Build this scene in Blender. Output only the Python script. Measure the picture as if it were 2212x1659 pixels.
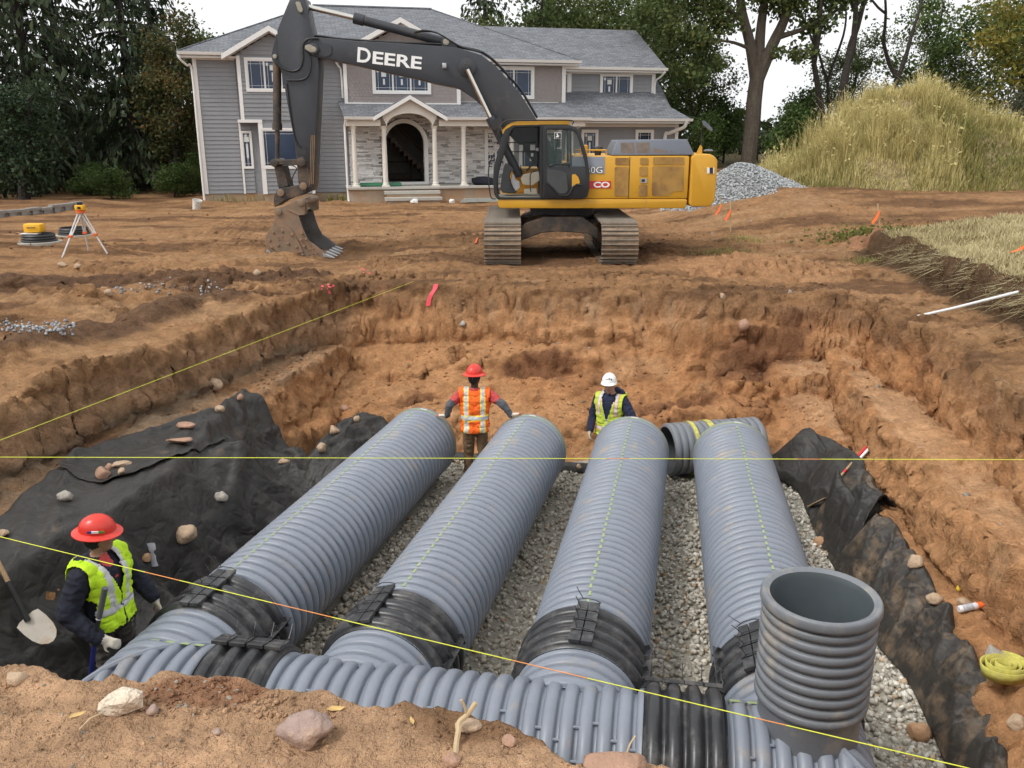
import bpy, bmesh, math, random
import numpy as np
from mathutils import Vector, Matrix
for o in list(bpy.data.objects): bpy.data.objects.remove(o)
SC = bpy.context.scene; COL = SC.collection
R = math.radians
# ---------------------------------------------------------------- camera, sky, sun, exposure
CAM_H = 2.78; PITCH = R(16.2); FPX = 1853.7
cam = bpy.data.cameras.new('camera'); cam.sensor_width = 36.0; cam.lens = 36.0*FPX/2212.0
cam.clip_start = 0.05; cam.clip_end = 3000
camo = bpy.data.objects.new('camera', cam); COL.objects.link(camo)
camo.location = (0, 0, CAM_H); camo.rotation_euler = (math.pi/2-PITCH, 0, 0); SC.camera = camo
SUN_EL, SUN_AZ = R(52), R(236)            # azimuth clockwise from +Y
w = bpy.data.worlds.new('World'); SC.world = w; w.use_nodes = True
nt = w.node_tree; bg = nt.nodes['Background']
sky = nt.nodes.new('ShaderNodeTexSky'); sky.sky_type = 'NISHITA'; sky.sun_disc = False
sky.sun_elevation = SUN_EL; sky.sun_rotation = SUN_AZ; sky.air_density = 1.6; sky.dust_density = 6.0; sky.ozone_density = 1.0
hs = nt.nodes.new('ShaderNodeHueSaturation'); hs.inputs['Saturation'].default_value = 0.10
nt.links.new(sky.outputs[0], hs.inputs['Color'])
# an overcast deck: the clear sky's own brightness scattered to an even milky white
mx = nt.nodes.new('ShaderNodeMix'); mx.data_type = 'RGBA'; mx.inputs[0].default_value = 0.72
nt.links.new(hs.outputs[0], mx.inputs[6]); mx.inputs[7].default_value = (10.2, 10.4, 10.6, 1)
nt.links.new(mx.outputs[2], bg.inputs[0]); bg.inputs[1].default_value = 0.10
sl = bpy.data.lights.new('sun', 'SUN'); sl.energy = 1.5; sl.angle = R(14); sl.color = (1, .965, .91)
so = bpy.data.objects.new('sun', sl); COL.objects.link(so)
sd = Vector((math.sin(SUN_AZ)*math.cos(SUN_EL), math.cos(SUN_AZ)*math.cos(SUN_EL), math.sin(SUN_EL)))
so.rotation_euler = sd.to_track_quat('Z', 'Y').to_euler(); so.location = sd*60
vs = SC.view_settings; vs.view_transform = 'Standard'; vs.look = 'None'; vs.gamma = 1; vs.exposure = 0.42; vs.use_curve_mapping = False
SC.render.engine = 'CYCLES'; SC.cycles.max_bounces = 5; SC.cycles.diffuse_bounces = 3; SC.cycles.use_adaptive_sampling = True; SC.cycles.adaptive_threshold = .03; SC.cycles.glossy_bounces = 2; SC.cycles.transmission_bounces = 3; SC.cycles.transparent_max_bounces = 8; SC.cycles.caustics_reflective = False; SC.cycles.caustics_refractive = False; SC.render.resolution_x = 1024; SC.render.resolution_y = 768
# ---------------------------------------------------------------- surveying: photo (2212 px wide) -> place
_F = np.array([0, math.cos(PITCH), -math.sin(PITCH)]); _U = np.array([0, math.sin(PITCH), math.cos(PITCH)])
def ray(x, y): return _F+(x-1106)/FPX*np.array([1., 0, 0])+(829.5-y)/FPX*_U
def atY(x, y, Y): d = ray(x, y); return np.array([0, 0, CAM_H])+d*(Y/d[1])
def atz(x, y, z): d = ray(x, y); return np.array([0, 0, CAM_H])+d*((z-CAM_H)/d[2])
def S2(x, y): return x*.8848, y*.8848      # 2500 px -> 2212 px
# ---------------------------------------------------------------- noise
_RT = np.random.default_rng(12345).random((64, 256, 256)).astype(np.float32)
def vnoise(x, y, z=None, seed=0):
    x = np.asarray(x, np.float32); y = np.asarray(y, np.float32); T = _RT[seed % 64]; so_ = seed//64*37
    ix = np.floor(x); iy = np.floor(y); fx = x-ix; fy = y-iy; ix = ix.astype(np.int32)+so_; iy = iy.astype(np.int32)
    fx = fx*fx*(3-2*fx); fy = fy*fy*(3-2*fy)
    def lay(k):
        i0 = (ix+k*57) & 255; i1 = (i0+1) & 255; j0 = (iy+k*131) & 255; j1 = (j0+1) & 255
        a = T[i0, j0]; a = a+(T[i1, j0]-a)*fx; b = T[i0, j1]; b = b+(T[i1, j1]-b)*fx; return a+(b-a)*fy
    if z is None: return lay(0)*2-1
    z = np.asarray(z, np.float32); iz = np.floor(z); fz = z-iz; fz = fz*fz*(3-2*fz); iz = iz.astype(np.int32); a = lay(iz)
    return (a+(lay(iz+1)-a)*fz)*2-1
def fbm(x, y, z=None, sc=1., oc=4, seed=0, gain=.5, ridge=False):
    x = np.asarray(x, float)*sc; y = np.asarray(y, float)*sc; z = None if z is None else np.asarray(z, float)*sc
    s = 0; a = 1; t = 0
    for i in range(oc):
        n = vnoise(x, y, z, seed+i*17)
        if ridge: n = 1-2*np.abs(n)
        s = s+a*n; t += a; a *= gain; x = x*2.03+11.3; y = y*2.03+7.7
        if z is not None: z = z*2.03+3.1
    return s/t
def worley(x, y, sc=1., seed=0):
    """cellular noise: (F1, F2-F1)"""
    x = np.asarray(x, np.float32)*sc; y = np.asarray(y, np.float32)*sc; ix = np.floor(x).astype(np.int32); iy = np.floor(y).astype(np.int32); A_, B_ = _RT[seed % 64], _RT[(seed+31) % 64]
    f1 = np.full(x.shape, 9., np.float32); f2 = f1.copy()
    for i in (-1, 0, 1):
        for j in (-1, 0, 1):
            a, b = (ix+i) & 255, (iy+j) & 255; d = (ix+i+A_[a, b]-x)**2+(iy+j+B_[a, b]-y)**2; f2 = np.minimum(f2, np.maximum(f1, d)); f1 = np.minimum(f1, d)
    f1, f2 = np.sqrt(f1), np.sqrt(f2); return f1, f2-f1
def sstep(a, b, x):
    t = np.clip((np.asarray(x, float)-a)/(b-a), 0, 1); return t*t*(3-2*t)
rng = np.random.default_rng(7)
# ---------------------------------------------------------------- objects
ORG = {}
def tag(o, label=None, cat=None, group=None, kind=None):
    if label: o['label'] = label
    if cat: o['category'] = cat
    if group: o['group'] = group
    if kind: o['kind'] = kind
    return o
def thing(name, loc, label, cat, group=None):
    o = bpy.data.objects.new(name, None); COL.objects.link(o); o.location = loc; o.empty_display_size = .2
    ORG[o.name] = np.array(loc, float); return tag(o, label, cat, group)
def link_mesh(name, me, parent=None, loc=(0, 0, 0)):
    o = bpy.data.objects.new(name, me); COL.objects.link(o); o.location = loc
    if parent is not None:
        o.parent = parent; ORG[o.name] = ORG[parent.name]
    else: ORG[o.name] = np.array(loc, float)
    return o
def mesh_from(name, v, f, mats, mi=None, smooth=False, colors=None):
    """v (n,3), f: list of tuples or int array (m,k)"""
    me = bpy.data.meshes.new(name)
    v = np.asarray(v, np.float32)
    if isinstance(f, np.ndarray):
        m, k = f.shape
        me.vertices.add(len(v)); me.vertices.foreach_set('co', v.ravel())
        me.loops.add(m*k); me.loops.foreach_set('vertex_index', f.astype(np.int32).ravel())
        me.polygons.add(m); me.polygons.foreach_set('loop_start', np.arange(0, m*k, k, dtype=np.int32))
        try: me.polygons.foreach_set('loop_total', np.full(m, k, dtype=np.int32))
        except Exception: pass
        me.update(calc_edges=True)
    else:
        me.from_pydata(v.tolist(), [], f); me.update()
    for x in (mats if isinstance(mats, (list, tuple)) else [mats]): me.materials.append(x)
    if mi is not None: me.polygons.foreach_set('material_index', np.asarray(mi, np.int32))
    if smooth: me.polygons.foreach_set('use_smooth', np.ones(len(me.polygons), bool))
    if colors is not None:
        a = me.color_attributes.new('Col', 'FLOAT_COLOR', 'POINT'); c = np.ones((len(v), 4), np.float32); c[:, :3] = colors
        a.data.foreach_set('color', c.ravel())
    return me
def rotmat(rx=0, ry=0, rz=0):
    return np.array((Matrix.Rotation(rz, 3, 'Z') @ Matrix.Rotation(ry, 3, 'Y') @ Matrix.Rotation(rx, 3, 'X')))
def frame(d):
    d = np.asarray(d, float); d = d/np.linalg.norm(d); a = np.array([0, 0, 1.]) if abs(d[2]) < .95 else np.array([1., 0, 0])
    u = np.cross(a, d); u /= np.linalg.norm(u); return u, np.cross(d, u), d
class MB:
    def __init__(s): s.v = []; s.f = []; s.m = []
    def add(s, v, f, m=0):
        b = len(s.v); s.v += [tuple(map(float, p)) for p in v]; s.f += [tuple(i+b for i in q) for q in f]; s.m += [m]*len(f); return s
    def box(s, x0, x1, y0, y1, z0, z1, m=0):
        v = [(x0, y0, z0), (x1, y0, z0), (x1, y1, z0), (x0, y1, z0), (x0, y0, z1), (x1, y0, z1), (x1, y1, z1), (x0, y1, z1)]
        return s.add(v, [(0, 3, 2, 1), (4, 5, 6, 7), (0, 1, 5, 4), (1, 2, 6, 5), (2, 3, 7, 6), (3, 0, 4, 7)], m)
    def obox(s, c, size, rot, m=0):
        k = MB(); a, b, d = [q/2 for q in size]; k.box(-a, a, -b, b, -d, d)
        v = np.array(k.v) @ np.asarray(rot).T+np.asarray(c); return s.add(v, k.f, m)
    def cyl(s, p0, p1, r0, r1=None, n=12, caps=True, m=0):
        r1 = r0 if r1 is None else r1; p0 = np.asarray(p0, float); p1 = np.asarray(p1, float); u, v, d = frame(p1-p0)
        t = np.arange(n)*2*math.pi/n; ring = np.outer(np.cos(t), u)+np.outer(np.sin(t), v)
        vv = np.vstack([p0+ring*r0, p1+ring*r1]); f = [(i, (i+1) % n, n+(i+1) % n, n+i) for i in range(n)]
        if caps: f += [tuple(range(n-1, -1, -1)), tuple(range(n, 2*n))]
        return s.add(vv, f, m)
    def tube(s, pts, r, n=8, m=0, caps=True):
        pts = [np.asarray(p, float) for p in pts]; k = len(pts); rs = r if isinstance(r, (list, tuple, np.ndarray)) else [r]*k
        T = [pts[min(i+1, k-1)]-pts[max(i-1, 0)] for i in range(k)]; u, v, d = frame(T[0]); vv = []
        for i in range(k):
            d = T[i]/np.linalg.norm(T[i]); u = u-d*(u@d); u /= np.linalg.norm(u); v = np.cross(d, u)
            for j in range(n):
                a = 2*math.pi*j/n; vv.append(pts[i]+(u*math.cos(a)+v*math.sin(a))*rs[i])
        f = [(i*n+j, i*n+(j+1) % n, (i+1)*n+(j+1) % n, (i+1)*n+j) for i in range(k-1) for j in range(n)]
        if caps: f += [tuple(range(n-1, -1, -1)), tuple((k-1)*n+j for j in range(n))]
        return s.add(vv, f, m)
    def prism(s, poly, fn, d0, d1, m=0):
        """2D poly -> fn(a,b,d) 3D, extruded between d0 and d1"""
        n = len(poly); v = [fn(a, b, d0) for a, b in poly]+[fn(a, b, d1) for a, b in poly]
        f = [tuple(range(n)), tuple(range(2*n-1, n-1, -1))]+[(i, n+i, n+(i+1) % n, (i+1) % n) for i in range(n)]
        return s.add(v, f, m)
    def lathe(s, prof, p0, d, n=48, m=0, closed=False, arc=None):
        """prof [(t,r)] along axis d from p0"""
        u, v, d = frame(d); p0 = np.asarray(p0, float); a = np.arange(n)*2*math.pi/n
        ring = np.outer(np.cos(a), u)+np.outer(np.sin(a), v); k = len(prof); vv = np.vstack([p0+d*t+ring*r for t, r in prof])
        f = [(i*n+j, i*n+(j+1) % n, (i+1)*n+(j+1) % n, (i+1)*n+j) for i in range(k-1) for j in range(n)]
        if closed: f += [tuple(range(n-1, -1, -1)), tuple((k-1)*n+j for j in range(n))]
        return s.add(vv, f, m)
    def build(s, name, mats, parent=None, smooth=False, bevel=0, loc=None, flip=False, angle=None):
        off = ORG[parent.name] if parent is not None else (np.array(loc, float) if loc is not None else np.zeros(3))
        v = np.array(s.v)-off
        me = mesh_from(name, v, s.f, mats, s.m)
        bm = bmesh.new(); bm.from_mesh(me)
        bmesh.ops.recalc_face_normals(bm, faces=bm.faces)
        if bevel:
            eds = [e for e in bm.edges if len(e.link_faces) == 2 and e.calc_face_angle(0) > .5]
            bmesh.ops.bevel(bm, geom=eds, offset=bevel, segments=2, profile=.5, affect='EDGES', clamp_overlap=True)
        if flip: bmesh.ops.reverse_faces(bm, faces=bm.faces)
        bm.to_mesh(me); bm.free()
        if smooth:
            me.polygons.foreach_set('use_smooth', np.ones(len(me.polygons), bool))
            if hasattr(me, 'set_sharp_from_angle'): me.set_sharp_from_angle(angle=R(angle or 35))
        return link_mesh(name, me, parent, (0, 0, 0) if parent is not None else (loc if loc is not None else (0, 0, 0)))
def smooth_path(pts, n=8):
    pts = [np.asarray(p, float) for p in pts]; out = []
    P = [2*pts[0]-pts[1]]+pts+[2*pts[-1]-pts[-2]]
    for i in range(1, len(P)-2):
        for k in range(n):
            t = k/n; a, b, c, d = P[i-1], P[i], P[i+1], P[i+2]
            out.append(.5*((2*b)+(-a+c)*t+(2*a-5*b+4*c-d)*t*t+(-a+3*b-3*c+d)*t**3))
    return out+[pts[-1]]
def copy_tree(o, parent=None):
    c = o.copy(); COL.objects.link(c); c.parent = parent; ORG[c.name] = ORG.get(o.name, np.zeros(3))
    for ch in list(o.children): copy_tree(ch, c)
    return c
# ---------------------------------------------------------------- materials
MATS = {}
def mat(name, col, rough=.6, var=.12, scale=6., col2=None, bump=0., bscale=60., metal=0., spec=.5, dirt=None, dscale=2.5, damt=.5, coat=0., streak=None, vcol=False, trans=0., alpha=1., ior=1.45, coords='Object', spread=1.0):
    if name in MATS: return MATS[name]
    m = bpy.data.materials.new(name); m.use_nodes = True; n = m.node_tree.nodes; l = m.node_tree.links
    b = n['Principled BSDF']; tc = n.new('ShaderNodeTexCoord'); src = tc.outputs[coords]
    if streak:
        mp = n.new('ShaderNodeMapping'); mp.inputs['Scale'].default_value = streak; l.new(src, mp.inputs[0]); src = mp.outputs[0]
    ns = n.new('ShaderNodeTexNoise'); ns.inputs['Scale'].default_value = scale; ns.inputs['Detail'].default_value = 4; ns.inputs['Roughness'].default_value = .65
    l.new(src, ns.inputs['Vector'])
    rp = n.new('ShaderNodeMapRange'); rp.inputs[1].default_value = .5-.22*spread; rp.inputs[2].default_value = .5+.22*spread; l.new(ns.outputs[0], rp.inputs[0])
    mixn = n.new('ShaderNodeMix'); mixn.data_type = 'RGBA'; l.new(rp.outputs[0], mixn.inputs[0])
    c = np.array(col, float)
    if col2 is None:
        mixn.inputs[6].default_value = (*np.clip(c*(1-var), 0, 1), 1); mixn.inputs[7].default_value = (*np.clip(c*(1+var), 0, 1), 1)
    else:
        mixn.inputs[6].default_value = (*c, 1); mixn.inputs[7].default_value = (*col2, 1)
    out = mixn.outputs[2]
    if vcol:
        at = n.new('ShaderNodeAttribute'); at.attribute_name = 'Col'
        mu = n.new('ShaderNodeMix'); mu.data_type = 'RGBA'; mu.blend_type = 'MULTIPLY'; mu.inputs[0].default_value = 1
        l.new(at.outputs['Color'], mu.inputs[6]); l.new(out, mu.inputs[7]); out = mu.outputs[2]
    if dirt is not None:
        n2 = n.new('ShaderNodeTexNoise'); n2.inputs['Scale'].default_value = dscale; n2.inputs['Detail'].default_value = 5; n2.inputs['Roughness'].default_value = .7
        l.new(tc.outputs[coords], n2.inputs['Vector'])
        r2 = n.new('ShaderNodeMapRange'); r2.inputs[1].default_value = .62-damt*.4; r2.inputs[2].default_value = .78-damt*.25; l.new(n2.outputs[0], r2.inputs[0])
        md = n.new('ShaderNodeMix'); md.data_type = 'RGBA'; l.new(r2.outputs[0], md.inputs[0]); l.new(out, md.inputs[6]); md.inputs[7].default_value = (*dirt, 1); out = md.outputs[2]
    l.new(out, b.inputs['Base Color'])
    b.inputs['Roughness'].default_value = rough; b.inputs['Metallic'].default_value = metal; b.inputs['Specular IOR Level'].default_value = spec
    if coat: b.inputs['Coat Weight'].default_value = coat; b.inputs['Coat Roughness'].default_value = .15
    if trans: b.inputs['Transmission Weight'].default_value = trans; b.inputs['IOR'].default_value = ior
    if alpha < 1: b.inputs['Alpha'].default_value = alpha
    if bump:
        n3 = n.new('ShaderNodeTexNoise'); n3.inputs['Scale'].default_value = bscale; n3.inputs['Detail'].default_value = 4; n3.inputs['Roughness'].default_value = .7
        l.new(tc.outputs[coords], n3.inputs['Vector']); bp = n.new('ShaderNodeBump'); bp.inputs['Strength'].default_value = bump; bp.inputs['Distance'].default_value = 1.2/bscale
        l.new(n3.outputs[0], bp.inputs['Height']); l.new(bp.outputs[0], b.inputs['Normal'])
    MATS[name] = m; return m
def mat_leaf(name, cols, trans=.35, rough=.6):
    """foliage: colour varies per leaf island and in patches; thin leaves let light through"""
    m = bpy.data.materials.new(name); m.use_nodes = True; n = m.node_tree.nodes; l = m.node_tree.links; b = n['Principled BSDF']; o = n['Material Output']
    g = n.new('ShaderNodeNewGeometry'); tc = n.new('ShaderNodeTexCoord'); ns = n.new('ShaderNodeTexNoise'); ns.inputs['Scale'].default_value = .45; ns.inputs['Detail'].default_value = 3
    l.new(tc.outputs['Object'], ns.inputs['Vector'])
    ad = n.new('ShaderNodeMath'); ad.operation = 'MULTIPLY_ADD'; l.new(g.outputs['Random Per Island'], ad.inputs[0]); ad.inputs[1].default_value = .55
    mr = n.new('ShaderNodeMapRange'); mr.inputs[1].default_value = .3; mr.inputs[2].default_value = .7; mr.inputs[4].default_value = .45; l.new(ns.outputs[0], mr.inputs[0]); l.new(mr.outputs[0], ad.inputs[2])
    cr = n.new('ShaderNodeValToRGB'); e = cr.color_ramp.elements; k = len(cols)
    while len(e) < k: e.new(.5)
    for i, c in enumerate(cols): e[i].position = i/(k-1); e[i].color = (*c, 1)
    l.new(ad.outputs[0], cr.inputs[0]); l.new(cr.outputs[0], b.inputs['Base Color']); b.inputs['Roughness'].default_value = rough; b.inputs['Specular IOR Level'].default_value = .25
    t = n.new('ShaderNodeBsdfTranslucent'); l.new(cr.outputs[0], t.inputs[0]); ms = n.new('ShaderNodeMixShader'); ms.inputs[0].default_value = trans
    l.new(b.outputs[0], ms.inputs[1]); l.new(t.outputs[0], ms.inputs[2]); l.new(ms.outputs[0], o.inputs[0])
    return m
def rock_mesh(name, size, seed, m, sub=2, rough=.22, flat=1., angular=.5):
    r = np.random.default_rng(seed); bm = bmesh.new(); bmesh.ops.create_icosphere(bm, subdivisions=sub, radius=1)
    v = np.array([p.co[:] for p in bm.verts]); nrm = v.copy()
    for k in range(7):                       # planes chop the ball into facets
        d = r.normal(size=3); d /= np.linalg.norm(d); c = 1-angular*r.uniform(.15, .55); s = v @ d; v = v-np.outer(np.maximum(s-c, 0)*.92, d)
    v = v*(1+rough*fbm(nrm[:, 0]+seed, nrm[:, 1], nrm[:, 2], 1.6, 3, seed)[:, None])
    v = v*(np.array(size)/2)*np.array([1, 1, flat])
    f = [tuple(q.index for q in p.verts) for p in bm.faces]; bm.free()
    return mesh_from(name, v, f, m, smooth=sub >= 3)
def scatter_mesh(name, pos, size, mats, seed=1, variants=12, sub=1, flat=.75, colors=None, rot=None, sink=.25, angular=.6):
    """many small stones/clods as one real mesh"""
    r = np.random.default_rng(seed); base = []
    for k in range(variants):
        me = rock_mesh('tmp', (2, 2, 2), seed*100+k, mats, sub, .3, 1, angular); v = np.array([q.co[:] for q in me.vertices]); f = np.array([p.vertices[:] for p in me.polygons]); base.append((v, f)); bpy.data.meshes.remove(me)
    pos = np.asarray(pos, float); size = np.asarray(size, float); N = len(pos); kind = r.integers(0, variants, N); V = []; Fs = []; Cs = []; b = 0
    for k in range(variants):
        idx = np.where(kind == k)[0]
        if not len(idx): continue
        v, f = base[k]; n = len(idx); a = r.uniform(0, 6.283, n); t1 = r.uniform(-.7, .7, n); t2 = r.uniform(-.7, .7, n); sc = size[idx][:, None]*r.uniform(.65, 1.3, (n, 3))*np.array([1, 1, flat])/2
        p = v[None]*sc[:, None, :]
        y, z = p[..., 1]*np.cos(t1)[:, None]-p[..., 2]*np.sin(t1)[:, None], p[..., 1]*np.sin(t1)[:, None]+p[..., 2]*np.cos(t1)[:, None]; p = np.stack([p[..., 0], y, z], -1)
        x, z = p[..., 0]*np.cos(t2)[:, None]-p[..., 2]*np.sin(t2)[:, None], p[..., 0]*np.sin(t2)[:, None]+p[..., 2]*np.cos(t2)[:, None]; p = np.stack([x, p[..., 1], z], -1)
        x, y = p[..., 0]*np.cos(a)[:, None]-p[..., 1]*np.sin(a)[:, None], p[..., 0]*np.sin(a)[:, None]+p[..., 1]*np.cos(a)[:, None]; p = np.stack([x, y, p[..., 2]], -1)
        p = p+pos[idx][:, None, :]+np.array([0, 0, 1])*(size[idx]*(.5-sink)*flat)[:, None, None]
        V.append(p.reshape(-1, 3)); Fs.append((f[None]+(np.arange(n)*len(v))[:, None, None]+b).reshape(-1, 3)); b += n*len(v)
        if colors is not None: Cs.append(np.repeat(colors[idx], len(v), 0))
    return mesh_from(name, np.vstack(V), np.vstack(Fs), mats, colors=np.vstack(Cs) if colors is not None else None)
# ================================================================ TERRAIN
def ip(v, pts): a = np.array(pts, float); return np.interp(v, a[:, 0], a[:, 1])
LC = [(2, -6.3), (7, -5.95), (9.07, -5.66), (10.15, -5.43), (11.2, -4.93), (12.26, -4.62), (13.8, -4.18), (14.6, -3.75), (15.6, -3.4), (17, -3.0)]
LB = [(4, -4.7), (6.3, -4.5), (7.2, -4.15), (8.5, -3.74), (10, -3.76), (11, -3.8), (12.1, -3.68), (13.7, -3.31), (15.2, -3.02), (17, -2.7)]
RC = [(2, 5.2), (7, 5.42), (9, 5.62), (9.84, 5.75), (11.6, 6.05), (13.24, 5.98), (14.1, 6.2), (15, 6.3), (17, 6.4)]
RB = [(4, 4.3), (7, 4.5), (8.9, 4.66), (10.2, 4.82), (11.8, 5.1), (12.95, 5.35), (14.2, 5.5), (17, 5.9)]
BK = [(-5, 15.2), (-3.3, 15.85), (-2.55, 16.2), (-1.5, 16.3), (-.4, 15.95), (1, 15.8), (2.4, 15.9), (3.6, 15.3), (4.6, 15.2), (5.8, 14.75), (6.3, 14.0)]
BERM = [(-8, 2.6), (-2.2, 2.42), (-1.63, 2.37), (-1.59, 2.39), (-1.48, 2.36), (-1.37, 2.28), (-1.28, 2.29), (-1.24, 2.32), (-1.15, 2.31), (-1.11, 2.35), (-.95, 2.31), (-.85, 2.31), (-.73, 2.24), (-.56, 2.25), (-.42, 2.18), (-.3, 2.19), (-.22, 2.17), (-.08, 2.11), (0, 2.06), (.08, 2.02), (.16, 1.92), (.23, 1.93), (.32, 1.97), (.45, 1.92), (.6, 1.82), (2, 1.75), (8, 1.9)]
GE = [(6, 6.9), (8, 7.05), (10, 7.2), (12, 7.4), (13, 7.55), (14.4, 7.65), (15.6, 7.9), (17.2, 8.2), (18.2, 8.1), (20, 8.15), (21, 8.6), (23, 9.5)]
FLOOR = -2.12
FA1 = [(-5.0, 4.3), (-5.05, 6.2), (-4.92, 7.5), (-5.0, 9.1), (-4.75, 9.8), (-4.28, 10.3), (-4.02, 11.05), (-3.95, 12.02)]
FB1 = [(-3.15, 4.55), (-3.0, 6.2), (-2.72, 7.6), (-2.40, 8.8), (-2.25, 9.6), (-2.35, 10.4), (-2.6, 11.0), (-3.05, 11.75)]
FA2 = [(3.5, 4.4), (3.70, 5.3), (3.88, 6.0), (4.02, 6.85), (4.18, 7.9), (4.32, 9.0), (4.46, 9.45), (4.52, 10.4), (4.58, 11.0), (4.52, 11.6), (4.3, 12.)]
FB2 = [(3.25, 4.4), (3.4, 5.6), (3.5, 6.2), (3.6, 6.8), (3.56, 7.5), (3.72, 9.0), (3.78, 9.6), (3.86, 10.2), (4.0, 11.2), (3.7, 11.8)]
def covered(x, y):
    def b(A, B): fa = ip(y, [(q, p) for p, q in A]); fb = ip(y, [(q, p) for p, q in B]); return sstep(-.02, .12, x-fa)*sstep(-.02, .12, fb-x)*sstep(4.2, 4.5, y)*sstep(12.1, 11.9, y)
    return np.maximum(b(FA1, FB1), b([(p, q) for p, q in FB2], [(p, q) for p, q in FA2]))
def upper(x, y):
    rise = .95*sstep(21.5, 30, y)*sstep(4.5, 9.5, x)+.5*sstep(30, 60, y)*sstep(3, 8, x)
    g = .52*sstep(0, .38, x-ip(y, GE)+.12*fbm(x, y, None, 2.1, 3, 5))*(1-sstep(19.6, 21.2, y))*sstep(5, 7, y)
    g = g+.38*sstep(.3, 3.5, x-ip(y, GE))*(1-sstep(19, 22, y))
    left = .25*sstep(-14, -17, x)*0
    # low heap beside the stakes
    hp = .30*np.exp(-((x-8.55)**2/.35+(y-20.6)**2/.5))
    return rise+g+left+hp
def relief(x, y):
    """ruts, spoil ridges and clods on the open ground"""
    n = .05*fbm(x, y, None, .45, 3, 21)+.04*fbm(x, y, None, 1.7, 3, 22, ridge=True)+.03*fbm(x, y, None, 5.5, 3, 23, ridge=True)
    near = sstep(32, 18, y); cl = np.maximum(0, fbm(x, y, None, .7, 3, 24)+.28); n = n+near*cl*(.15*np.abs(fbm(x, y, None, 3.6, 2, 25))+.12*np.abs(fbm(x, y, None, 8, 2, 26)))
    n = n+.075*fbm(x*.35+y*.06, y*2.0-x*.15, None, 1, 3, 27, ridge=True)*sstep(-.3, .2, fbm(x, y, None, .3, 2, 28))
    ang = x*.25+y*.97
    rut = .06*fbm(ang*1.6, (x*.97-y*.25)*.16, None, 1, 3, 31, ridge=True)
    # spoil ridges along the left trench and near the house
    dl = ip(y, LC)-x
    rd = .42*np.exp(-((dl-1.15-.25*fbm(x, y, None, .5, 2, 40))/.34)**2)*(.55+.9*fbm(x, y, None, 1.2, 3, 41))*(sstep(8, 9.5, y)*(1-sstep(13.5, 15.5, y)))
    rd = rd-.16*np.exp(-((dl-2.1)/.45)**2)*(1-sstep(15, 17, y))+.25*np.exp(-((dl-3.3-.3*fbm(x, y, None, .4, 2, 39))/.3)**2)*(.5+.9*fbm(x, y, None, 1.1, 3, 42))*(sstep(9, 11, y)*(1-sstep(15, 17, y)))
    dk = .20*np.exp(-((y-15.9-.12*(x+8))/.55)**2)*sstep(-2.5, -5, x)*(.6+fbm(x, y, None, 1.3, 3, 44))
    dk2 = .10*np.exp(-((y-27-.05*x)/.5)**2)*(.5+fbm(x, y, None, .6, 3, 45))
    # mound of orange sand right of the machine
    sd_ = .34*np.exp(-(((x-5.2)/1.3)**2+((y-18.2)/1.0)**2))*(1+.35*fbm(x, y, None, 1.8, 3, 46))
    hb = .22*np.exp(-((y-35.4-.23*x*0)/1.1)**2)*sstep(-5.5, -7.5, x)*(.6+.8*fbm(x, y, None, .8, 3, 47))
    # machine tracks' print in front of and between the crawlers
    tr = .022*np.sin(y*6.283/.2)*(np.exp(-((x+.2)/.42)**4)+np.exp(-((x-2.35)/.42)**4))*sstep(16.6, 17.1, y)*(1-sstep(18.2, 18.6, y))
    fl = np.exp(-((x-1.1)/2.3)**4-((y-21.1)/2.9)**4)
    return (n+rut+rd+dk+dk2+sd_+hb+tr)*(1-.85*fl)-.03*fl-.24*np.exp(-((x+4.0)/1.1)**4-((y-20.9)/1.0)**4)
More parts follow.
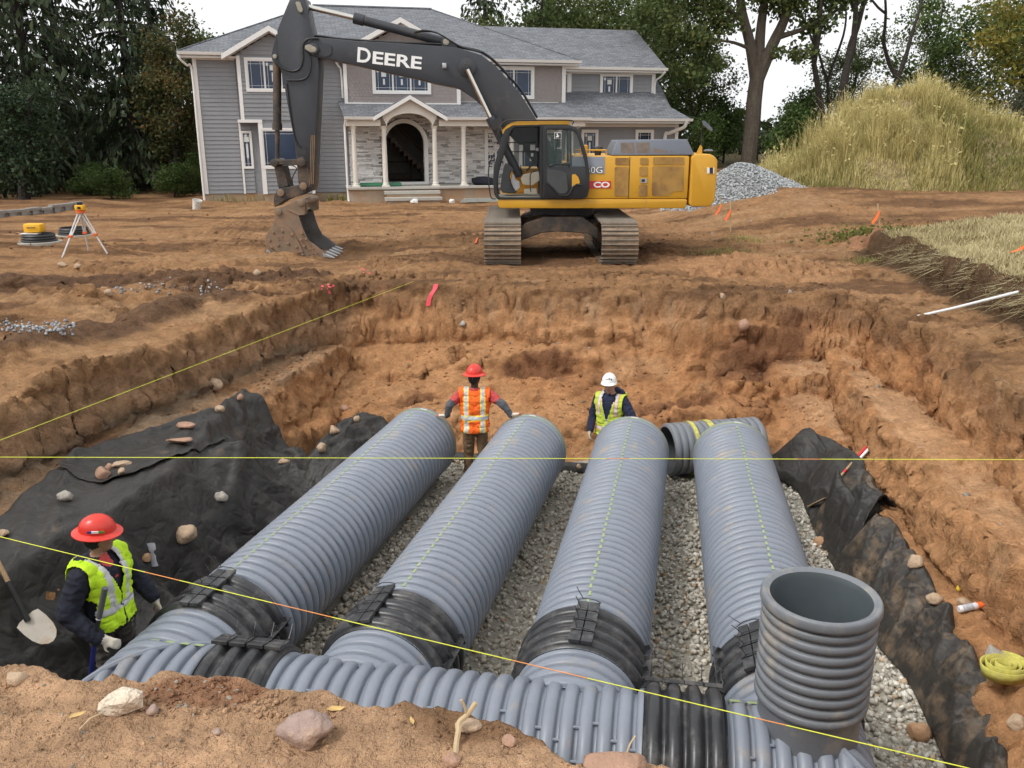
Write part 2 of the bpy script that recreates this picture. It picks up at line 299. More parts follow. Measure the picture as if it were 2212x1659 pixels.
def H(x, y, detail=True):
    x = np.asarray(x, float); y = np.asarray(y, float)
    wob = .10*fbm(x, y, None, 1.3, 4, 3)+.05*fbm(x, y, None, 4.5, 3, 4)
    up = upper(x, y)
    # left bank, bench, lower face
    dl = x-ip(y, LC)+wob*1.3; db = x-ip(y, LB)+wob*.8
    bn = -.86+.06*fbm(x, y, None, 1.1, 3, 8)
    hl = up*(1-sstep(0, .3, dl))+bn*sstep(0, .3, dl)-.05*sstep(0, .35, -dl)*0
    hl = hl+(-1.52-bn)*sstep(-.05, .24, db)+(FLOOR+1.52)*sstep(.3, .55, db-.12*np.sin(y*2.1))
    # right bank
    dr = ip(y, RC)-x+wob*1.2; dr2 = ip(y, RB)-x+wob
    bn2 = -.84+.07*fbm(x, y, None, 1.2, 3, 9)
    hr = up*(1-sstep(0, .32, dr))+bn2*sstep(0, .32, dr)
    hr = hr+(-1.46-bn2)*sstep(-.02, .20, dr2)+(FLOOR+1.46)*sstep(.3, .92, dr2)
    # far bank: one long ragged slope
    bulge = .28*fbm(x, y, None, .55, 3, 12)+.16*fbm(x, y, None, 1.5, 3, 13)
    t = (ip(x, BK)-y)+wob*1.0+bulge*1.3
    hf = np.interp(t, [-.2, .05, .2, .62, 1.0, 2.1, 2.7, 3.7], [0, -.05, -.24, -.95, -1.12, -1.5, -1.66, FLOOR])
    hf = np.where(t < .05, up*(1-sstep(-.5, .05, t))+hf*sstep(-.5, .05, t), hf)
    # near bank: the berm the photographer stands on
    nb = y-ip(x, BERM)
    crest = 1.15
    top = crest+.03*fbm(x, y, None, 2.2, 3, 15)-.10*sstep(-.25, -1.2, nb)*0
    hn = np.where(nb < 0, top, np.interp(nb, [0, .05, .35, 1.0, 1.75], [0, -.06, -.75, -2.0, FLOOR-crest])+top)
    side = sstep(4.2, 5.6, np.abs(x))
    berm_flat = crest*(1-sstep(2.2, 7.0, y))
    up2 = np.where(y < 7.5, np.maximum(up, berm_flat), up)
    hl = np.where(dl < 0, hl-up*(1-sstep(0, .3, dl))+up2*(1-sstep(0, .3, dl)), hl)
    hr = np.where(dr < 0, hr-up*(1-sstep(0, .32, dr))+up2*(1-sstep(0, .32, dr)), hr)
    h = np.maximum(np.maximum(hl, hr), np.maximum(hf, hn))
    h = np.maximum(h, FLOOR)
    if detail:
        open_ = sstep(-.3, .05, h)*(y > 7.5)
        pit = 1-open_; cov = covered(x, y)
        h = h+open_*relief(x, y)*np.where(y < 60, 1, .3)
        br = (y < 2.9)
        rough_ = .15*fbm(x, y, None, 1.1, 3, 51)+.05*fbm(x, y, None, 3.2, 3, 52, ridge=True)+.06*np.abs(fbm(x, y, None, 9, 3, 54))*sstep(-.1, .3, fbm(x, y, None, .9, 3, 55))+.012*fbm(x, y, None, 18, 2, 53)
        for (a_, b_, sx_, sy_, dp_) in ((2.75, 13.55, .75, .28, -.30), (2.6, 13.0, 1.0, .35, .22), (1.9, 13.2, .3, .25, -.16), (.55, 14.55, .9, .22, -.26), (.5, 14.95, 1.1, .3, .16), (-1.55, 13.9, .6, .25, -.22), (-1.5, 13.3, .9, .4, .25), (3.9, 14.2, .5, .4, -.2), (4.6, 14.5, .8, .25, -.25), (-.3, 12.9, .5, .3, .14)): rough_ = rough_+dp_*np.exp(-((x-a_)/sx_)**2-((y-b_)/sy_)**2)
        rough_ = rough_-.05*np.clip(np.sin(x*9.5+1.5*np.sin(x*2.1)), 0, 1)*sstep(.9, .1, np.abs(ip(x, BK)-y-.5))*sstep(-1.5, -.5, x)*sstep(4, 3, x)
        rough_ = rough_-.22*np.exp(-((x-1.5)/.5)**2-((y-12.35)/.35)**2)
        onfloor = sstep(FLOOR+.25, FLOOR+.05, h)
        h = h+pit*(~br)*(rough_*(1-.8*onfloor)*(1-cov)-.07*cov)
        w1, e1 = worley(x+.06*fbm(x, y, None, 3, 2, 56), y+.06*fbm(x, y, None, 3, 2, 57), 3.1, 3); w2, e2 = worley(x, y, 8.5, 5)
        mk = sstep(-.3, .15, fbm(x, y, None, .75, 3, 58)); pm = pit*(~br)*(1-cov)*(1-.9*onfloor)
        h = h+pm*(mk*(.11*np.minimum(e1, .35)-.02)+(.35+.65*mk)*.035*np.minimum(e2, .4))
        wl_ = .42*fbm(x, y, None, .55, 3, 59)+.10*fbm(x, y, None, 2.2, 2, 50); lg_ = h+wl_; st_ = .46; k_ = np.floor(lg_/st_); fr = lg_/st_-k_; lg2 = (k_+sstep(.30, .60, fr))*st_-wl_
        h = h+pm*.42*sstep(12.3, 12.9, y)*sstep(-.12, .2, fbm(x, y, None, .5, 2, 49))*(lg2-h)
        op = open_*sstep(30, 22, y)*(y > 7.5); mo = sstep(-.12, .25, fbm(x, y, None, .55, 3, 60)+.35*np.exp(-((ip(y, LC)-x-1.2)/.6)**2)); h = h+op*mo*(.12*np.minimum(e1, .35)+.045*np.minimum(e2, .4))
        for (ty, tw, s0, s1) in ((17.35, .42, -9, 7.2), (18.25, .40, 3.2, 8), (24.6, .42, -12, 9), (26.9, .42, -12, 6), (15.6+.0*x, .38, -9, -4.4)):
            yc = ty+.35*np.sin(x*.35+ty); bnd = np.exp(-((y-yc)/tw)**6)*sstep(s0, s0+1, x)*sstep(s1, s1-1, x)*open_; h = h+bnd*(.030*np.sign(np.sin(x*6.283/.21))*sstep(-.3, .3, fbm(x, y, None, .8, 2, 69))-.035)
        nbw = br*1.
        h = h+nbw*(.022*fbm(x, y, None, 3.5, 4, 61)+.016*fbm(x, y, None, 11, 4, 62, ridge=True)+.006*fbm(x, y, None, 45, 3, 63)+.004*fbm(x, y, None, 120, 2, 64))
    return h
def Hz(x, y): return float(H(np.array([x]), np.array([y]))[0])
def seq(*segs):
    out = [segs[0][0]]
    for a, b, n in segs: out += list(np.linspace(a, b, n+1)[1:])
    return np.array(out)
ys = np.concatenate([seq((-3, 1.2, 14), (1.2, 1.6, 20), (1.6, 2.62, 120), (2.62, 4.6, 36), (4.6, 7, 60), (7, 17.2, 285), (17.2, 24, 112), (24, 36, 76), (36, 60, 50), (60, 120, 25), (120, 500, 14), (500, 2500, 4))])
xg = np.linspace(-9, 12, 4001)
def row_x(y):
    den = np.full_like(xg, 1/.045)
    if y < 3.2: den = np.where((xg > -1.9) & (xg < .8), 1/.0105, 1/.16)
    elif y < 26:
        f = np.exp(-max(0, y-17)/3.)
        for P in (LC, LB, RC, RB): den = den+f*45*np.exp(-((xg-ip(y, P)-(.12 if P in (LC, LB) else -.12))/.22)**2)
    c = np.concatenate([[0], np.cumsum((den[1:]+den[:-1])/2)]); c /= c[-1]
    return np.interp(np.linspace(0, 1, NI), c, xg)
NI = 470
outer_l = -9-np.cumsum(np.geomspace(.06, 260, 75))[::-1]; outer_r = 12+np.cumsum(np.geomspace(.06, 260, 70))
ROWS = [np.concatenate([outer_l, row_x(y), outer_r]) for y in ys]
GX = np.array(ROWS); GY = np.repeat(ys[:, None], GX.shape[1], 1)
# smooth the change of spacing between the near rows so that quads do not shear
GZ = H(GX.ravel(), GY.ravel()).reshape(GX.shape)
# --- crumble: push steep ground sideways
dzx = np.gradient(GZ, axis=1)/np.maximum(np.gradient(GX, axis=1), 1e-3); dzy = np.gradient(GZ, axis=0)/np.maximum(np.gradient(GY, axis=0), 1e-3)
slope = np.sqrt(dzx**2+dzy**2); wst = sstep(.35, 1.6, slope)*((GY > 2.7) & (GY < 24))*(1-covered(GX, GY))
ln = np.sqrt(1+slope**2); nx, ny, nz = -dzx/ln, -dzy/ln, 1/ln
q = .11*fbm(GX, GY, GZ, 2.6, 3, 71, ridge=True)+.09*fbm(GX, GY, GZ*1.5, 6.5, 3, 72, ridge=True)+.07*fbm(GX*.5, GY*.5, GZ*3.5, 4, 3, 73)+.05*np.abs(fbm(GX, GY, GZ, 13, 2, 74))
PX, PY, PZ = GX+q*wst*nx, GY+q*wst*ny, GZ+q*wst*nz
# --- soil colours: what the soil itself is, layer by layer
def mixc(c, col, a): return c+(np.array(col)-c)*np.clip(a, 0, 1)[..., None]
def soil(x, y, z, sl):
    n1 = fbm(x, y, z, .7, 4, 81); n2 = fbm(x, y, z, 2.6, 4, 82); n3 = fbm(x, y, None, .22, 3, 83)
    up = upper(x, y); c = np.broadcast_to(np.array([.405, .243, .125]), x.shape+(3,)).copy()
    st = fbm(x*.30+y*.05, y*1.7-x*.12, None, 1, 4, 84)
    c = mixc(c, (.48, .295, .155), sstep(-.1, .5, n3+.4*n1))
    c = mixc(c, (.29, .165, .085), .55*sstep(.1, .55, n1+.4*n2)); c = mixc(c, (.20, .118, .066), .85*sstep(.05, .34, st+.2*n2)); c = mixc(c, (.52, .345, .195), .6*sstep(.1, .45, -st+.25*n2))
    openg = sstep(-.25, 0, z-up)
    # dark wet topsoil band on the left, spoil ridges
    dk = np.exp(-((y-16.2-.12*(x+8))/1.0)**2)*sstep(-2.5, -5, x)
    c = mixc(c, (.145, .088, .058), openg*.85*sstep(.15, .6, dk+.45*n2))
    dl = ip(y, LC)-x
    c = mixc(c, (.155, .098, .064), openg*.85*sstep(.2, .7, np.exp(-((dl-1.25)/.5)**2)*(y > 8)*(y < 15)+.35*n2))
    c = mixc(c, (.57, .34, .18), openg*.8*sstep(.25, .7, np.exp(-(((x-5.0)/2.0)**2+((y-18.0)/1.6)**2))+.25*n1))
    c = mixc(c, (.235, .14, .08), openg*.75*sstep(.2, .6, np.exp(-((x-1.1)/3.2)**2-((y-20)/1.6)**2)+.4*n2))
    # pit walls: brown on the left, orange sand in the middle and right, darker pockets
    pit = 1-openg
    c = mixc(c, (.545, .315, .158), pit*.95)
    c = mixc(c, (.46, .235, .105), pit*.6*sstep(-.1, .45, n1)); c = mixc(c, (.60, .39, .22), pit*.5*sstep(.1, .5, fbm(x, y, z*2, 1.6, 3, 85)))
    c = mixc(c, (.40, .27, .165), pit*.9*sstep(-2.6, -3.4, x)*sstep(-1.0, -.75, z))
    c = mixc(c, (.24, .15, .09), pit*sstep(.1, .5, n2+.5*n1)*.6*sstep(-2.4, -3.2, x)*sstep(-1, -.8, z)); c = mixc(c, (.23, .195, .145), pit*.8*sstep(-3.2, -3.8, x)*np.exp(-((z+.74+.05*n2)/.10)**2))
    c = mixc(c, (.27, .14, .075), pit*.55*sstep(.2, .5, n1*.6+n2*.5))
    c = mixc(c, (.33, .205, .115), pit*.85*sstep(-.5, -.12, z+.15*n2)*sstep(12.2, 13.2, y)); tooth = sstep(.35, .75, np.sin(x*9.5+1.5*np.sin(x*2.1)))*sstep(-1.5, -.5, x)*sstep(4, 3, x)*sstep(-.75, -.4, z)*sstep(.02, -.1, z); c = mixc(c, (.46, .33, .21), pit*.45*tooth)
    c = mixc(c, (.26, .155, .09), pit*.8*sstep(-.42, -.1, z+.15*n2)*sstep(4.5, 5.2, x))
    c = mixc(c, (.62, .41, .24), pit*.8*sstep(4.3, 5.0, x)*sstep(-.62, -.9, z)*sstep(.9, .4, sl))
    # grass tier edge: dark rooty topsoil
    ge = x-ip(y, GE)
    c = mixc(c, (.125, .085, .052), .9*sstep(-.5, -.1, ge)*sstep(.8, .3, ge)*(y < 20)*(y > 6))
    c = mixc(c, (.30, .235, .115), sstep(.25, .6, ge)*(y < 21)*(y > 6))
    c = mixc(c, (.47, .27, .16), .95*sstep(.25, .6, np.exp(-((x-8.55)**2/.45+(y-20.6)**2/.6))))
    # berm: pale dry sandy loam
    bm_ = sstep(4.6, 3.2, y)
    cb = mixc(np.broadcast_to(np.array([.52, .34, .21]), x.shape+(3,)).copy(), (.38, .215, .125), .8*sstep(0, .5, fbm(x, y, z, 4.5, 4, 91)))
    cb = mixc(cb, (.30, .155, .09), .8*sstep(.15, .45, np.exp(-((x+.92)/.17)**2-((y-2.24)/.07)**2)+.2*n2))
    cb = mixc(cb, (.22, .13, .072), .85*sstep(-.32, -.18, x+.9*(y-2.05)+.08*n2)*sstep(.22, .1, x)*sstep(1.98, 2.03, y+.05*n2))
    hollows = 0
    for (a_, b_, sx_, sy_) in ((2.75, 13.6, .8, .3), (.55, 14.6, .9, .22), (-1.55, 13.95, .6, .25), (3.9, 14.2, .5, .4), (4.6, 14.55, .8, .25)): hollows = hollows+np.exp(-((x-a_)/sx_)**2-((y-b_)/sy_)**2)
    c = mixc(c, (.19, .095, .055), pit*.75*sstep(.3, .8, hollows+.3*n2))  # darker red-brown in the hollows of the far bank
    c = c*np.array([.955, .872, .825])*(1-.15*openg)[..., None]
    cb = cb*np.array([.95, .90, .86])
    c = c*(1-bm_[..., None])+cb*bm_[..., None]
    far = sstep(38, 60, y); c = mixc(c, (.10, .09, .045), far)
    c = mixc(c, (.16, .13, .07), sstep(30.5, 33, y)*sstep(9, 11, x))
    fine = 1+.22*fbm(x, y, z, 11, 4, 93)[..., None]
    return np.clip(c*fine*.97, .01, .9)
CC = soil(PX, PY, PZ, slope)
nr, ncn = GX.shape
idx = np.arange(nr*ncn).reshape(nr, ncn)
FQ = np.stack([idx[:-1, :-1], idx[:-1, 1:], idx[1:, 1:], idx[1:, :-1]], -1).reshape(-1, 4)
M_DIRT = mat('soil', (.9, .9, .9), .95, .20, 22, bump=1.0, bscale=24, spec=.12, vcol=True)
def soil_extra(m):
    n = m.node_tree.nodes; l = m.node_tree.links; b = n['Principled BSDF']; src = b.inputs['Base Color'].links[0].from_socket; tc = n.new('ShaderNodeTexCoord')
    for sc, lo, hi, rg in ((2.2, .86, 1.12, .6), (8.0, .84, 1.14, .65)):
        t = n.new('ShaderNodeTexNoise'); t.inputs['Scale'].default_value = sc; t.inputs['Detail'].default_value = 5; t.inputs['Roughness'].default_value = rg; l.new(tc.outputs['Object'], t.inputs[0])
        r_ = n.new('ShaderNodeMapRange'); r_.inputs[1].default_value = .36; r_.inputs[2].default_value = .64; r_.inputs[3].default_value = lo; r_.inputs[4].default_value = hi; l.new(t.outputs[0], r_.inputs[0])
        x_ = n.new('ShaderNodeMix'); x_.data_type = 'RGBA'; x_.blend_type = 'MULTIPLY'; x_.inputs[0].default_value = 1; l.new(src, x_.inputs[6]); l.new(r_.outputs[0], x_.inputs[7]); src = x_.outputs[2]
    v = n.new('ShaderNodeTexVoronoi'); v.inputs['Scale'].default_value = 26; l.new(tc.outputs['Object'], v.inputs[0]); r_ = n.new('ShaderNodeMapRange'); r_.inputs[1].default_value = .0; r_.inputs[2].default_value = .16; r_.inputs[3].default_value = 1; r_.inputs[4].default_value = 0; l.new(v.outputs['Distance'], r_.inputs[0])
    g = n.new('ShaderNodeSeparateColor'); l.new(v.outputs['Color'], g.inputs[0]); th = n.new('ShaderNodeMath'); th.operation = 'GREATER_THAN'; th.inputs[1].default_value = .90; l.new(g.outputs[0], th.inputs[0]); mu = n.new('ShaderNodeMath'); mu.operation = 'MULTIPLY'; l.new(th.outputs[0], mu.inputs[0]); l.new(r_.outputs[0], mu.inputs[1])
    x_ = n.new('ShaderNodeMix'); x_.data_type = 'RGBA'; l.new(mu.outputs[0], x_.inputs[0]); l.new(src, x_.inputs[6]); x_.inputs[7].default_value = (.46, .38, .29, 1); l.new(x_.outputs[2], b.inputs['Base Color'])
soil_extra(M_DIRT)
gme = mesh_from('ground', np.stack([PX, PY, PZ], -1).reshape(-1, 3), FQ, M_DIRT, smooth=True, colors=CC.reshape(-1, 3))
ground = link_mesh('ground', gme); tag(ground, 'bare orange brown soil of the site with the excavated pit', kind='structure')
# ---------------------------------------------------------------- washed gravel bed
PIPES = [(-4.22, .245, 11.85), (-2.57, .245, 11.55), (-.71, .21, 11.45), (1.155, .17, 11.25)]      # x = a+b*Y, far end Y
PR = .525; PZC = -2.07+PR
def man_y(x): return 5.27-.1717*x
gl = [(4.3, -3.6), (6, -3.35), (8, -2.75), (10, -2.2), (12, -1.5), (12.9, -1.2)]
gr = [(4.3, 3.3), (5.76, 3.45), (6.2, 3.55), (6.8, 3.66), (7.4, 3.63), (9.1, 3.8), (9.94, 3.87), (11.3, 4.22), (11.9, 4.05)]
def gravel_pts(n, seed):
    r = np.random.default_rng(seed); y = r.uniform(4.5, 12.7, n); y = y[r.uniform(0, 1, n) < np.interp(y, [4.5, 12.7], [1, .45])]
    x = r.uniform(-3.6, 4.4, len(y)); far = np.interp(x, [-1.2, -.7, .9, 2.5, 4.2], [12.6, 12.4, 12.0, 11.75, 11.8])
    k = (x > ip(y, gl)) & (x < ip(y, gr)+.16+.05*np.sin(y*5)) & (y < far+.08*np.sin(x*9)) & (y > man_y(x)-.5)
    for a, b, e in PIPES: k &= ~((np.abs(x-a-b*y) < PR*.62) & (y < e-.15))
    return x[k], y[k]
gx, gy = gravel_pts(58000, 3)
gz = -2.09+.03*fbm(gx, gy, None, 1.5, 3, 5)+.022*np.random.default_rng(1).uniform(-1, 1, len(gx))
gs = np.random.default_rng(2).uniform(.036, .085, len(gx))
tone = np.random.default_rng(4).uniform(0, 1, len(gx))
base = np.where(tone[:, None] < .55, np.array([.44, .405, .335]), np.where(tone[:, None] < .82, np.array([.33, .295, .235]), np.where(tone[:, None] < .93, np.array([.56, .52, .44]), np.array([.38, .28, .18]))))
base = base*(np.random.default_rng(5).uniform(.75, 1.2, (len(gx), 1)))
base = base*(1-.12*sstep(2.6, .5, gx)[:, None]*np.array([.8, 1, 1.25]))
M_GRAV = mat('crushed_stone', (1, 1, 1), .85, .15, 40, vcol=True, spec=.3)
base = base*np.array([1.40, 1.43, 1.50])
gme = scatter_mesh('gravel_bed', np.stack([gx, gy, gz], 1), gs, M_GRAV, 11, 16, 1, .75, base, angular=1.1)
o = link_mesh('gravel_bed', gme); tag(o, 'grey washed crushed stone spread between the pipes', 'gravel', kind='stuff')
# a plane of stone dust below so that no soil shows through
mb = MB(); yy = np.linspace(4.4, 12.6, 60)
for i in range(59):
    y0, y1 = yy[i], yy[i+1]
    mb.add([(ip(y0, gl), y0, -2.085), (ip(y0, gr)+.2, y0, -2.085), (ip(y1, gr)+.2, y1, -2.085), (ip(y1, gl), y1, -2.085)], [(0, 1, 2, 3)])
o = mb.build('gravel_base', mat('stone_dust', (.31, .285, .235), .95, .3, 30)); tag(o, 'grey stone dust under the gravel bed', kind='structure')
# ---------------------------------------------------------------- clods and pebbles
def scatter_on(n, x0, x1, y0, y1, seed, smin, smax, keep=None, power=2.5):
    r = np.random.default_rng(seed); x = r.uniform(x0, x1, n); y = r.uniform(y0, y1, n)
    if keep is not None:
        k = keep(x, y, r); x, y = x[k], y[k]
    s = smin+(smax-smin)*r.uniform(0, 1, len(x))**power
    return x, y, s
def clump(x, y, r, sc=.9, th=0.): return fbm(x, y, None, sc, 3, 77) > th+r.uniform(-.5, .5, len(x))
def in_pit_ok(x, y): return ~((x > ip(y, gl)-.6) & (x < ip(y, gr)+.7) & (y < 12.4) & (y > 2.5))
x1_, y1_, s1_ = scatter_on(21000, -9, 9, 7.5, 24, 15, .012, .085, lambda x, y, r: clump(x, y, r, 1.1, .18) & in_pit_ok(x, y), 5)
x2_, y2_, s2_ = scatter_on(12000, -4.2, 6.2, 12.2, 16.2, 16, .012, .10, lambda x, y, r: clump(x, y, r, 1.3, .1), 5)
x3_, y3_, s3_ = scatter_on(9000, -16, 12, 20, 37, 17, .02, .11, lambda x, y, r: clump(x, y, r, .5, .1), 4)
x4_, y4_, s4_ = scatter_on(5200, -2.0, .7, 1.5, 2.4, 18, .003, .016, lambda x, y, r: y < ip(x, BERM)-.01, 3)
x5_, y5_, s5_ = scatter_on(420, -1.12, -.66, 2.12, 2.3, 19, .006, .026, lambda x, y, r: y < ip(x, BERM)-.012, 2)
cx = np.concatenate([x1_, x2_, x3_, x4_, x5_]); cy = np.concatenate([y1_, y2_, y3_, y4_, y5_]); cs = np.concatenate([s1_, s2_, s3_, s4_, s5_]); cz = H(cx, cy)
cc = soil(cx, cy, cz, np.zeros_like(cx))*np.random.default_rng(6).uniform(.8, 1.3, (len(cx), 1))
cc = np.where((np.random.default_rng(8).uniform(0, 1, len(cx)) < .045)[:, None], np.array([[.46, .40, .33]])*np.random.default_rng(9).uniform(.6, 1.1, (len(cx), 1)), cc)
o = link_mesh('soil_clods', scatter_mesh('soil_clods', np.stack([cx, cy, cz], 1), cs, M_DIRT, 21, 12, 1, .62, cc, sink=.42, angular=.8)); tag(o, 'loose brown soil clods and pebbles strewn over the site', 'soil', kind='stuff')
# ================================================================ PIPES
M_PIPE = mat('grey_polyethylene', (.208, .231, .275), .40, .07, 3.0, spec=.45, dirt=(.33, .28, .22), dscale=2.2, damt=.11, bump=.06, bscale=25)
M_PIPE_D = mat('riser_polyethylene', (.165, .177, .195), .42, .08, 3.0, spec=.4, dirt=(.33, .29, .24), dscale=2.2, damt=.25, bump=.06, bscale=25)
M_PIN = mat('pipe_lining', (.10, .115, .13), .5, .1, 3)
M_BLACK = mat('black_coupler_plastic', (.030, .031, .034), .34, .25, 8, spec=.45, dirt=(.12, .115, .11), dscale=5, damt=.32)
M_GREEN = mat('lime_paint', (.30, .37, .17), .6, .2, 30)
M_WHITE = mat('white_sticker', (.8, .8, .8), .5, .05)
def ribs(t0, t1, pitch, r, depth, w=.80, first=None):
    """corrugated wall profile: broad round crowns, narrow grooves"""
    P = []; n = max(1, int(round((t1-t0)/pitch))); p = (t1-t0)/n; g = (1-w)/2
    for i in range(n):
        a = t0+i*p
        for q, d in ((0, 1), (g*.7, .92), (g+.02, .42), (g+.12, .10), (.5, 0), (1-g-.12, .10), (1-g-.02, .42), (1-g*.7, .92)): P.append((a+q*p, r-depth*d))
    P.append((t1, r-depth)); return P
def rib_pos(t0, t1, pitch): n = max(1, int(round((t1-t0)/pitch))); p = (t1-t0)/n; return [t0+(i+.5)*p for i in range(n)], p
def arc_patch(mb, p0, d, t, half, r, a0, a1, k=8, m=0):
    u, v, d = frame(d); up = np.array([0, 0, 1.])-d*d[2]; up /= np.linalg.norm(up); rt = np.cross(d, up); vv = []; p0 = np.asarray(p0, float)
    for i in range(k+1):
        a = a0+(a1-a0)*i/k; e = up*math.cos(a)+rt*math.sin(a)
        for s_ in (-half, half): vv.append(p0+d*(t+s_)+e*r)
    mb.add(vv, [(2*i, 2*i+1, 2*i+3, 2*i+2) for i in range(k)], m)
def cut(mb, co, no):
    """bisect keeping the side no points away from"""
    me = mesh_from('tmp', np.array(mb.v), mb.f, [], mb.m); bm = bmesh.new(); bm.from_mesh(me)
    bmesh.ops.bisect_plane(bm, geom=bm.verts[:]+bm.edges[:]+bm.faces[:], plane_co=co, plane_no=no, clear_outer=True)
    bm.verts.index_update(); k = MB(); k.v = [tuple(v.co) for v in bm.verts]; k.f = [tuple(v.index for v in f.verts) for f in bm.faces]; k.m = [f.material_index for f in bm.faces]
    bm.free(); bpy.data.meshes.remove(me); return k
def coupler(root, p0, d, t0, t1, r, clasp=0., flange=None):
    k = MB(); k.lathe([(t0, r-.05)]+ribs(t0, t1, .145, r, .060, .66)+[(t1, r-.05)], p0, d, 72)
    c = k.build('coupling_band', M_BLACK, root, True, angle=60)
    pos, p = rib_pos(t0, t1, .145)
    kk = MB()
    u, v, dd = frame(d); up = np.array([0, 0, 1.])-dd*dd[2]; up /= np.linalg.norm(up); rt = np.cross(dd, up); p0 = np.asarray(p0, float)
    e = up*math.cos(clasp)+rt*math.sin(clasp); w_ = np.cross(dd, e); rot = np.stack([w_, dd, e], 1)
    for q in pos:
        for s_ in (-1, 1): kk.obox(p0+dd*(q)+e*(r+.006)+w_*s_*.048, (.088, p-.012, .030), rot)
    tag(kk.build('clasp', M_BLACK, c, bevel=.004), kind='stuff')
    tt = MB()
    for i, q in enumerate(pos):
        b = p0+dd*(q+p*.45)+e*(r+.02)
        tt.tube([b-w_*.10+e*.004, b-w_*.03+e*.028, b+w_*.05+e*.022, b+w_*.10], .004, 6); tt.tube([b-w_*.05+e*.02, b-w_*(.055+.01*i)+e*.075, b-w_*(.075+.012*i)+e*.125], .0035, 6)
    tag(tt.build('cable_tie', M_BLACK, c), kind='stuff')
    if flange is not None:
        fl = MB(); e = up*math.cos(flange)+rt*math.sin(flange); w_ = np.cross(dd, e); rot = np.stack([w_, dd, e], 1)
        fl.obox(p0+dd*(t0+t1)/2+e*(r+.012), (.012, t1-t0-.02, .07), rot)
        for q in pos: fl.obox(p0+dd*q+e*(r+.008), (.10, .012, .05), rot)
        tag(fl.build('flange', M_BLACK, c, bevel=.003), kind='stuff')
MA, MD = np.array([0, 5.27, PZC]), np.array([1, -.1717, 0]); MD = MD/np.linalg.norm(MD)
plabels = ['leftmost long ribbed grey pipe, beside the black fabric sheet', 'long ribbed grey pipe second from the left, behind the orange vest worker', 'long ribbed grey pipe third from the left, worker in white helmet behind its end', 'long ribbed grey pipe on the right, behind the upright riser']
sticker_ang = [.05, .02, .0, .02]; line_ang = [-.10, -.06, -.02, .05]; cl_ang = [-.05, -.28, .03, -.5]
CROSS = []
for i, (a, b, e) in enumerate(PIPES):
    Yx = (5.27-.1717*a)/(1+.1717*b); xx = a+b*Yx; p0 = np.array([xx, Yx, PZC]); d = np.array([b, 1, 0]); d /= np.linalg.norm(d); CROSS.append((p0, d))
    Lg = (e-Yx)/d[1]
    root = thing('corrugated_pipe', tuple(p0+d*Lg/2-np.array([0, 0, PR])), plabels[i], 'pipe', 'parallel storage pipes in the pit')
    k = MB(); t0 = 1.12; tb = Lg-.20
    k.lathe([(t0, PR-.055)]+ribs(t0, tb, .125, PR, .068, .73)+[(tb+.005, PR-.012), (tb+.02, PR+.004), (Lg-.02, PR+.006), (Lg, PR), (Lg, PR-.06)], p0, d, 72)
    k.build('pipe_wall', M_PIPE, root, True, angle=50)
    k = MB(); k.lathe([(t0, PR-.06), (Lg-.001, PR-.06)], p0, d, 64); k.build('pipe_lining', M_PIN, root, True, flip=True)
    pos, p = rib_pos(t0, tb, .125); k = MB(); r_ = random.Random(i)
    for q in pos:
        if q < 1.3: continue
        aa = line_ang[i]+r_.uniform(-.008, .008); wv = .021
        arc_patch(k, p0, d, q, .036, PR+.0005, aa-wv, aa+wv, 3)
    tag(k.build('paint_line', M_GREEN, root), kind='stuff')
    k = MB(); arc_patch(k, p0, d, Lg-.10, .018, PR+.0085, -1.5, 1.75, 40); k.build('paint_ring', M_GREEN, root)
    k = MB(); arc_patch(k, p0, d, Lg-.075, .011, PR+.0105, sticker_ang[i]-.02, sticker_ang[i]+.16, 6); k.build('sticker', M_WHITE, root)
    coupler(root, p0, d, .60, 1.2, PR+.040, cl_ang[i], 1.25 if i < 2 else (1.15 if i == 2 else -1.1))
# ---- manifold with branch stubs, mitred at both corners
mroot = thing('manifold_pipe', (-.4, 5.34, -2.07), 'ribbed grey header pipe crossing the foreground, joining the four long pipes', 'pipe')
tl = (CROSS[0][0]-MA) @ MD; tr_ = (CROSS[3][0]-MA) @ MD
def mrun(t0, t1): return ribs(t0, t1, .127, PR+.005, .05, .74)
seg = [(tl-1.1, -1.99-.04), (-1.99-.04, .0)]
def man_part(t0, t1, cuts, name='pipe_wall'):
    k = MB(); k.lathe(mrun(t0, t1), MA, MD, 84)
    for co, no in cuts: k = cut(k, co, no)
    return k
def bis(d0, d1): n = np.asarray(d0)-np.asarray(d1); return n/np.linalg.norm(n)
n_l = bis(CROSS[0][1], MD)        # left corner: run goes +MD, branch goes +d
k = man_part(tl-1.2, -2.10, [(CROSS[0][0], n_l)]); k.build('pipe_wall', M_PIPE, mroot, True, angle=50)
man_part(-2.10, 1.13, []).build('pipe_wall', M_PIPE, mroot, True, angle=50)
n_r = bis(CROSS[3][1], -MD)
k = man_part(1.13, tr_+1.2, [(CROSS[3][0], n_r)]); k.build('pipe_wall', M_PIPE, mroot, True, angle=50)
for i, (p0, d) in enumerate(CROSS):
    k = MB(); t0 = -1.2 if i in (0, 3) else .16
    k.lathe(ribs(t0, t0+(1.88 if i in (0, 3) else .52), .127, PR-(.002 if i in (0, 3) else .016), .042, .78), p0, d, 84)
    if i == 0: k = cut(k, p0, -n_l)
    if i == 3: k = cut(k, p0, -n_r)
    k.build('branch', M_PIPE, mroot, True, angle=50)
coupler(mroot, MA, MD, -2.36, -1.78, PR+.066, -.30)
coupler(mroot, MA, MD, .93, 1.49, PR+.066, -.62)
k = MB(); pos, p = rib_pos(-2.10, 1.13, .127); r_ = random.Random(5)
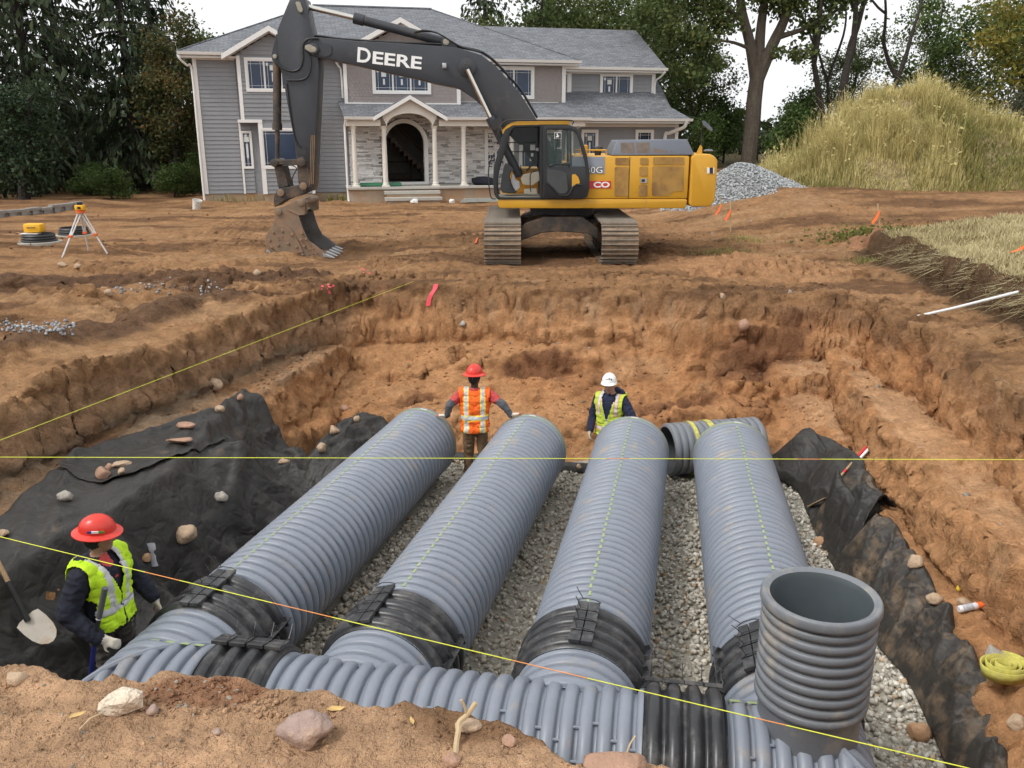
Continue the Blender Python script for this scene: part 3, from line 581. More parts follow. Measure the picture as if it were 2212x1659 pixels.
for q in pos+[pos[-1]+.5, pos[-1]+.63, pos[0]-.5, pos[0]-.38]:
    for aa in (r_.uniform(-.75, -.35), r_.uniform(-1.3, -.9)):
        e = np.array([0, 0, 1.])*math.cos(aa)+np.cross(MD, [0, 0, 1.])*math.sin(-aa); tq = q+p/2
        k.cyl(MA+MD*(tq-.028)+e*(PR-.022), MA+MD*(tq+.028)+e*(PR-.022), .011, n=8)
tag(k.build('vent_nub', M_PIPE, mroot, True), kind='stuff')
k = MB()
for q in (-2.50, -2.62, -2.75, -2.88, 1.56, 1.68): arc_patch(k, MA, MD, q, .036, PR+.008, -.36, -.27, 4)
tag(k.build('paint_line', M_GREEN, mroot), kind='stuff')
# ---- smooth core behind the ribs and weld beads round the mitres
for i, nn in ((0, n_l), (3, n_r)):
    p0, d = CROSS[i]
    for ax, no, sg in ((d, -nn, 1), (MD if i == 0 else -MD, nn, 1)):
        k = MB(); k.lathe([(-.9, PR-.046), (1.0, PR-.046)], p0, ax, 72); k = cut(k, p0, no); k.build('weld_core', M_PIPE, mroot, True)
    u_ = np.array([0, 0, 1.]); v_ = np.cross(nn, u_); v_ /= np.linalg.norm(v_); kk = 1/max(.3, abs(v_ @ np.cross(d, u_)))
    pts = [p0+u_*(PR-.012)*math.sin(t)+v_*(PR-.012)*kk*math.cos(t) for t in np.linspace(0, 2*math.pi, 73)]
    k = MB(); k.tube(pts, .026, 8, caps=False); k.build('weld_bead', M_PIPE, mroot, True)
# ---- riser
RX, RY = 2.02, 5.0
rr = thing('riser_pipe', (RX, RY, -1.1), 'short upright ribbed grey riser standing on the header, open at the top', 'pipe')
k = MB(); rp = .368
prof = [(0, .30), (0, .334), (.42, .334), (.435, rp-.03)]+[(t+.435, r) for t, r in ribs(0, .70, .078, rp, .028, .72)]
zt = .435+.70
prof += [(zt, rp-.02), (zt+.010, rp+.006), (zt+.03, rp+.014), (zt+.07, rp+.012), (zt+.085, rp+.002), (zt+.088, rp-.012), (zt+.082, rp-.022), (zt+.07, rp-.045)]
k.lathe(prof, (RX, RY, -1.32), (0, 0, 1), 88); k.build('pipe_wall', M_PIPE_D, rr, True, angle=50)
k = MB(); k.lathe([(zt+.07, rp-.044), (zt+.03, rp-.060), (.2, rp-.062), (.02, rp-.062), (.02, .01)], (RX, RY, -1.32), (0, 0, 1), 72); k.build('pipe_lining', mat('riser_lining', (.075, .09, .098), .32, .1, 3), rr, True, flip=True)
# ---- loose pipe across the far end
lr = thing('loose_pipe', (2.95, 12.05, -2.07), 'short loose ribbed pipe lying crosswise behind the far ends, yellow straps round it', 'pipe')
d = np.array([math.cos(.22), math.sin(.22), 0]); p0 = np.array([2.27, 11.86, -2.07+.395])
k = MB(); k.lathe([(0, .34)]+ribs(0, 1.45, .10, .392, .03, .8)+[(1.45, .34)], p0, d, 72); k.build('pipe_wall', M_PIPE_D, lr, True, angle=50)
k = MB(); k.lathe([(0, .34), (.01, .335), (1.45, .335)], p0, d, 64); k.build('pipe_lining', mat('loose_lining', (.05, .055, .06), .5, .1, 3), lr, True, flip=True)
M_STRAP = mat('yellow_webbing', (.50, .46, .10), .8, .25, 25, dirt=(.30, .24, .12), dscale=6, damt=.3)
for t in (.36, .62):
    k = MB(); k.lathe([(t-.03, .396), (t-.028, .403), (t+.028+.03*(t > .5), .403), (t+.03+.03*(t > .5), .396)], p0, d, 48); k.build('strap', M_STRAP, lr, True)
# ================================================================ FILTER FABRIC
M_FAB = mat('filter_fabric', (.030, .0275, .025), .55, .2, 5, spec=.4, dirt=(.11, .08, .052), dscale=2.4, damt=.05, bump=.2, bscale=90)
M_FABR = mat('dusty_filter_fabric', (.036, .032, .028), .55, .2, 5, spec=.4, dirt=(.17, .12, .076), dscale=4.0, damt=.36, bump=.2, bscale=90)
def crumple(m):
    n = m.node_tree.nodes; l = m.node_tree.links; b = n['Principled BSDF']; tc = n.new('ShaderNodeTexCoord'); wp = n.new('ShaderNodeTexNoise'); wp.inputs['Scale'].default_value = 1.6; l.new(tc.outputs['Object'], wp.inputs[0])
    ad = n.new('ShaderNodeVectorMath'); ad.operation = 'MULTIPLY_ADD'; l.new(wp.outputs['Color'], ad.inputs[0]); ad.inputs[1].default_value = (.5, .5, .5); l.new(tc.outputs['Object'], ad.inputs[2]); prev = b.inputs['Normal'].links[0].from_socket
    for sc, dist, st in ((2.1, .13, .42), (5.5, .05, .42), (13, .018, .35)):
        v = n.new('ShaderNodeTexVoronoi'); v.feature = 'DISTANCE_TO_EDGE'; v.inputs['Scale'].default_value = sc; l.new(ad.outputs[0], v.inputs[0]); bp = n.new('ShaderNodeBump'); bp.inputs['Strength'].default_value = st; bp.inputs['Distance'].default_value = dist; l.new(v.outputs['Distance'], bp.inputs['Height']); l.new(prev, bp.inputs['Normal']); prev = bp.outputs[0]
    l.new(prev, b.inputs['Normal'])
crumple(M_FAB); crumple(M_FABR)
def drape(name, A, B, ns, ntt, hfun, m, label, cat='fabric', bunch=.05, seed=0, th=.006):
    A = np.array(smooth_path([np.array([*p, 0.]) for p in A], 6))[:, :2]; B = np.array(smooth_path([np.array([*p, 0.]) for p in B], 6))[:, :2]
    def res(P):
        L = np.concatenate([[0], np.cumsum(np.linalg.norm(np.diff(P, axis=0), axis=1))]); s = np.linspace(0, L[-1], ns); return np.stack([np.interp(s, L, P[:, 0]), np.interp(s, L, P[:, 1])], 1)
    A, B = res(A), res(B); A = A+.05*np.stack([fbm(np.arange(ns)*.06, np.zeros(ns), None, 1, 4, seed), fbm(np.arange(ns)*.06, np.ones(ns)*9, None, 1, 4, seed+1)], 1)*np.sin(np.linspace(0, math.pi, ns))[:, None]**.3
    t = np.linspace(0, 1, ntt); X = A[:, None, 0]*(1-t)+B[:, None, 0]*t; Y = A[:, None, 1]*(1-t)+B[:, None, 1]*t; Sg = np.repeat(np.linspace(0, 1, ns)[:, None], ntt, 1); T = np.repeat(t[None], ns, 0)
    Z = hfun(X, Y, Sg, T); wd = np.linalg.norm(A-B, axis=1)[:, None]
    Z = Z+bunch*np.exp(-((T*wd-.06)/.06)**2)*(.5+.7*fbm(X, Y, None, 4, 2, seed+3))
    idx = np.arange(ns*ntt).reshape(ns, ntt); F_ = np.stack([idx[:-1, :-1], idx[1:, :-1], idx[1:, 1:], idx[:-1, 1:]], -1).reshape(-1, 4)
    me = mesh_from(name, np.stack([X, Y, Z], -1).reshape(-1, 3), F_, m, smooth=True); o = link_mesh(name, me); tag(o, label, cat)
    md = o.modifiers.new('thickness', 'SOLIDIFY'); md.thickness = th; md.offset = 1
    return o
def soft(x, y, n=1, st=.15):
    s = 0
    for i in range(-n, n+1):
        for j in range(-n, n+1): s = s+H(x+i*st, y+j*st, False)
    return s/(2*n+1)**2
def left_h(X, Y, Sg, T):
    z = np.maximum(soft(X, Y), H(X, Y, False)-.02)+.07
    drop = sstep(-.7, -1.2, z)
    al = (Y-.35*X)                     # folds hang down the face
    z = z+drop*(.22*fbm(al*1.5, X*.45, None, 1, 2, 201, ridge=True)+.085*fbm(al*4.2, X*.9, None, 1, 2, 202, ridge=True)+.02*fbm(al*11, X*2.2, None, 1, 2, 207, ridge=True))
    low = sstep(-1.6, -1.95, z)
    z = z+low*(.13*fbm(X*1.2+Y*2.6, X*.5, None, 1, 2, 203, ridge=True)+.06*fbm(X*2+Y*6, X*.8, None, 1, 2, 206, ridge=True))
    z = z+(1-drop)*(.04*fbm(X, Y, None, 2.4, 3, 204)+.05*fbm(X*3+Y, Y*.6, None, 1, 2, 205, ridge=True))
    def wr(ph, pw=3.): return (1-np.abs(np.sin(ph)))**pw
    ph1 = 5.2*(Y*.85-X*.55)+1.6*fbm(X, Y, None, .8, 2, 208); ph2 = 4.4*(Y*.3+X*.95)+2.2*fbm(X, Y, None, .9, 2, 209)
    z = z+sstep(-1.15, -1.7, z)*.075*wr(ph1)*(.4+.9*np.maximum(0, fbm(X, Y, None, .7, 2, 210)+.4))+sstep(-.85, -1.1, z)*sstep(-1.95, -1.6, z)*.09*wr(4.2*al+1.3*fbm(X, Y, None, 1, 2, 211), 2.)+.035*wr(ph2, 4)*(.3+np.maximum(0, fbm(X, Y, None, .6, 2, 212)))
    z = z+.022*wr(17*(Y*.9-X*.6)+3*fbm(X, Y, None, 1.2, 2, 213))*np.maximum(0, fbm(X, Y, None, .8, 2, 214)+.25)*sstep(-.9, -1.3, z)+.014*wr(14*(X+.4*Y)+3*fbm(X, Y, None, 1., 2, 215))*np.maximum(0, fbm(X, Y, None, .9, 2, 216)+.2)
    lump = .42*np.exp(-(((X+3.35)/.55)**2+((Y-9.9)/.6)**2))+.3*np.exp(-(((X+3.2)/.4)**2+((Y-11.1)/.5)**2))
    z = z+lump*sstep(-.85, -1.3, z)
    return np.minimum(z, -.66)
drape('filter_fabric', FA1, FB1, 330, 110, left_h, M_FAB, 'large black filter fabric sheet draped over the left bench, weighted with stones', seed=301)
# a loose overlapping flap along the seam
def flap_h(X, Y, Sg, T): return left_h(X, Y, Sg, T)+.02+.03*np.exp(-(T/.12)**2)+.05*np.exp(-((1-T)/.1)**2)*(.3+fbm(X, Y, None, 3, 2, 9)**2)
drape('fabric_flap', [(-4.95, 8.7), (-5.0, 9.35), (-4.55, 10.1), (-4.15, 10.5)], [(-4.35, 8.45), (-3.95, 8.9), (-3.75, 9.6), (-3.65, 10.4)], 120, 60, flap_h, M_FAB, 'upper overlapping lap of black fabric holding the flat slab stones', seed=311)
def lump_h(X, Y, Sg, T):
    b = np.sin(math.pi*np.clip(Sg, 0, 1))**.5*np.sin(math.pi*np.clip(T*.9+.08, 0, 1))**.6
    return -2.06+.92*b*(.85+.25*fbm(X, Y, None, 2, 2, 9))+.10*fbm(X*3-Y*2, Y*.8, None, 1.2, 3, 211, ridge=True)*b+.06*(1-np.abs(np.sin(7*X-4*Y+2*fbm(X, Y, None, 1.2, 2, 217))))**2.5*b+.03*fbm(X, Y, None, 7, 2, 212, ridge=True)*b
drape('fabric_bundle', [(-3.0, 10.75), (-3.02, 11.6), (-2.75, 12.3), (-2.35, 12.85), (-1.85, 12.95)], [(-2.2, 10.3), (-2.0, 10.9), (-1.85, 11.4), (-1.65, 11.9), (-1.45, 12.3)], 150, 80, lump_h, M_FAB, 'crumpled black fabric heap beside the far end of the leftmost pipe', bunch=.02, seed=321)
def right_h(X, Y, Sg, T):
    z = np.maximum(soft(X, Y, 1, .12), H(X, Y, False)-.05)+.06
    al = Y*1.0+X*.5
    am = np.sin(math.pi*np.clip(T, 0, 1))**.6
    z = z+am*(.13*fbm(al*1.7, X*.5+T*.7, None, 1, 2, 221, ridge=True)+.075*fbm(al*4.4, X*1.2, None, 1, 2, 222, ridge=True)+.035*fbm(al*10, X*2, None, 1, 2, 223, ridge=True))
    wr = lambda ph, pw=2.5: (1-np.abs(np.sin(ph)))**pw
    z = z+am*(.10*wr(3.4*(Y+.6*X)+1.8*fbm(X, Y, None, 1.1, 2, 224))+.055*wr(8.5*(Y*.8-X*.9)+2*fbm(X, Y, None, 1.6, 2, 225))+.05*wr(6*X+2.5*fbm(X, Y, None, .8, 2, 226)))
    z = z+am*(.030*wr(15*(Y+.4*X)+3*fbm(X, Y, None, 1.4, 2, 228))*np.maximum(0, fbm(X, Y, None, 1.1, 2, 229)+.45)+.024*wr(21*(Y*.6+X)+3*fbm(X, Y, None, 1.8, 2, 230))*np.maximum(0, fbm(X, Y, None, 1.3, 2, 233)+.4))
    z = z+.19*np.sin(math.pi*np.clip(T*1.0, 0, 1))**1.2*(.8+.5*fbm(X, Y, None, .7, 2, 227))
    z = np.where(T > .93, np.minimum(z, -2.03+(1-T)*1.6), z)
    return z
A2 = [(3.5, 4.4), (3.70, 5.3), (3.88, 6.0), (4.02, 6.85), (4.18, 7.9), (4.32, 9.0), (4.46, 9.45), (4.48, 10.2)]
B2 = [(3.30, 4.4), (3.44, 5.6), (3.54, 6.2), (3.63, 6.8), (3.6, 7.5), (3.74, 9.0), (3.80, 9.6), (3.88, 10.2)]
drape('filter_fabric', A2, B2, 330, 80, right_h, M_FABR, 'dusty wrinkled black fabric strip running along the right edge of the gravel', bunch=.09, seed=331)
def tent_h(X, Y, Sg, T):
    z = soft(X, Y, 1, .12)+.05
    pk = .62*np.exp(-(((X-4.20)/.28)**2+((Y-11.7)/.34)**2))+.42*np.exp(-(((X-4.22)/.30)**2+((Y-10.9)/.6)**2))
    z = z+pk*(1-.35*T)+.05*fbm(Y*2.6+X*1.4, X*1.3, None, 1, 3, 231, ridge=True)+.07*(1-np.abs(np.sin(7*X+1.5*Y+1.5*fbm(X, Y, None, 1.2, 2, 232))))**2.5
    return np.where(T > .9, np.minimum(z, -2.02+(1-T)*2.2), z)
drape('fabric_tent', [(4.50, 9.75), (4.52, 10.4), (4.60, 11.0), (4.52, 11.6), (4.30, 12.0)], [(3.84, 9.7), (3.90, 10.4), (4.0, 11.2), (3.70, 11.8), (3.5, 12.0)], 150, 70, tent_h, M_FAB, 'black fabric propped up into a peak at the far right corner of the gravel', bunch=.06, seed=341)
def fold_h(X, Y, Sg, T): return np.maximum(right_h(X, Y, Sg, T), soft(X, Y, 1, .12)+.08)+.06+.06*np.sin(T*math.pi)+.03*fbm(X*6, Y*1.5, None, 1, 2, 241)
drape('fabric_scrap', [(4.42, 9.05), (4.30, 9.6), (4.2, 10.1)], [(3.78, 8.85), (3.80, 9.4), (3.96, 10.05)], 60, 50, fold_h, M_FAB, 'folded black fabric piece below the shovel handle on the right', bunch=.05, seed=351)
def rim_h(X, Y, Sg, T): return -2.08+.13*np.sin(math.pi*T)+.02*fbm(X, Y, None, 5, 2, 8)
drape('fabric_edge', [(-1.35, 12.75), (-.7, 12.58), (.1, 12.4), (.9, 12.15), (1.5, 12.1)], [(-1.4, 12.5), (-.75, 12.36), (.05, 12.2), (.85, 11.95), (1.5, 11.9)], 90, 16, rim_h, M_FAB, 'narrow rolled edge of black fabric along the far gravel border', bunch=0, seed=361)
# ================================================================ HOUSE  (local: u along the front, w into the house, z up)
PSI = R(13)
M_SID = mat('grey_fibre_siding', (.235, .243, .258), .75, .07, 2.0, bump=.08, bscale=40)
M_TRIM = mat('white_trim_paint', (.74, .73, .71), .5, .04, 2)
M_SHK = mat('taupe_scallop_shingle', (.275, .245, .235), .8, .12, 7)
M_CREAM = mat('cream_column_paint', (.70, .66, .59), .55, .05, 2)
M_GLASS = mat('window_glass_film', (.018, .035, .075), .12, .25, 1.2, spec=.5)
M_STKR = mat('window_sticker', (.62, .64, .63), .6, .1, 9)
M_CONC = mat('foundation_concrete', (.36, .29, .22), .9, .15, 2.2, dirt=(.40, .24, .13), dscale=.9, damt=.45)
M_SLAB = mat('porch_slab', (.42, .40, .36), .8, .1, 4)
M_DARKIN = mat('hall_plaster', (.20, .19, .17), .8, .1, 2)
M_WOOD = mat('brown_stair_wood', (.09, .05, .03), .5, .2, 6)
def roof_mat():
    m = bpy.data.materials.new('grey_roof_shingles'); m.use_nodes = True; n = m.node_tree.nodes; l = m.node_tree.links; b = n['Principled BSDF']
    tc = n.new('ShaderNodeTexCoord'); sp = n.new('ShaderNodeSeparateXYZ'); l.new(tc.outputs['Object'], sp.inputs[0])
    my = n.new('ShaderNodeMath'); my.operation = 'MULTIPLY'; my.inputs[1].default_value = 2.3; l.new(sp.outputs[2], my.inputs[0])
    cb = n.new('ShaderNodeCombineXYZ'); l.new(sp.outputs[0], cb.inputs[0]); l.new(my.outputs[0], cb.inputs[1])
    br = n.new('ShaderNodeTexBrick'); l.new(cb.outputs[0], br.inputs[0]); br.inputs['Scale'].default_value = 1; br.inputs['Brick Width'].default_value = .34; br.inputs['Row Height'].default_value = .15; br.inputs['Mortar Size'].default_value = .012; br.inputs['Bias'].default_value = 0
    br.inputs['Color1'].default_value = (.118, .125, .138, 1); br.inputs['Color2'].default_value = (.185, .195, .215, 1); br.inputs['Mortar'].default_value = (.085, .088, .095, 1)
    ns = n.new('ShaderNodeTexNoise'); ns.inputs['Scale'].default_value = 9; ns.inputs['Detail'].default_value = 5; l.new(tc.outputs['Object'], ns.inputs[0])
    mr = n.new('ShaderNodeMapRange'); mr.inputs[1].default_value = .3; mr.inputs[2].default_value = .7; mr.inputs[3].default_value = .75; mr.inputs[4].default_value = 1.2; l.new(ns.outputs[0], mr.inputs[0])
    mu = n.new('ShaderNodeMix'); mu.data_type = 'RGBA'; mu.blend_type = 'MULTIPLY'; mu.inputs[0].default_value = 1; l.new(br.outputs[0], mu.inputs[6]); l.new(mr.outputs[0], mu.inputs[7]); l.new(mu.outputs[2], b.inputs[0]); b.inputs['Roughness'].default_value = .9
    bp = n.new('ShaderNodeBump'); bp.inputs['Strength'].default_value = .5; bp.inputs['Distance'].default_value = .02; l.new(br.outputs['Fac'], bp.inputs['Height']); bp.invert = True; l.new(bp.outputs[0], b.inputs['Normal'])
    return m
M_ROOF = roof_mat()
house = thing('house', (-12.75, 36.5, 0), 'two storey grey sided house with white trim and arched stone porch', 'house')
house.rotation_euler.z = PSI; ORG[house.name] = np.zeros(3)
def HB(name, m, fn, parent=None, **kw):
    k = MB(); fn(k); return k.build(name, m, parent or house, **kw)
def hbox(name, m, *b, parent=None, **kw): return HB(name, m, lambda k: [k.box(*q) for q in b], parent, **kw)
# ---- walls (each volume a wall part)
WALL = {}
def wall(key, m, fn): WALL[key] = HB('wall', m, fn)
wall('left', M_SID, lambda k: k.box(0, 5.98, .02, 10, .4, 5.9))
wall('bump', M_SID, lambda k: (k.box(1.72, 4.42, -.48, .0, 3.25, 5.85), k.box(2.36, 4.42, -.48, .0, .4, 3.25), k.add([(1.72, -.48, 5.85), (4.42, -.48, 5.85), (3.05, -.48, 6.62), (1.72, 0, 5.85), (4.42, 0, 5.85), (3.05, 0, 6.62)], [(0, 1, 2), (5, 4, 3), (0, 2, 5, 3), (1, 4, 5, 2)])))
wall('mid', M_SHK, lambda k: (k.box(6.0, 10.68, -.28, .3, 4.0, 5.85), k.add([(6.0, -.28, 5.85), (10.5, -.28, 5.85), (8.25, -.28, 7.05), (6.0, 1, 5.85), (10.5, 1, 5.85), (8.25, 1, 7.05)], [(0, 1, 2), (5, 4, 3), (0, 2, 5, 3), (1, 4, 5, 2)])))
wall('midright', M_SHK, lambda k: k.box(10.68, 15.45, .02, 9, 4.0, 5.8))
wall('wing', M_SID, lambda k: k.box(15.45, 19.9, .62, 8, 4.1, 5.6))
wall('porch', M_DARKIN, lambda k: (k.box(5.98, 7.5, .05, .3, .5, 4.0), k.box(9.2, 12.9, .05, .3, .5, 4.0), k.box(7.5, 9.2, .05, .3, 3.3, 4.0)))
wall('right', M_SID, lambda k: k.box(12.9, 20.9, .02, 8, .3, 3.35))
# ---- clapboards: one object per course and stretch
pk = MB(); pk.add([(0, -.030, 0), (1, -.030, 0), (1, 0, 0), (0, 0, 0), (0, -.006, .165), (1, -.006, .165), (1, 0, .165), (0, 0, .165)], [(0, 3, 2, 1), (4, 5, 6, 7), (0, 1, 5, 4), (1, 2, 6, 5), (2, 3, 7, 6), (3, 0, 4, 7)])
PLANK = mesh_from('plank', np.array(pk.v), pk.f, M_SID)
def siding(key, u0, u1, w_, z0, z1, holes=(), ulim=None):
    par = WALL[key]; z = z0
    while z < z1-.03:
        h = min(.165, z1-z); a, b = (u0, u1) if ulim is None else ulim(z+h*.6, u0, u1)
        cuts = [(a, b)]
        for (h0, h1, y0, y1) in holes:
            if y0 < z+h*.5 < y1:
                nc = []
                for p, q_ in cuts:
                    if h1 <= p or h0 >= q_: nc.append((p, q_))
                    else:
                        if h0 > p+.04: nc.append((p, h0))
                        if h1 < q_-.04: nc.append((h1, q_))
                cuts = nc
        for p, q_ in cuts:
            if q_-p < .03: continue
            o = link_mesh('plank', PLANK, par); o.location = (p, w_, z); o.scale = (q_-p, 1, h/.165)
        z += .165
siding('left', .12, 1.60, 0, .42, 5.72, [(1.52, 2.4, .4, 3.45)]); siding('left', 4.5, 5.9, 0, .42, 5.72)
HL = [(2.02, 4.12, 4.44, 5.78), (2.40, 4.12, 1.44, 3.05)]
siding('bump', 1.82, 4.34, -.482, 3.36, 5.85, HL); siding('bump', 2.50, 4.34, -.482, .42, 3.24, HL)
siding('bump', 1.72, 4.42, -.482, 5.85, 6.6, [], lambda z, a, b: (max(a, 3.05-(6.62-z)*1.73), min(b, 3.05+(6.62-z)*1.73)))
siding('left', 1.62, 2.02, -.0, .42, 1.35); siding('left', 1.62, 2.02, 0, 2.98, 3.3)
siding('wing', 15.95, 19.78, .618, 4.32, 5.5, [(17.3, 18.85, 4.2, 5.6)])
siding('right', 15.9, 20.78, .018, .35, 3.15, [(16.25, 17.1, 1.3, 3.05), (18.85, 19.75, 1.9, 3.05)])
# ---- scallop shingles (too small to pick apart): one part per wall
def scallops(key, u0, u1, w_, z0, z1, holes=(), lim=None):
    k = MB(); z = z0; row = 0; sw = .15
    while z < z1:
        a, b = (u0, u1) if lim is None else lim(z, u0, u1); u = a-(row % 2)*sw/2
        while u < b:
            c = u+sw/2
            if a+.04 < c < b-.04 and not any(h0 < c < h1 and y0 < z+.06 < y1 for h0, h1, y0, y1 in holes):
                pts = [(c+sw*.48*math.cos(t), z+.055+.055*math.sin(t)) for t in np.linspace(math.pi, 2*math.pi, 6)]+[(c+sw*.48, z+.14), (c-sw*.48, z+.14)]
                n_ = len(pts); k.add([(p, w_-.012, q_) if q_ < z+.12 else (p, w_-.002, q_) for p, q_ in pts]+[(p, w_, q_) for p, q_ in pts], [tuple(range(n_))]+[(i, n_+i, n_+(i+1) % n_, (i+1) % n_) for i in range(n_-1)])
            u += sw
        z += .125; row += 1
    tag(k.build('shingles', M_SHK, WALL[key]), kind='stuff')
scallops('mid', 6.05, 10.62, -.283, 4.05, 5.8, [(7.05, 9.5, 4.4, 5.6)])
scallops('mid', 6.0, 10.5, -.283, 5.8, 7.0, [], lambda z, a, b: (8.25-(7.0-z)*1.87, 8.25+(7.0-z)*1.87))
scallops('midright', 10.72, 15.36, .017, 4.15, 5.66, [(12.2, 14.1, 4.25, 5.65)])
# ---- ledgestone veneer
k = MB(); r_ = random.Random(3); cols = []
z = .72
while z < 3.95:
    hh = r_.choice([.05, .06, .07, .085]); u = 5.98+r_.uniform(-.2, 0)
    while u < 12.9:
        L = r_.uniform(.14, .5); c = u+L/2; a_in = 7.36 < c < 9.34 and (z < 2.45 or (c-8.35)**2+(z-2.42)**2 < 1.02**2)
        if not a_in:
            pr = r_.uniform(.0, .035); n0 = len(k.v); k.box(max(u, 5.98)+.003, min(u+L, 12.9)-.003, .02-pr, .06, z+.003, z+hh-.003); g = r_.choice([.74, .68, .60, .70, .78, .50, .34]); cols += [(g*1.0, g*.97, g*.95)]*(len(k.v)-n0)
        u += L
    z += hh
me = mesh_from('stone_veneer', np.array(k.v), k.f, mat('ledgestone', (1, 1, 1), .85, .18, 9, vcol=True), colors=np.array(cols)); o = link_mesh('stone_veneer', me, WALL['porch']); tag(o, 'pale grey and white ledgestone veneer', kind='stuff')
# ---- foundation
hbox('foundation', M_CONC, (.02, 5.98, .02, 9.9, -.5, .4), (2.38, 4.40, -.46, .02, -.5, .4), (12.9, 20.88, .04, 8, -.5, .3))
# ---- roofs
def slab(k, pts, th=.09):
    n_ = len(pts); nv = np.cross(np.subtract(pts[1], pts[0]), np.subtract(pts[2], pts[0])); nv = nv/np.linalg.norm(nv); nv = nv if nv[2] > 0 else -nv
    k.add([tuple(p) for p in pts]+[tuple(np.array(p)-nv*th) for p in pts], [tuple(range(n_)), tuple(range(2*n_-1, n_-1, -1))]+[(i, n_+i, n_+(i+1) % n_, (i+1) % n_) for i in range(n_)])
EZ = 5.92
def main_roof(k):
    a, b, c, d = (-.5, -.5, EZ), (16.0, -.5, EZ-.05), (16.0, 12.5, EZ-.05), (-.5, 12.5, EZ); r0, r1 = (4.94, 6, 8.57), (10.44, 6, 8.57)
    slab(k, [a, b, r1, r0]); slab(k, [b, c, r1]); slab(k, [c, d, r0, r1]); slab(k, [d, a, r0])
roof = HB('roof', M_ROOF, main_roof)
HB('ridge_cap', M_ROOF, lambda k: (k.tube([(4.9, 6, 8.59), (10.5, 6, 8.59)], .06, 6), k.tube([(10.44, 6, 8.59), (16.0, -.5, EZ-.03)], .03, 6), k.tube([(4.94, 6, 8.59), (-.5, -.5, EZ+.02)], .03, 6)), roof)
HB('roof', M_ROOF, lambda k: (slab(k, [(1.2, -.92, 5.84), (3.05, -.92, 6.92), (3.05, 2.2, 6.92), (1.2, 0.2, 5.84)]), slab(k, [(4.9, -.92, 5.84), (3.05, -.92, 6.92), (3.05, 2.2, 6.92), (4.9, 0.2, 5.84)])))
HB('roof', M_ROOF, lambda k: (slab(k, [(5.4, -.82, 5.86), (8.25, -.82, 7.38), (8.25, 3.3, 7.38), (5.4, -.3, 5.86)]), slab(k, [(11.1, -.82, 5.86), (8.25, -.82, 7.38), (8.25, 3.3, 7.38), (11.1, -.3, 5.86)])))
HB('roof', M_ROOF, lambda k: (slab(k, [(14.0, .05, 5.66), (20.25, .05, 5.66), (20.38, 4.5, 7.72), (12.4, 4.5, 7.72)]), slab(k, [(14, 9.0, 5.6), (20.3, 9.0, 5.6), (20.38, 4.5, 7.72), (12.4, 4.5, 7.72)]), k.add([(20.1, .8, 5.5), (20.1, 8.4, 5.5), (20.1, 4.5, 7.6)], [(0, 1, 2)])))
HB('roof', M_ROOF, lambda k: (slab(k, [(15.2, -.9, 3.47), (21.16, -.9, 3.47), (20.42, -.25, 3.97), (20.12, .65, 4.68), (15.2, .65, 4.68)]), slab(k, [(19.5, .60, 4.62), (20.12, .65, 4.68), (20.36, 4.4, 7.5), (19.5, 4.4, 7.44)]), k.add([(20.10, .66, 4.6), (20.34, 4.4, 7.4), (20.9, 4.4, 3.5), (20.9, .0, 3.4), (20.4, -.25, 3.9)], [(0, 1, 2, 3, 4)])))
proof = HB('roof', M_ROOF, lambda k: slab(k, [(5.75, -1.92, 3.47), (7.25, -1.92, 3.47), (8.2, .0, 4.14), (5.62, .0, 4.14)]))
HB('roof', M_ROOF, lambda k: slab(k, [(9.55, -1.92, 3.47), (16.1, -1.92, 3.47), (15.35, .0, 4.14), (8.6, .0, 4.14)]))
HB('roof', M_ROOF, lambda k: (slab(k, [(6.88, -2.02, 3.50), (8.40, -2.02, 4.34), (8.40, .0, 4.34), (6.88, -1.2, 3.50)], .05), slab(k, [(9.92, -2.02, 3.50), (8.40, -2.02, 4.34), (8.40, .0, 4.34), (9.92, -1.2, 3.50)], .05)))
# ---- gutters, fascias, rakes, soffits, corner boards
def gut(u0, u1, w_, z, h=.13): return HB('gutter', M_TRIM, lambda k: k.add([(u0, w_, z), (u1, w_, z), (u1, w_-.10, z+.02), (u0, w_-.10, z+.02), (u0, w_, z+h), (u1, w_, z+h), (u1, w_-.13, z+h), (u0, w_-.13, z+h)], [(0, 3, 2, 1), (4, 5, 6, 7), (0, 1, 5, 4), (1, 2, 6, 5), (2, 3, 7, 6), (3, 0, 4, 7)]))
gut(-.5, 1.22, -.5, 5.79); gut(11.1, 16.05, -.5, 5.73); gut(15.5, 20.28, .06, 5.53); gut(5.75, 6.9, -1.9, 3.35); gut(9.9, 16.12, -1.9, 3.35); gut(16.0, 21.2, -.9, 3.34)
def rake(u0, z0, u1, z1, w_, h=.20, th=.05):
    HB('rake_board', M_TRIM, lambda k: k.prism([(u0, z0), (u1, z1), (u1, z1-h), (u0, z0-h)], lambda a, b, d: (a, d, b), w_, w_+th))
for u0, z0, u1, z1, w_ in ((1.18, 5.84, 3.05, 6.92, -.94), (4.92, 5.84, 3.05, 6.92, -.94), (5.38, 5.86, 8.25, 7.38, -.84), (11.12, 5.86, 8.25, 7.38, -.84)): rake(u0, z0-.02, u1, z1-.02, w_)
for u0, z0, u1, z1, w_ in ((1.30, 5.74, 3.05, 6.72, -.80), (4.8, 5.74, 3.05, 6.72, -.80), (5.6, 5.80, 8.25, 7.18, -.7), (10.9, 5.80, 8.25, 7.18, -.7)): rake(u0, z0, u1, z1, w_, .06, .4)
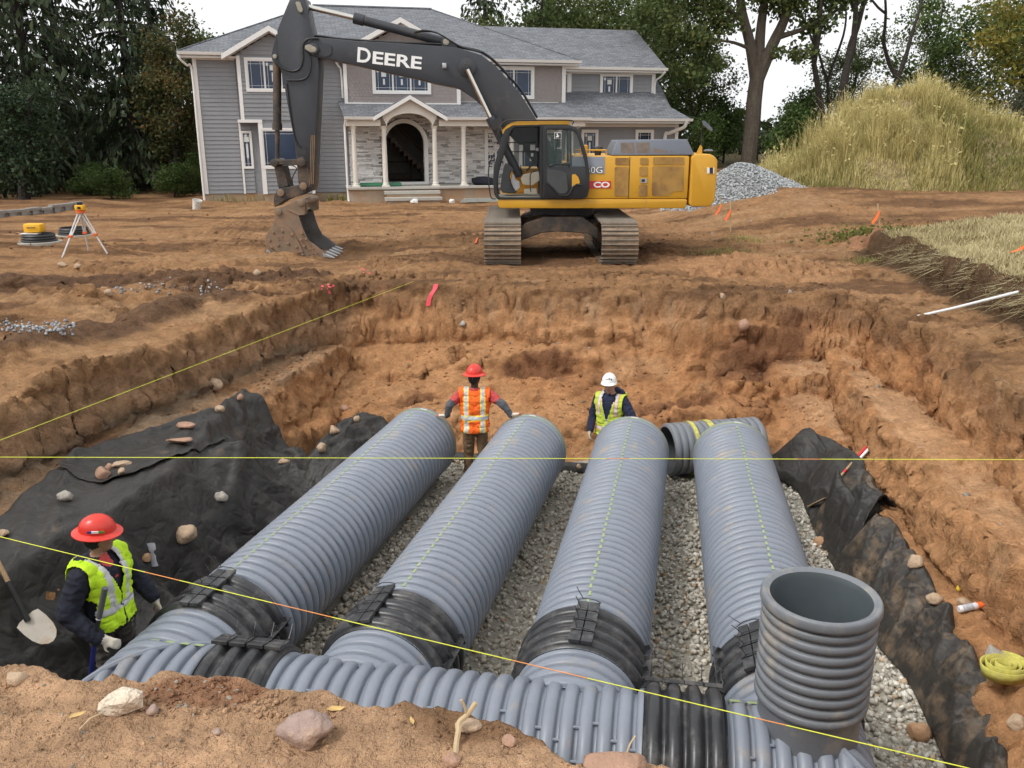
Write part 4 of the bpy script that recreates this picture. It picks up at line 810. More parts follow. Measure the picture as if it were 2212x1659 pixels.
for b in ((-.45, 1.7, -.45, .0, 5.70, 5.78), (11.0, 15.95, -.45, 0, 5.66, 5.72), (15.5, 20.2, .10, .62, 5.46, 5.52), (16, 21.1, -.85, 0, 3.26, 3.33)): hbox('soffit', M_TRIM, b)
for b in ((-.02, .13, -.05, .12, .4, 5.72), (1.70, 1.84, -.52, 0, 3.25, 5.8), (2.34, 2.52, -.52, 0, .4, 3.36), (1.56, 2.52, -.53, -.0, 3.25, 3.37), (4.34, 4.46, -.52, 0, .4, 5.8), (5.88, 6.02, -.33, .03, 4.0, 5.8), (10.6, 10.76, -.33, .02, 4.0, 5.8), (15.34, 15.5, -.04, .6, 4.15, 5.7), (15.82, 15.95, .57, .65, 4.28, 5.5), (19.78, 19.95, .57, .75, 4.2, 5.5), (20.78, 20.94, -.04, .1, .3, 3.26), (1.54, 1.62, -.04, .02, .4, 3.26), (15.8, 15.9, -.04, .02, .3, 3.26)): hbox('corner_board', M_TRIM, b)
for b in ((5.9, 10.75, -.34, -.26, 3.98, 4.07), (10.75, 15.4, -.03, .02, 4.06, 4.15), (15.8, 19.9, .55, .63, 4.22, 4.33), (15.9, 19.8, .56, .62, 5.40, 5.5), (.1, 1.6, -.04, .02, 5.66, 5.74), (15.9, 20.8, -.03, .02, 3.12, 3.24)): hbox('trim_board', M_TRIM, b)
# ---- windows
def window(u0, u1, z0, z1, w_, ns, tr=.10, stick=(), par=None):
    k = MB(); k.box(u0, u1, w_-.05, w_, z1-tr, z1); k.box(u0, u1, w_-.05, w_, z0, z0+tr); k.box(u0, u0+tr, w_-.05, w_, z0+tr, z1-tr); k.box(u1-tr, u1, w_-.05, w_, z0+tr, z1-tr)
    win = k.build('window', M_TRIM, house); a, b = u0+tr, u1-tr; sw = (b-a)/ns
    for i in range(ns):
        p, q_ = a+i*sw, a+(i+1)*sw; k = MB(); t = .035
        for bb in ((p, q_, z0+tr, z0+tr+t), (p, q_, z1-tr-t, z1-tr), (p, p+t, z0+tr+t, z1-tr-t), (q_-t, q_, z0+tr+t, z1-tr-t)): k.box(bb[0]+.002, bb[1]-.002, w_-.035, w_-.004, bb[2], bb[3])
        k.build('sash', M_TRIM, win)
        k = MB(); k.box(p+t, q_-t, w_-.012, w_-.004, z0+tr+t, z1-tr-t); k.build('pane', M_GLASS, win)
        k = MB(); m_ = .10; th = .012; c0, c1, e0, e1 = p+t, q_-t, z0+tr+t, z1-tr-t
        for x in (c0+m_, c1-m_): k.box(x-th/2, x+th/2, w_-.022, w_-.014, e0, e1)
        for x in (e0+m_, e1-m_): k.box(c0, c1, w_-.026, w_-.0225, x-th/2, x+th/2)
        k.build('muntin', M_STKR, win)
        if i in stick:
            k = MB(); cx_ = (c0+c1)/2; k.box(cx_-.10, cx_+.10, w_-.030, w_-.027, e1-.34, e1-.14); k.box(cx_-.04, cx_+.04, w_-.030, w_-.027, e0+(e1-e0)*.25, e1-.42); k.box(c0+.05, c0+.13, w_-.030, w_-.027, e1-.17, e1-.06); k.build('sticker', M_STKR, win)
    return win
window(2.0, 4.14, 4.44, 5.74, -.484, 3, .10, (1, 2)); window(2.38, 4.14, 1.42, 3.05, -.484, 1, .10, ()); window(1.60, 2.03, 1.42, 2.93, -.01, 1, .06, (0,))
window(7.05, 9.5, 4.42, 5.58, -.285, 3, .11, (0, 1, 2)); window(12.25, 14.08, 4.28, 5.62, .01, 2, .12, (0,)); window(17.3, 18.86, 4.30, 5.44, .61, 2, .10, (0,)); window(15.5, 15.82, 4.36, 5.44, .60, 1, .05)
window(16.28, 17.08, 1.3, 3.0, .01, 1, .10, (0,)); window(18.86, 19.74, 1.9, 3.0, .01, 1, .10); window(11.85, 12.85, 1.1, 3.0, .02, 1, .12, (0,)); window(13.4, 15.3, 1.1, 3.0, .01, 2, .12, (0, 1))
# ---- porch
porch = hbox('porch', M_CONC, (5.82, 15.6, -1.78, .0, -.5, .60))
hbox('porch_floor', M_SLAB, (5.74, 15.7, -1.88, .02, .602, .70), parent=porch, bevel=.012)
hbox('step', M_SLAB, (7.22, 9.52, -2.24, -1.88, .42, .55), parent=porch, bevel=.01); hbox('step', M_SLAB, (7.20, 9.54, -2.62, -2.2, .18, .31), parent=porch, bevel=.01)
hbox('step_base', M_CONC, (7.3, 9.46, -2.2, -1.78, -.4, .418), (7.3, 9.46, -2.55, -2.2, -.4, .178), parent=porch)
for u in (6.1, 7.33, 9.41, 10.63, 12.7, 14.8):
    HB('column', M_CREAM, lambda k: (k.lathe([(0, .01), (0, .15), (.07, .15), (.09, .12), (.13, .125), (.16, .105), (1.2, .10), (2.2, .088), (2.26, .10), (2.30, .092), (2.34, .12), (2.42, .13), (2.42, .01)], (u, -1.62, .702), (0, 0, 1), 20), k.box(u-.155, u+.155, -1.775, -1.465, .702, .76)), porch, smooth=True, angle=30)
hbox('beam', M_CREAM, (5.85, 7.2, -1.76, -1.48, 3.12, 3.40), (9.6, 15.9, -1.76, -1.48, 3.12, 3.40), (5.85, 6.05, -1.48, 0, 3.12, 3.4), parent=porch)
hbox('ceiling', M_CREAM, (5.85, 7.3, -1.7, .0, 3.40, 3.44), parent=porch); hbox('ceiling', M_CREAM, (9.5, 15.8, -1.7, .0, 3.40, 3.44), parent=porch)
def pediment(k):
    arch = [(8.38+.93*math.cos(t), 3.12+.50*math.sin(t)) for t in np.linspace(math.pi, 0, 19)]
    top = [(7.2+(8.40-7.2)*min(1, i/9), 3.64+(4.24-3.64)*i/9) if i <= 9 else (8.40+(9.6-8.40)*(i-9)/9, 4.24-(4.24-3.64)*(i-9)/9) for i in range(19)]
    n_ = 19; v = [(a, -1.80, b) for a, b in arch]+[(a, -1.80, b) for a, b in top]+[(a, -1.48, b) for a, b in arch]+[(a, -1.48, b) for a, b in top]
    f = []
    for i in range(18): f += [(i, i+1, n_+i+1, n_+i), (2*n_+i, 3*n_+i, 3*n_+i+1, 2*n_+i+1), (i, 2*n_+i, 2*n_+i+1, i+1), (n_+i, n_+i+1, 3*n_+i+1, 3*n_+i)]
    f += [(0, n_, 3*n_, 2*n_), (18, 2*n_+18, 3*n_+18, n_+18)]; k.add(v, f)
    k.box(7.2, 7.46, -1.80, -1.48, 3.12, 3.13)
HB('pediment', M_CREAM, pediment, porch)
for u0, u1 in ((6.9, 8.40), (9.90, 8.40)): HB('rake_board', M_TRIM, lambda k: k.prism([(u0, 3.47), (u1, 4.31), (u1, 4.15), (u0, 3.31)], lambda a, b, d: (a, d, b), -2.06, -2.0), porch)
# door arch: trim, hall behind with the stair
def archring(k, r0, r1, z0, zs, w0, w1, cu=8.35):
    pts = [(cu-r1, z0)]+[(cu+r1*math.cos(t), zs+r1*math.sin(t)) for t in np.linspace(math.pi, 0, 25)]+[(cu+r1, z0)]; inn = [(cu-r0, z0)]+[(cu+r0*math.cos(t), zs+r0*math.sin(t)) for t in np.linspace(math.pi, 0, 25)]+[(cu+r0, z0)]
    n_ = len(pts); v = [(a, w0, b) for a, b in pts]+[(a, w0, b) for a, b in inn]+[(a, w1, b) for a, b in pts]+[(a, w1, b) for a, b in inn]; f = []
    for i in range(n_-1): f += [(i, i+1, n_+i+1, n_+i), (2*n_+i, 3*n_+i, 3*n_+i+1, 2*n_+i+1), (i, 2*n_+i, 2*n_+i+1, i+1), (n_+i, n_+i+1, 3*n_+i+1, 3*n_+i)]
    k.add(v, f)
door = HB('doorway', M_TRIM, lambda k: (archring(k, .83, 1.0, .70, 2.43, -.03, .30), k.box(7.36, 9.34, -.06, .3, .70, .80)))
HB('hall', M_DARKIN, lambda k: (k.box(6.0, 12.8, 4.2, 4.3, .7, 3.4), k.box(6.0, 6.1, .3, 4.2, .7, 3.4), k.box(12.7, 12.8, .3, 4.2, .7, 3.4), k.box(6, 12.8, .3, 4.3, .62, .70), k.box(6, 12.8, .3, 4.3, 3.36, 3.4)), door)
HB('staircase', M_WOOD, lambda k: [k.box(9.3-i*.19, 9.5-i*.19, 2.3, 3.4, 1.1+i*.19, 1.3+i*.19) for i in range(11)], door)
tag(HB('baluster', mat('shaded_baluster', (.13, .12, .11), .6, .1), lambda k: [k.box(9.36-i*.095, 9.39-i*.095, 2.28, 2.31, 1.25+i*.095, 2.0+i*.095) for i in range(20)], door), kind='stuff')
HB('handrail', M_WOOD, lambda k: k.tube([(9.5, 2.29, 1.95), (7.4, 2.29, 4.0)], .045, 8), door)
hbox('wainscot', M_WOOD, (7.0, 9.0, 4.1, 4.19, .72, 1.0), (7.0, 9.0, 4.1, 4.19, 1.5, 1.58), (7.75, 7.85, 4.1, 4.19, 1.0, 1.5), (8.95, 9.05, 4.0, 4.19, .72, 1.8), parent=door)
# downspouts
def spout(pts, r=.045): HB('downspout', M_TRIM, lambda k: k.tube(smooth_path(pts, 5), r, 8), None, smooth=True)
spout([(-.42, -.55, 5.78), (-.40, -.5, 5.62), (-.2, -.3, 5.42), (-.06, -.10, 5.25), (-.06, -.09, 3), (-.06, -.10, .3), (-.02, -.22, -.2)])
spout([(5.55, -.3, 5.75), (5.7, -.2, 5.5), (5.80, -.10, 5.3), (5.82, -.10, 4.25)]); spout([(5.80, -1.95, 3.36), (5.78, -1.8, 3.15), (5.76, -1.72, 2.9), (5.76, -1.72, .5), (5.80, -1.95, -.1)])
spout([(20.9, -.95, 3.36), (20.85, -.8, 3.1), (20.4, -.3, 2.85), (20.25, -.12, 2.6), (20.25, -.1, .2)], .08); spout([(20.15, -.02, 5.5), (20.05, .2, 5.3), (19.92, .5, 5.1), (19.92, .55, 4.5)]); spout([(15.95, -1.85, 3.36), (15.8, -1.5, 3.15), (15.6, -.6, 2.9), (15.55, -.1, 2.6), (15.55, -.1, .3)])
# ================================================================ EXCAVATOR
M_YEL = mat('yellow_paint', (.60, .315, .028), .42, .06, 1.5, spec=.45, dirt=(.33, .20, .07), dscale=1.6, damt=.06)
M_BOOM = mat('black_boom_paint', (.036, .039, .046), .40, .15, 2, spec=.45, dirt=(.075, .066, .058), dscale=1.5, damt=.10)
M_BLK = mat('black_steel', (.020, .021, .023), .5, .2, 4, dirt=(.07, .055, .04), dscale=3, damt=.25)
M_CABP = mat('cab_black', (.022, .023, .026), .38, .15, 3, spec=.45)
M_RUST = mat('worn_bucket_steel', (.20, .145, .10), .6, .2, 4, metal=.1, dirt=(.27, .165, .10), dscale=3.2, damt=.5, bump=.15, bscale=30)
M_MUDARM = mat('muddy_black_steel', (.04, .034, .03), .6, .25, 4, dirt=(.13, .085, .052), dscale=3.0, damt=.5)
M_BARE = mat('polished_steel', (.42, .43, .44), .38, .15, 5, metal=.7, dirt=(.26, .2, .15), dscale=4, damt=.2)
M_CHROME = mat('chrome_rod', (.62, .60, .55), .14, .05, 3, metal=.95)
M_SHOE = mat('track_steel', (.13, .10, .075), .6, .25, 6, metal=.2, dirt=(.30, .20, .12), dscale=4, damt=.6, coords='Object')
M_SHOE2 = mat('grouser_edge', (.24, .205, .165), .5, .2, 9, metal=.3)
M_HOOD = mat('slate_hood', (.115, .125, .15), .5, .08, 2)
M_MESH = mat('dusty_grille', (.36, .205, .055), .9, .15, 3, dirt=(.19, .10, .045), dscale=1.8, damt=.35)
M_HMESH = mat('brown_hood_grille', (.135, .105, .085), .9, .25, 6)
M_HOSE = mat('rubber_hose', (.015, .015, .016), .5, .2, 5)
M_CGLASS = mat('cab_glass', (.06, .10, .09), .04, .05, 1, alpha=.20, spec=.6)
M_SEAT = mat('cab_interior', (.055, .058, .06), .7, .15, 5); M_CONS = mat('tan_console', (.30, .275, .22), .6, .1, 5); M_PAPER = mat('paper_sheet', (.7, .7, .68), .8, .05)
M_RED = mat('red_decal', (.55, .035, .03), .45, .05); M_TXT = mat('white_lettering', (.80, .80, .79), .45, .03); M_GREYD = mat('grey_decal', (.26, .28, .33), .45, .06)
exc = thing('excavator', (1.1, 21.1, 0), 'yellow and black tracked excavator with its bucket lowered in front of the house', 'excavator')
def c1(x, y): return S2(x/2.765+400, y/2.765)
def c2(x, y): return S2(x/2.765+1100, y/2.765)
def x7(x, y): return S2(1150+x/3.568, 270+y/3.568)
def z3(x, y): return S2(640+x/6.6375, 400+y/6.6375)
def z4(x, y): return S2(1190+x/6.912, 280+y/6.912)
def c8(x, y): return S2(620+x/2.514, y/2.514)
def P(cv, x, y, Y): q = atY(*cv(x, y), Y); return np.array([q[0], Y, q[2]])
def XZ(cv, pts, Y): return [(P(cv, a, b, Y)[0], P(cv, a, b, Y)[2]) for a, b in pts]
FX = lambda a, b, d: (a, d, b)
def plate(name, cv, pts, Yr, y0, y1, m, parent=None, bevel=0, **kw):
    k = MB(); k.prism(XZ(cv, pts, Yr), FX, y0, y1); return k.build(name, m, parent or exc, bevel=bevel, **kw)
def ring_plate(k, outer, inner, y0, y1):
    """flat frame between two outlines with equal counts"""
    n = len(outer); v = [(a, y0, b) for a, b in outer]+[(a, y0, b) for a, b in inner]+[(a, y1, b) for a, b in outer]+[(a, y1, b) for a, b in inner]; f = []
    for i in range(n):
        j = (i+1) % n; f += [(i, j, n+j, n+i), (2*n+i, 3*n+i, 3*n+j, 2*n+j), (i, 2*n+i, 2*n+j, j), (n+i, n+j, 3*n+j, 3*n+i)]
    k.add(v, f)
def resample(pts, n):
    p = np.array(pts+[pts[0]], float); L = np.concatenate([[0], np.cumsum(np.linalg.norm(np.diff(p, axis=0), axis=1))]); s = np.linspace(0, L[-1], n, endpoint=False); return [(np.interp(t, L, p[:, 0]), np.interp(t, L, p[:, 1])) for t in s]
def round_poly(pts, r=.05, k=4):
    out = []; n = len(pts); p = [np.array(q, float) for q in pts]
    for i in range(n):
        a, b, c = p[i-1], p[i], p[(i+1) % n]; u = (a-b)/np.linalg.norm(a-b); v = (c-b)/np.linalg.norm(c-b); rr = min(r, .45*np.linalg.norm(a-b), .45*np.linalg.norm(c-b))
        for t in np.linspace(0, 1, k+1): out.append(tuple((1-t)**2*(b+u*rr)+2*t*(1-t)*b+t*t*(b+v*rr)))
    return out
def text(s, size, loc, m, parent, tilt=0, ext=.004, bold=.0, align='LEFT', name='lettering', xs=1., rz=0):
    cu = bpy.data.curves.new('t', 'FONT'); cu.body = s; cu.size = size; cu.extrude = ext; cu.offset = bold; cu.align_x = align; cu.resolution_u = 4
    o = bpy.data.objects.new('t', cu); COL.objects.link(o); dg = bpy.context.evaluated_depsgraph_get(); me = bpy.data.meshes.new_from_object(o.evaluated_get(dg)); bpy.data.objects.remove(o)
    v = np.array([q.co[:] for q in me.vertices])*np.array([xs, 1, 1]); c, s_ = math.cos(tilt), math.sin(tilt); x = v[:, 0]*c-v[:, 1]*s_; z = v[:, 0]*s_+v[:, 1]*c
    w_ = np.stack([x, -v[:, 2], z], 1)
    if rz: w_ = w_ @ np.array(Matrix.Rotation(rz, 3, 'Z')).T
    w_ = w_+np.asarray(loc)-(ORG[parent.name] if parent else 0); me.vertices.foreach_set('co', w_.astype(np.float32).ravel()); me.materials.clear(); me.materials.append(m); me.update()
    return link_mesh(name, me, parent)
# ---- undercarriage
shoe = MB(); shoe.box(-.40, .40, -.098, .098, 0, .022)
for y in (-.072, .025): shoe.add([(-.40, y-.016, .022), (.40, y-.016, .022), (.40, y+.016, .022), (-.40, y+.016, .022), (-.40, y-.008, .058), (.40, y-.008, .058), (.40, y+.008, .058), (-.40, y+.008, .058)], [(4, 5, 6, 7), (0, 1, 5, 4), (1, 2, 6, 5), (2, 3, 7, 6), (3, 0, 4, 7)], 1)
SHOE = mesh_from('shoe', np.array(shoe.v), shoe.f, [M_SHOE, M_SHOE2], shoe.m)
for cxk in (-.205, 2.345):
    k = MB(); k.box(cxk-.22, cxk+.22, 19.2, 23.0, .22, .72)
    k.cyl((cxk-.2, 19.15, .48), (cxk+.2, 19.15, .48), .40, n=24); k.cyl((cxk-.2, 23.1, .48), (cxk+.2, 23.1, .48), .40, n=24)
    for yy in np.linspace(19.7, 22.5, 8): k.cyl((cxk-.24, yy, .16), (cxk+.24, yy, .16), .11, n=12)
    for yy in (20.3, 21.9): k.cyl((cxk-.15, yy, .82), (cxk+.15, yy, .82), .08, n=12)
    tr = k.build('track', M_BLK, exc); r0 = .425; y0, y1, zc = 19.14, 23.12, .485
    per = 2*(y1-y0)+2*math.pi*r0; n = 54; base = cxk
    for i in range(n):
        s = per*i/n
        if s < y1-y0: p = (y0+s, zc+r0-.015*math.sin(math.pi*s/(y1-y0))); a = 0
        elif s < y1-y0+math.pi*r0: t = (s-(y1-y0))/r0; p = (y1+r0*math.sin(t), zc+r0*math.cos(t)); a = -t
        elif s < 2*(y1-y0)+math.pi*r0: q_ = s-(y1-y0)-math.pi*r0; p = (y1-q_, zc-r0); a = math.pi
        else: t = (s-2*(y1-y0)-math.pi*r0)/r0; p = (y0-r0*math.sin(t), zc-r0*math.cos(t)); a = math.pi-t
        o = link_mesh('shoe', SHOE, tr); o.location = tuple(np.array([cxk, p[0], p[1]])-ORG[exc.name]); o.rotation_euler = (a, 0, 0)
plate('car_body', x7, [(440, 1050), (480, 1015), (640, 960), (1000, 960), (1140, 1060), (1140, 1165), (1040, 1110), (780, 1090), (620, 1105), (440, 1175)], 18.9, 19.75, 22.5, M_MUDARM, bevel=.02)
k = MB(); k.cyl((1.22, 21.1, .85), (1.22, 21.1, 1.2), .78, n=40); k.cyl((1.22, 21.1, .78), (1.22, 21.1, .88), .95, n=40); k.build('swing_bearing', M_BLK, exc, True)
# ---- upper frame and body
k = MB(); k.prism(round_poly([(-.33, 1.395), (-.29, 1.19), (3.9, 1.19), (3.94, 1.395)], .06), FX, 19.62, 22.6); k.build('deck', M_YEL, exc, bevel=.03, smooth=True)
k = MB(); k.box(1.36, 3.93, 19.62, 22.6, 1.40, 2.33); body = k.build('engine_cover', M_YEL, exc, bevel=.035, smooth=True)
k = MB(); k.box(1.2, 1.36, 20.7, 22.6, 1.40, 2.15); k.box(-.15, 1.3, 21.55, 22.6, 1.40, 2.0); k.build('fuel_tank', M_YEL, exc, bevel=.03, smooth=True)
k = MB(); k.prism(round_poly([(3.965, 1.22), (4.45, 1.22), (4.56, 1.36), (4.56, 2.25), (4.42, 2.37), (3.965, 2.37)], .12, 5), FX, 19.62, 22.6); cw = k.build('counterweight', M_YEL, exc, bevel=.05, smooth=True)
for a, b in ((2.60, 2.612),):
    k = MB(); k.box(a, b, 19.612, 19.63, 1.41, 2.31); k.build('panel_gap', M_BLK, body)
def rrect(x0, x1, y0, y1): return round_poly([(x0, y0), (x1, y0), (x1, y1), (x0, y1)], 10, 3)
for rc in ((1257, 1375, 412, 472), (1252, 1370, 492, 745), (1475, 1545, 412, 470), (1468, 1540, 490, 570), (1463, 1535, 648, 745), (1587, 1858, 405, 470)):
    plate('grille', x7, rrect(*rc), 19.6, 19.606, 19.64, M_MESH, body)
plate('grille', x7, round_poly([(1582, 485), (1852, 485), (1852, 700), (1765, 703), (1725, 743), (1577, 743)], 12, 3), 19.6, 19.606, 19.64, M_MESH, body)
lt = plate('latch', x7, rrect(1475, 1533, 590, 630), 19.6, 19.600, 19.63, M_BARE, body); plate('latch_handle', x7, rrect(1485, 1515, 597, 622), 19.6, 19.594, 19.6, M_BLK, lt)
plate('decal_panel', x7, [(868, 402), (1165, 402), (1165, 550), (1040, 550), (868, 550)], 19.6, 19.612, 19.63, M_GREYD, body)
q = P(x7, 1150, 545, 19.6); text('350G', .205, (q[0], 19.607, q[2]), M_BLK, body, 0, .002, .012, 'RIGHT', xs=1.1); text('350G', .205, (q[0], 19.603, q[2]), M_TXT, body, 0, .002, .001, 'RIGHT', xs=1.1)
q = P(x7, 903, 590, 19.6); text('LC', .085, (q[0], 19.610, q[2]-.0), M_TXT, body, 0, .002, .003)
rd = plate('red_decal', x7, [(900, 615), (1220, 612), (1220, 678), (900, 680)], 19.6, 19.609, 19.63, M_RED, body); q = P(x7, 1208, 668, 19.6); text('CO', .165, (q[0], 19.604, q[2]), M_TXT, rd, 0, .002, .006, 'RIGHT', xs=1.45)
for a, b, m in ((2058, 2078, M_TXT), (2080, 2108, M_BLK), (2110, 2119, M_TXT)): plate('decal', x7, [(a, 497), (b, 497), (b, 548), (a, 548)], 19.6, 19.606, 19.64, m, cw)
# hood
k = MB(); tp = XZ(x7, [(1215, 390), (1275, 258), (1890, 250), (1945, 386)], 19.72); bt = [(x, z) for x, z in tp]
k.add([(tp[0][0], 19.66, tp[0][1]), (tp[3][0], 19.66, tp[3][1]), (tp[2][0], 19.80, tp[2][1]), (tp[1][0], 19.80, tp[1][1]), (tp[0][0], 21.1, tp[0][1]), (tp[3][0], 21.1, tp[3][1]), (tp[2][0], 20.95, tp[2][1]), (tp[1][0], 20.95, tp[1][1])], [(0, 1, 2, 3), (5, 4, 7, 6), (3, 2, 6, 7), (0, 3, 7, 4), (1, 5, 6, 2), (0, 4, 5, 1)])
hood = k.build('hood', M_HOOD, exc, bevel=.03, smooth=True)
for a, b, c, d in ((1305, 1425, 280, 370), (1440, 1562, 278, 370), (1592, 1710, 275, 368), (1732, 1852, 272, 364)):
    k = MB(); pts = XZ(x7, rrect(a, b, c, d), 19.70); n_ = len(pts); z0 = tp[0][1]; z1 = tp[1][1]
    k.add([(x, 19.66+.14*(z-z0)/(z1-z0)-.004, z) for x, z in pts]+[(x, 19.66+.14*(z-z0)/(z1-z0)+.02, z) for x, z in pts], [tuple(range(n_))]+[(i, n_+i, n_+(i+1) % n_, (i+1) % n_) for i in range(n_)]); k.build('grille', M_HMESH, hood)
q = P(x7, 1104, 390, 20.2); k = MB(); k.lathe([(-.05, .07), (.10, .075), (.105, .10), (.14, .10), (.145, .125), (.19, .11), (.205, .03), (.205, .001)], (q[0], 20.2, q[2]), (0, 0, 1), 24); k.build('air_precleaner', M_BLK, exc, True)
k = MB(); k.tube([(1.4, 19.75, 2.36), (1.4, 19.75, 2.45), (2.1, 19.75, 2.45), (2.1, 19.75, 2.36)], .018); k.build('handrail', M_YEL, exc, True)
k = MB(); k.box(1.62, 1.78, 20.9, 21.2, 2.3, 2.55); k.build('valve_cover', M_YEL, exc, bevel=.02)
plate('bracket', x7, [(1960, 385), (2000, 300), (2014, 315), (2012, 385)], 19.8, 19.8, 19.86, M_YEL)
mr = MB(); mr.tube(smooth_path([P(x7, 2002, 372, 19.83), P(x7, 2008, 230, 19.83), P(x7, 2012, 160, 19.8), P(x7, 2040, 128, 19.7), P(x7, 2085, 130, 19.66)], 5), .014); mir = mr.build('mirror_post', M_BLK, exc, True)
plate('mirror', x7, round_poly([(2010, 90), (2030, 86), (2100, 160), (2092, 185), (2060, 160), (2015, 120)], 8, 3), 19.7, 19.62, 19.68, M_HOOD, mir)
k = MB(); q = P(x7, 2068, 358, 20.0); k.lathe([(0, .001), (0, .09), (.02, .12), (.05, .07), (.06, .001)], q, (0, 0, 1), 20); k.build('beacon', M_HOOD, exc, True)
# ---- cab
Yc0, Yc1 = 19.60, 20.66
co = round_poly(XZ(z4, [(165, 1432), (112, 1340), (95, 1120), (105, 880), (160, 690), (255, 330), (310, 245), (430, 178), (940, 165), (1420, 175), (1428, 1432)], 19.6), .03, 2)
ci = round_poly(XZ(z4, [(205, 1392), (172, 1320), (168, 1100), (225, 860), (275, 690), (345, 430), (400, 280), (460, 212), (900, 205), (1385, 215), (1395, 1392)], 19.6), .03, 2)
k = MB(); ring_plate(k, co, ci, Yc0, Yc0+.09); ring_plate(k, co, ci, Yc1-.09, Yc1); cab = k.build('cab', M_CABP, exc, bevel=.012, smooth=True)
k = MB(); xs_ = [P(z4, 885, 800, 19.6)[0], P(z4, 945, 800, 19.6)[0]]; zt_, zb_ = P(z4, 900, 190, 19.6)[2], P(z4, 900, 1410, 19.6)[2]; k.box(xs_[0], xs_[1], Yc0-.01, Yc0+.1, zb_, zt_); k.box(xs_[0], xs_[1], Yc1-.1, Yc1-.005, zb_, zt_); k.build('pillar', M_CABP, cab, bevel=.01)
def link_strip(i0, i1, m, name, th=.03):      # strip of the cab hull between both side frames
    k = MB(); o_ = co; n = len(o_); ids = [(i0+i) % n for i in range((i1-i0) % n+1)]
    v = []; f = []
    for i in ids:
        a, b = o_[i]; c, d = ci[i]; e = np.array([c-a, d-b]); e = e/np.linalg.norm(e)*th
        v += [(a, Yc0+.05, b), (a, Yc1-.05, b), (a+e[0], Yc0+.05, b+e[1]), (a+e[0], Yc1-.05, b+e[1])]
    for j in range(len(ids)-1):
        p = 4*j; f += [(p, p+1, p+5, p+4), (p+2, p+6, p+7, p+3), (p, p+4, p+6, p+2), (p+1, p+3, p+7, p+5)]
    k.add(v, f); return k.build(name, m, cab)
npc = 3
link_strip(3*1, 3*5+1, M_CGLASS, 'windshield', .008); link_strip(3*7, 3*9+2, M_CABP, 'roof'); link_strip(3*10, 3*11-1, M_CABP, 'cab_floor'); link_strip(len(co)-3, len(co)+2, M_CABP, 'cab_floor')
k = MB(); zf = P(z4, 300, 1400, 19.6)[2]; k.box(P(z4, 170, 1400, 19.6)[0], P(z4, 1420, 1400, 19.6)[0], Yc0+.05, Yc1-.05, zf-.03, zf+.015); k.build('floor_mat', M_CONS, cab)
k = MB(); xr_ = P(z4, 1420, 800, 19.6)[0]; k.box(xr_-.05, xr_, Yc0+.05, Yc1-.05, zf, zf+.75); k.build('rear_wall', M_CABP, cab)
rl = plate('roof_panel', z4, [(248, 322), (262, 245), (330, 180), (400, 140), (500, 112), (1390, 100), (1392, 165), (940, 165), (430, 178), (310, 245), (262, 322)], 19.58, 19.59, 20.67, M_YEL, cab, smooth=True)
k = MB(); k.tube(smooth_path([P(z4, 150, 400, 19.56), P(z4, 215, 200, 19.56), P(z4, 300, 110, 19.56), P(z4, 420, 94, 19.56), P(z4, 900, 92, 19.56), P(z4, 1380, 94, 19.56), P(z4, 1450, 125, 19.56), P(z4, 1425, 168, 19.56)], 5), .014); k.build('handrail', M_CABP, cab, True)
k = MB(); k.tube(smooth_path([P(z4, 120, 650, 19.62), P(z4, 55, 780, 19.6), P(z4, 20, 920, 19.6), P(z4, 22, 1150, 19.6), P(z4, 45, 1330, 19.6), P(z4, 75, 1412, 19.6), P(z4, 140, 1420, 19.62)], 5), .014); k.build('grab_bar', M_CABP, cab, True)
k = MB(); k.tube([P(z4, 735, 1300, 19.62), P(z4, 722, 1250, 19.62), P(z4, 722, 1010, 19.62), P(z4, 760, 965, 19.62), P(z4, 830, 935, 19.62)], .012); k.build('grab_bar', M_CABP, cab, True)
for yy in (470, 625):
    k = MB(); k.tube([P(z4, 345, yy, 20.62), P(z4, 900, yy, 20.62)], .011); k.build('window_bar', M_CABP, cab, True)
# interior: seat, consoles, joystick, papers
seat = MB(); sx, sz = P(z4, 1080, 700, 20.1)[0], zf
seat.box(sx-.30, sx+.16, 19.85, 20.4, sz+.30, sz+.44); st = seat.build('seat', M_SEAT, cab, bevel=.05, smooth=True)
k = MB(); k.prism([(sx+.05, sz+.42), (sx+.20, sz+.42), (sx+.24, sz+1.05), (sx+.12, sz+1.05)], FX, 19.88, 20.38); k.build('backrest', M_SEAT, st, bevel=.05, smooth=True)
k = MB(); k.box(sx+.10, sx+.2, 19.99, 20.27, sz+1.07, sz+1.28); k.build('headrest', M_SEAT, st, bevel=.04, smooth=True)
plate('console', z4, round_poly([(560, 1080), (610, 1010), (870, 960), (880, 1110), (760, 1190), (600, 1180)], 15, 3), 19.72, 19.72, 19.84, M_CONS, cab, bevel=.02)
plate('pedestal', z4, [(215, 1250), (250, 1000), (290, 830), (350, 830), (450, 940), (400, 960), (370, 1050), (420, 1180), (500, 1300), (480, 1330), (260, 1320)], 19.9, 19.9, 20.3, M_SEAT, cab, bevel=.02)
plate('lever', z4, [(420, 1010), (450, 1010), (475, 1100), (540, 1130), (550, 1230), (480, 1290), (440, 1230), (400, 1140)], 19.8, 19.8, 19.86, mat('grey_boot', (.3, .31, .32), .7, .1), cab, bevel=.01)
plate('toolbox', z4, [(620, 1260), (830, 1240), (850, 1340), (620, 1340)], 19.75, 19.75, 19.95, M_CONS, cab, bevel=.01)
k = MB(); k.tube([P(z4, 650, 960, 20.1), P(z4, 790, 800, 20.1)], .02); k.tube([P(z4, 560, 850, 20.35), P(z4, 575, 1010, 20.35)], .012); k.build('joystick', M_CABP, cab, True)
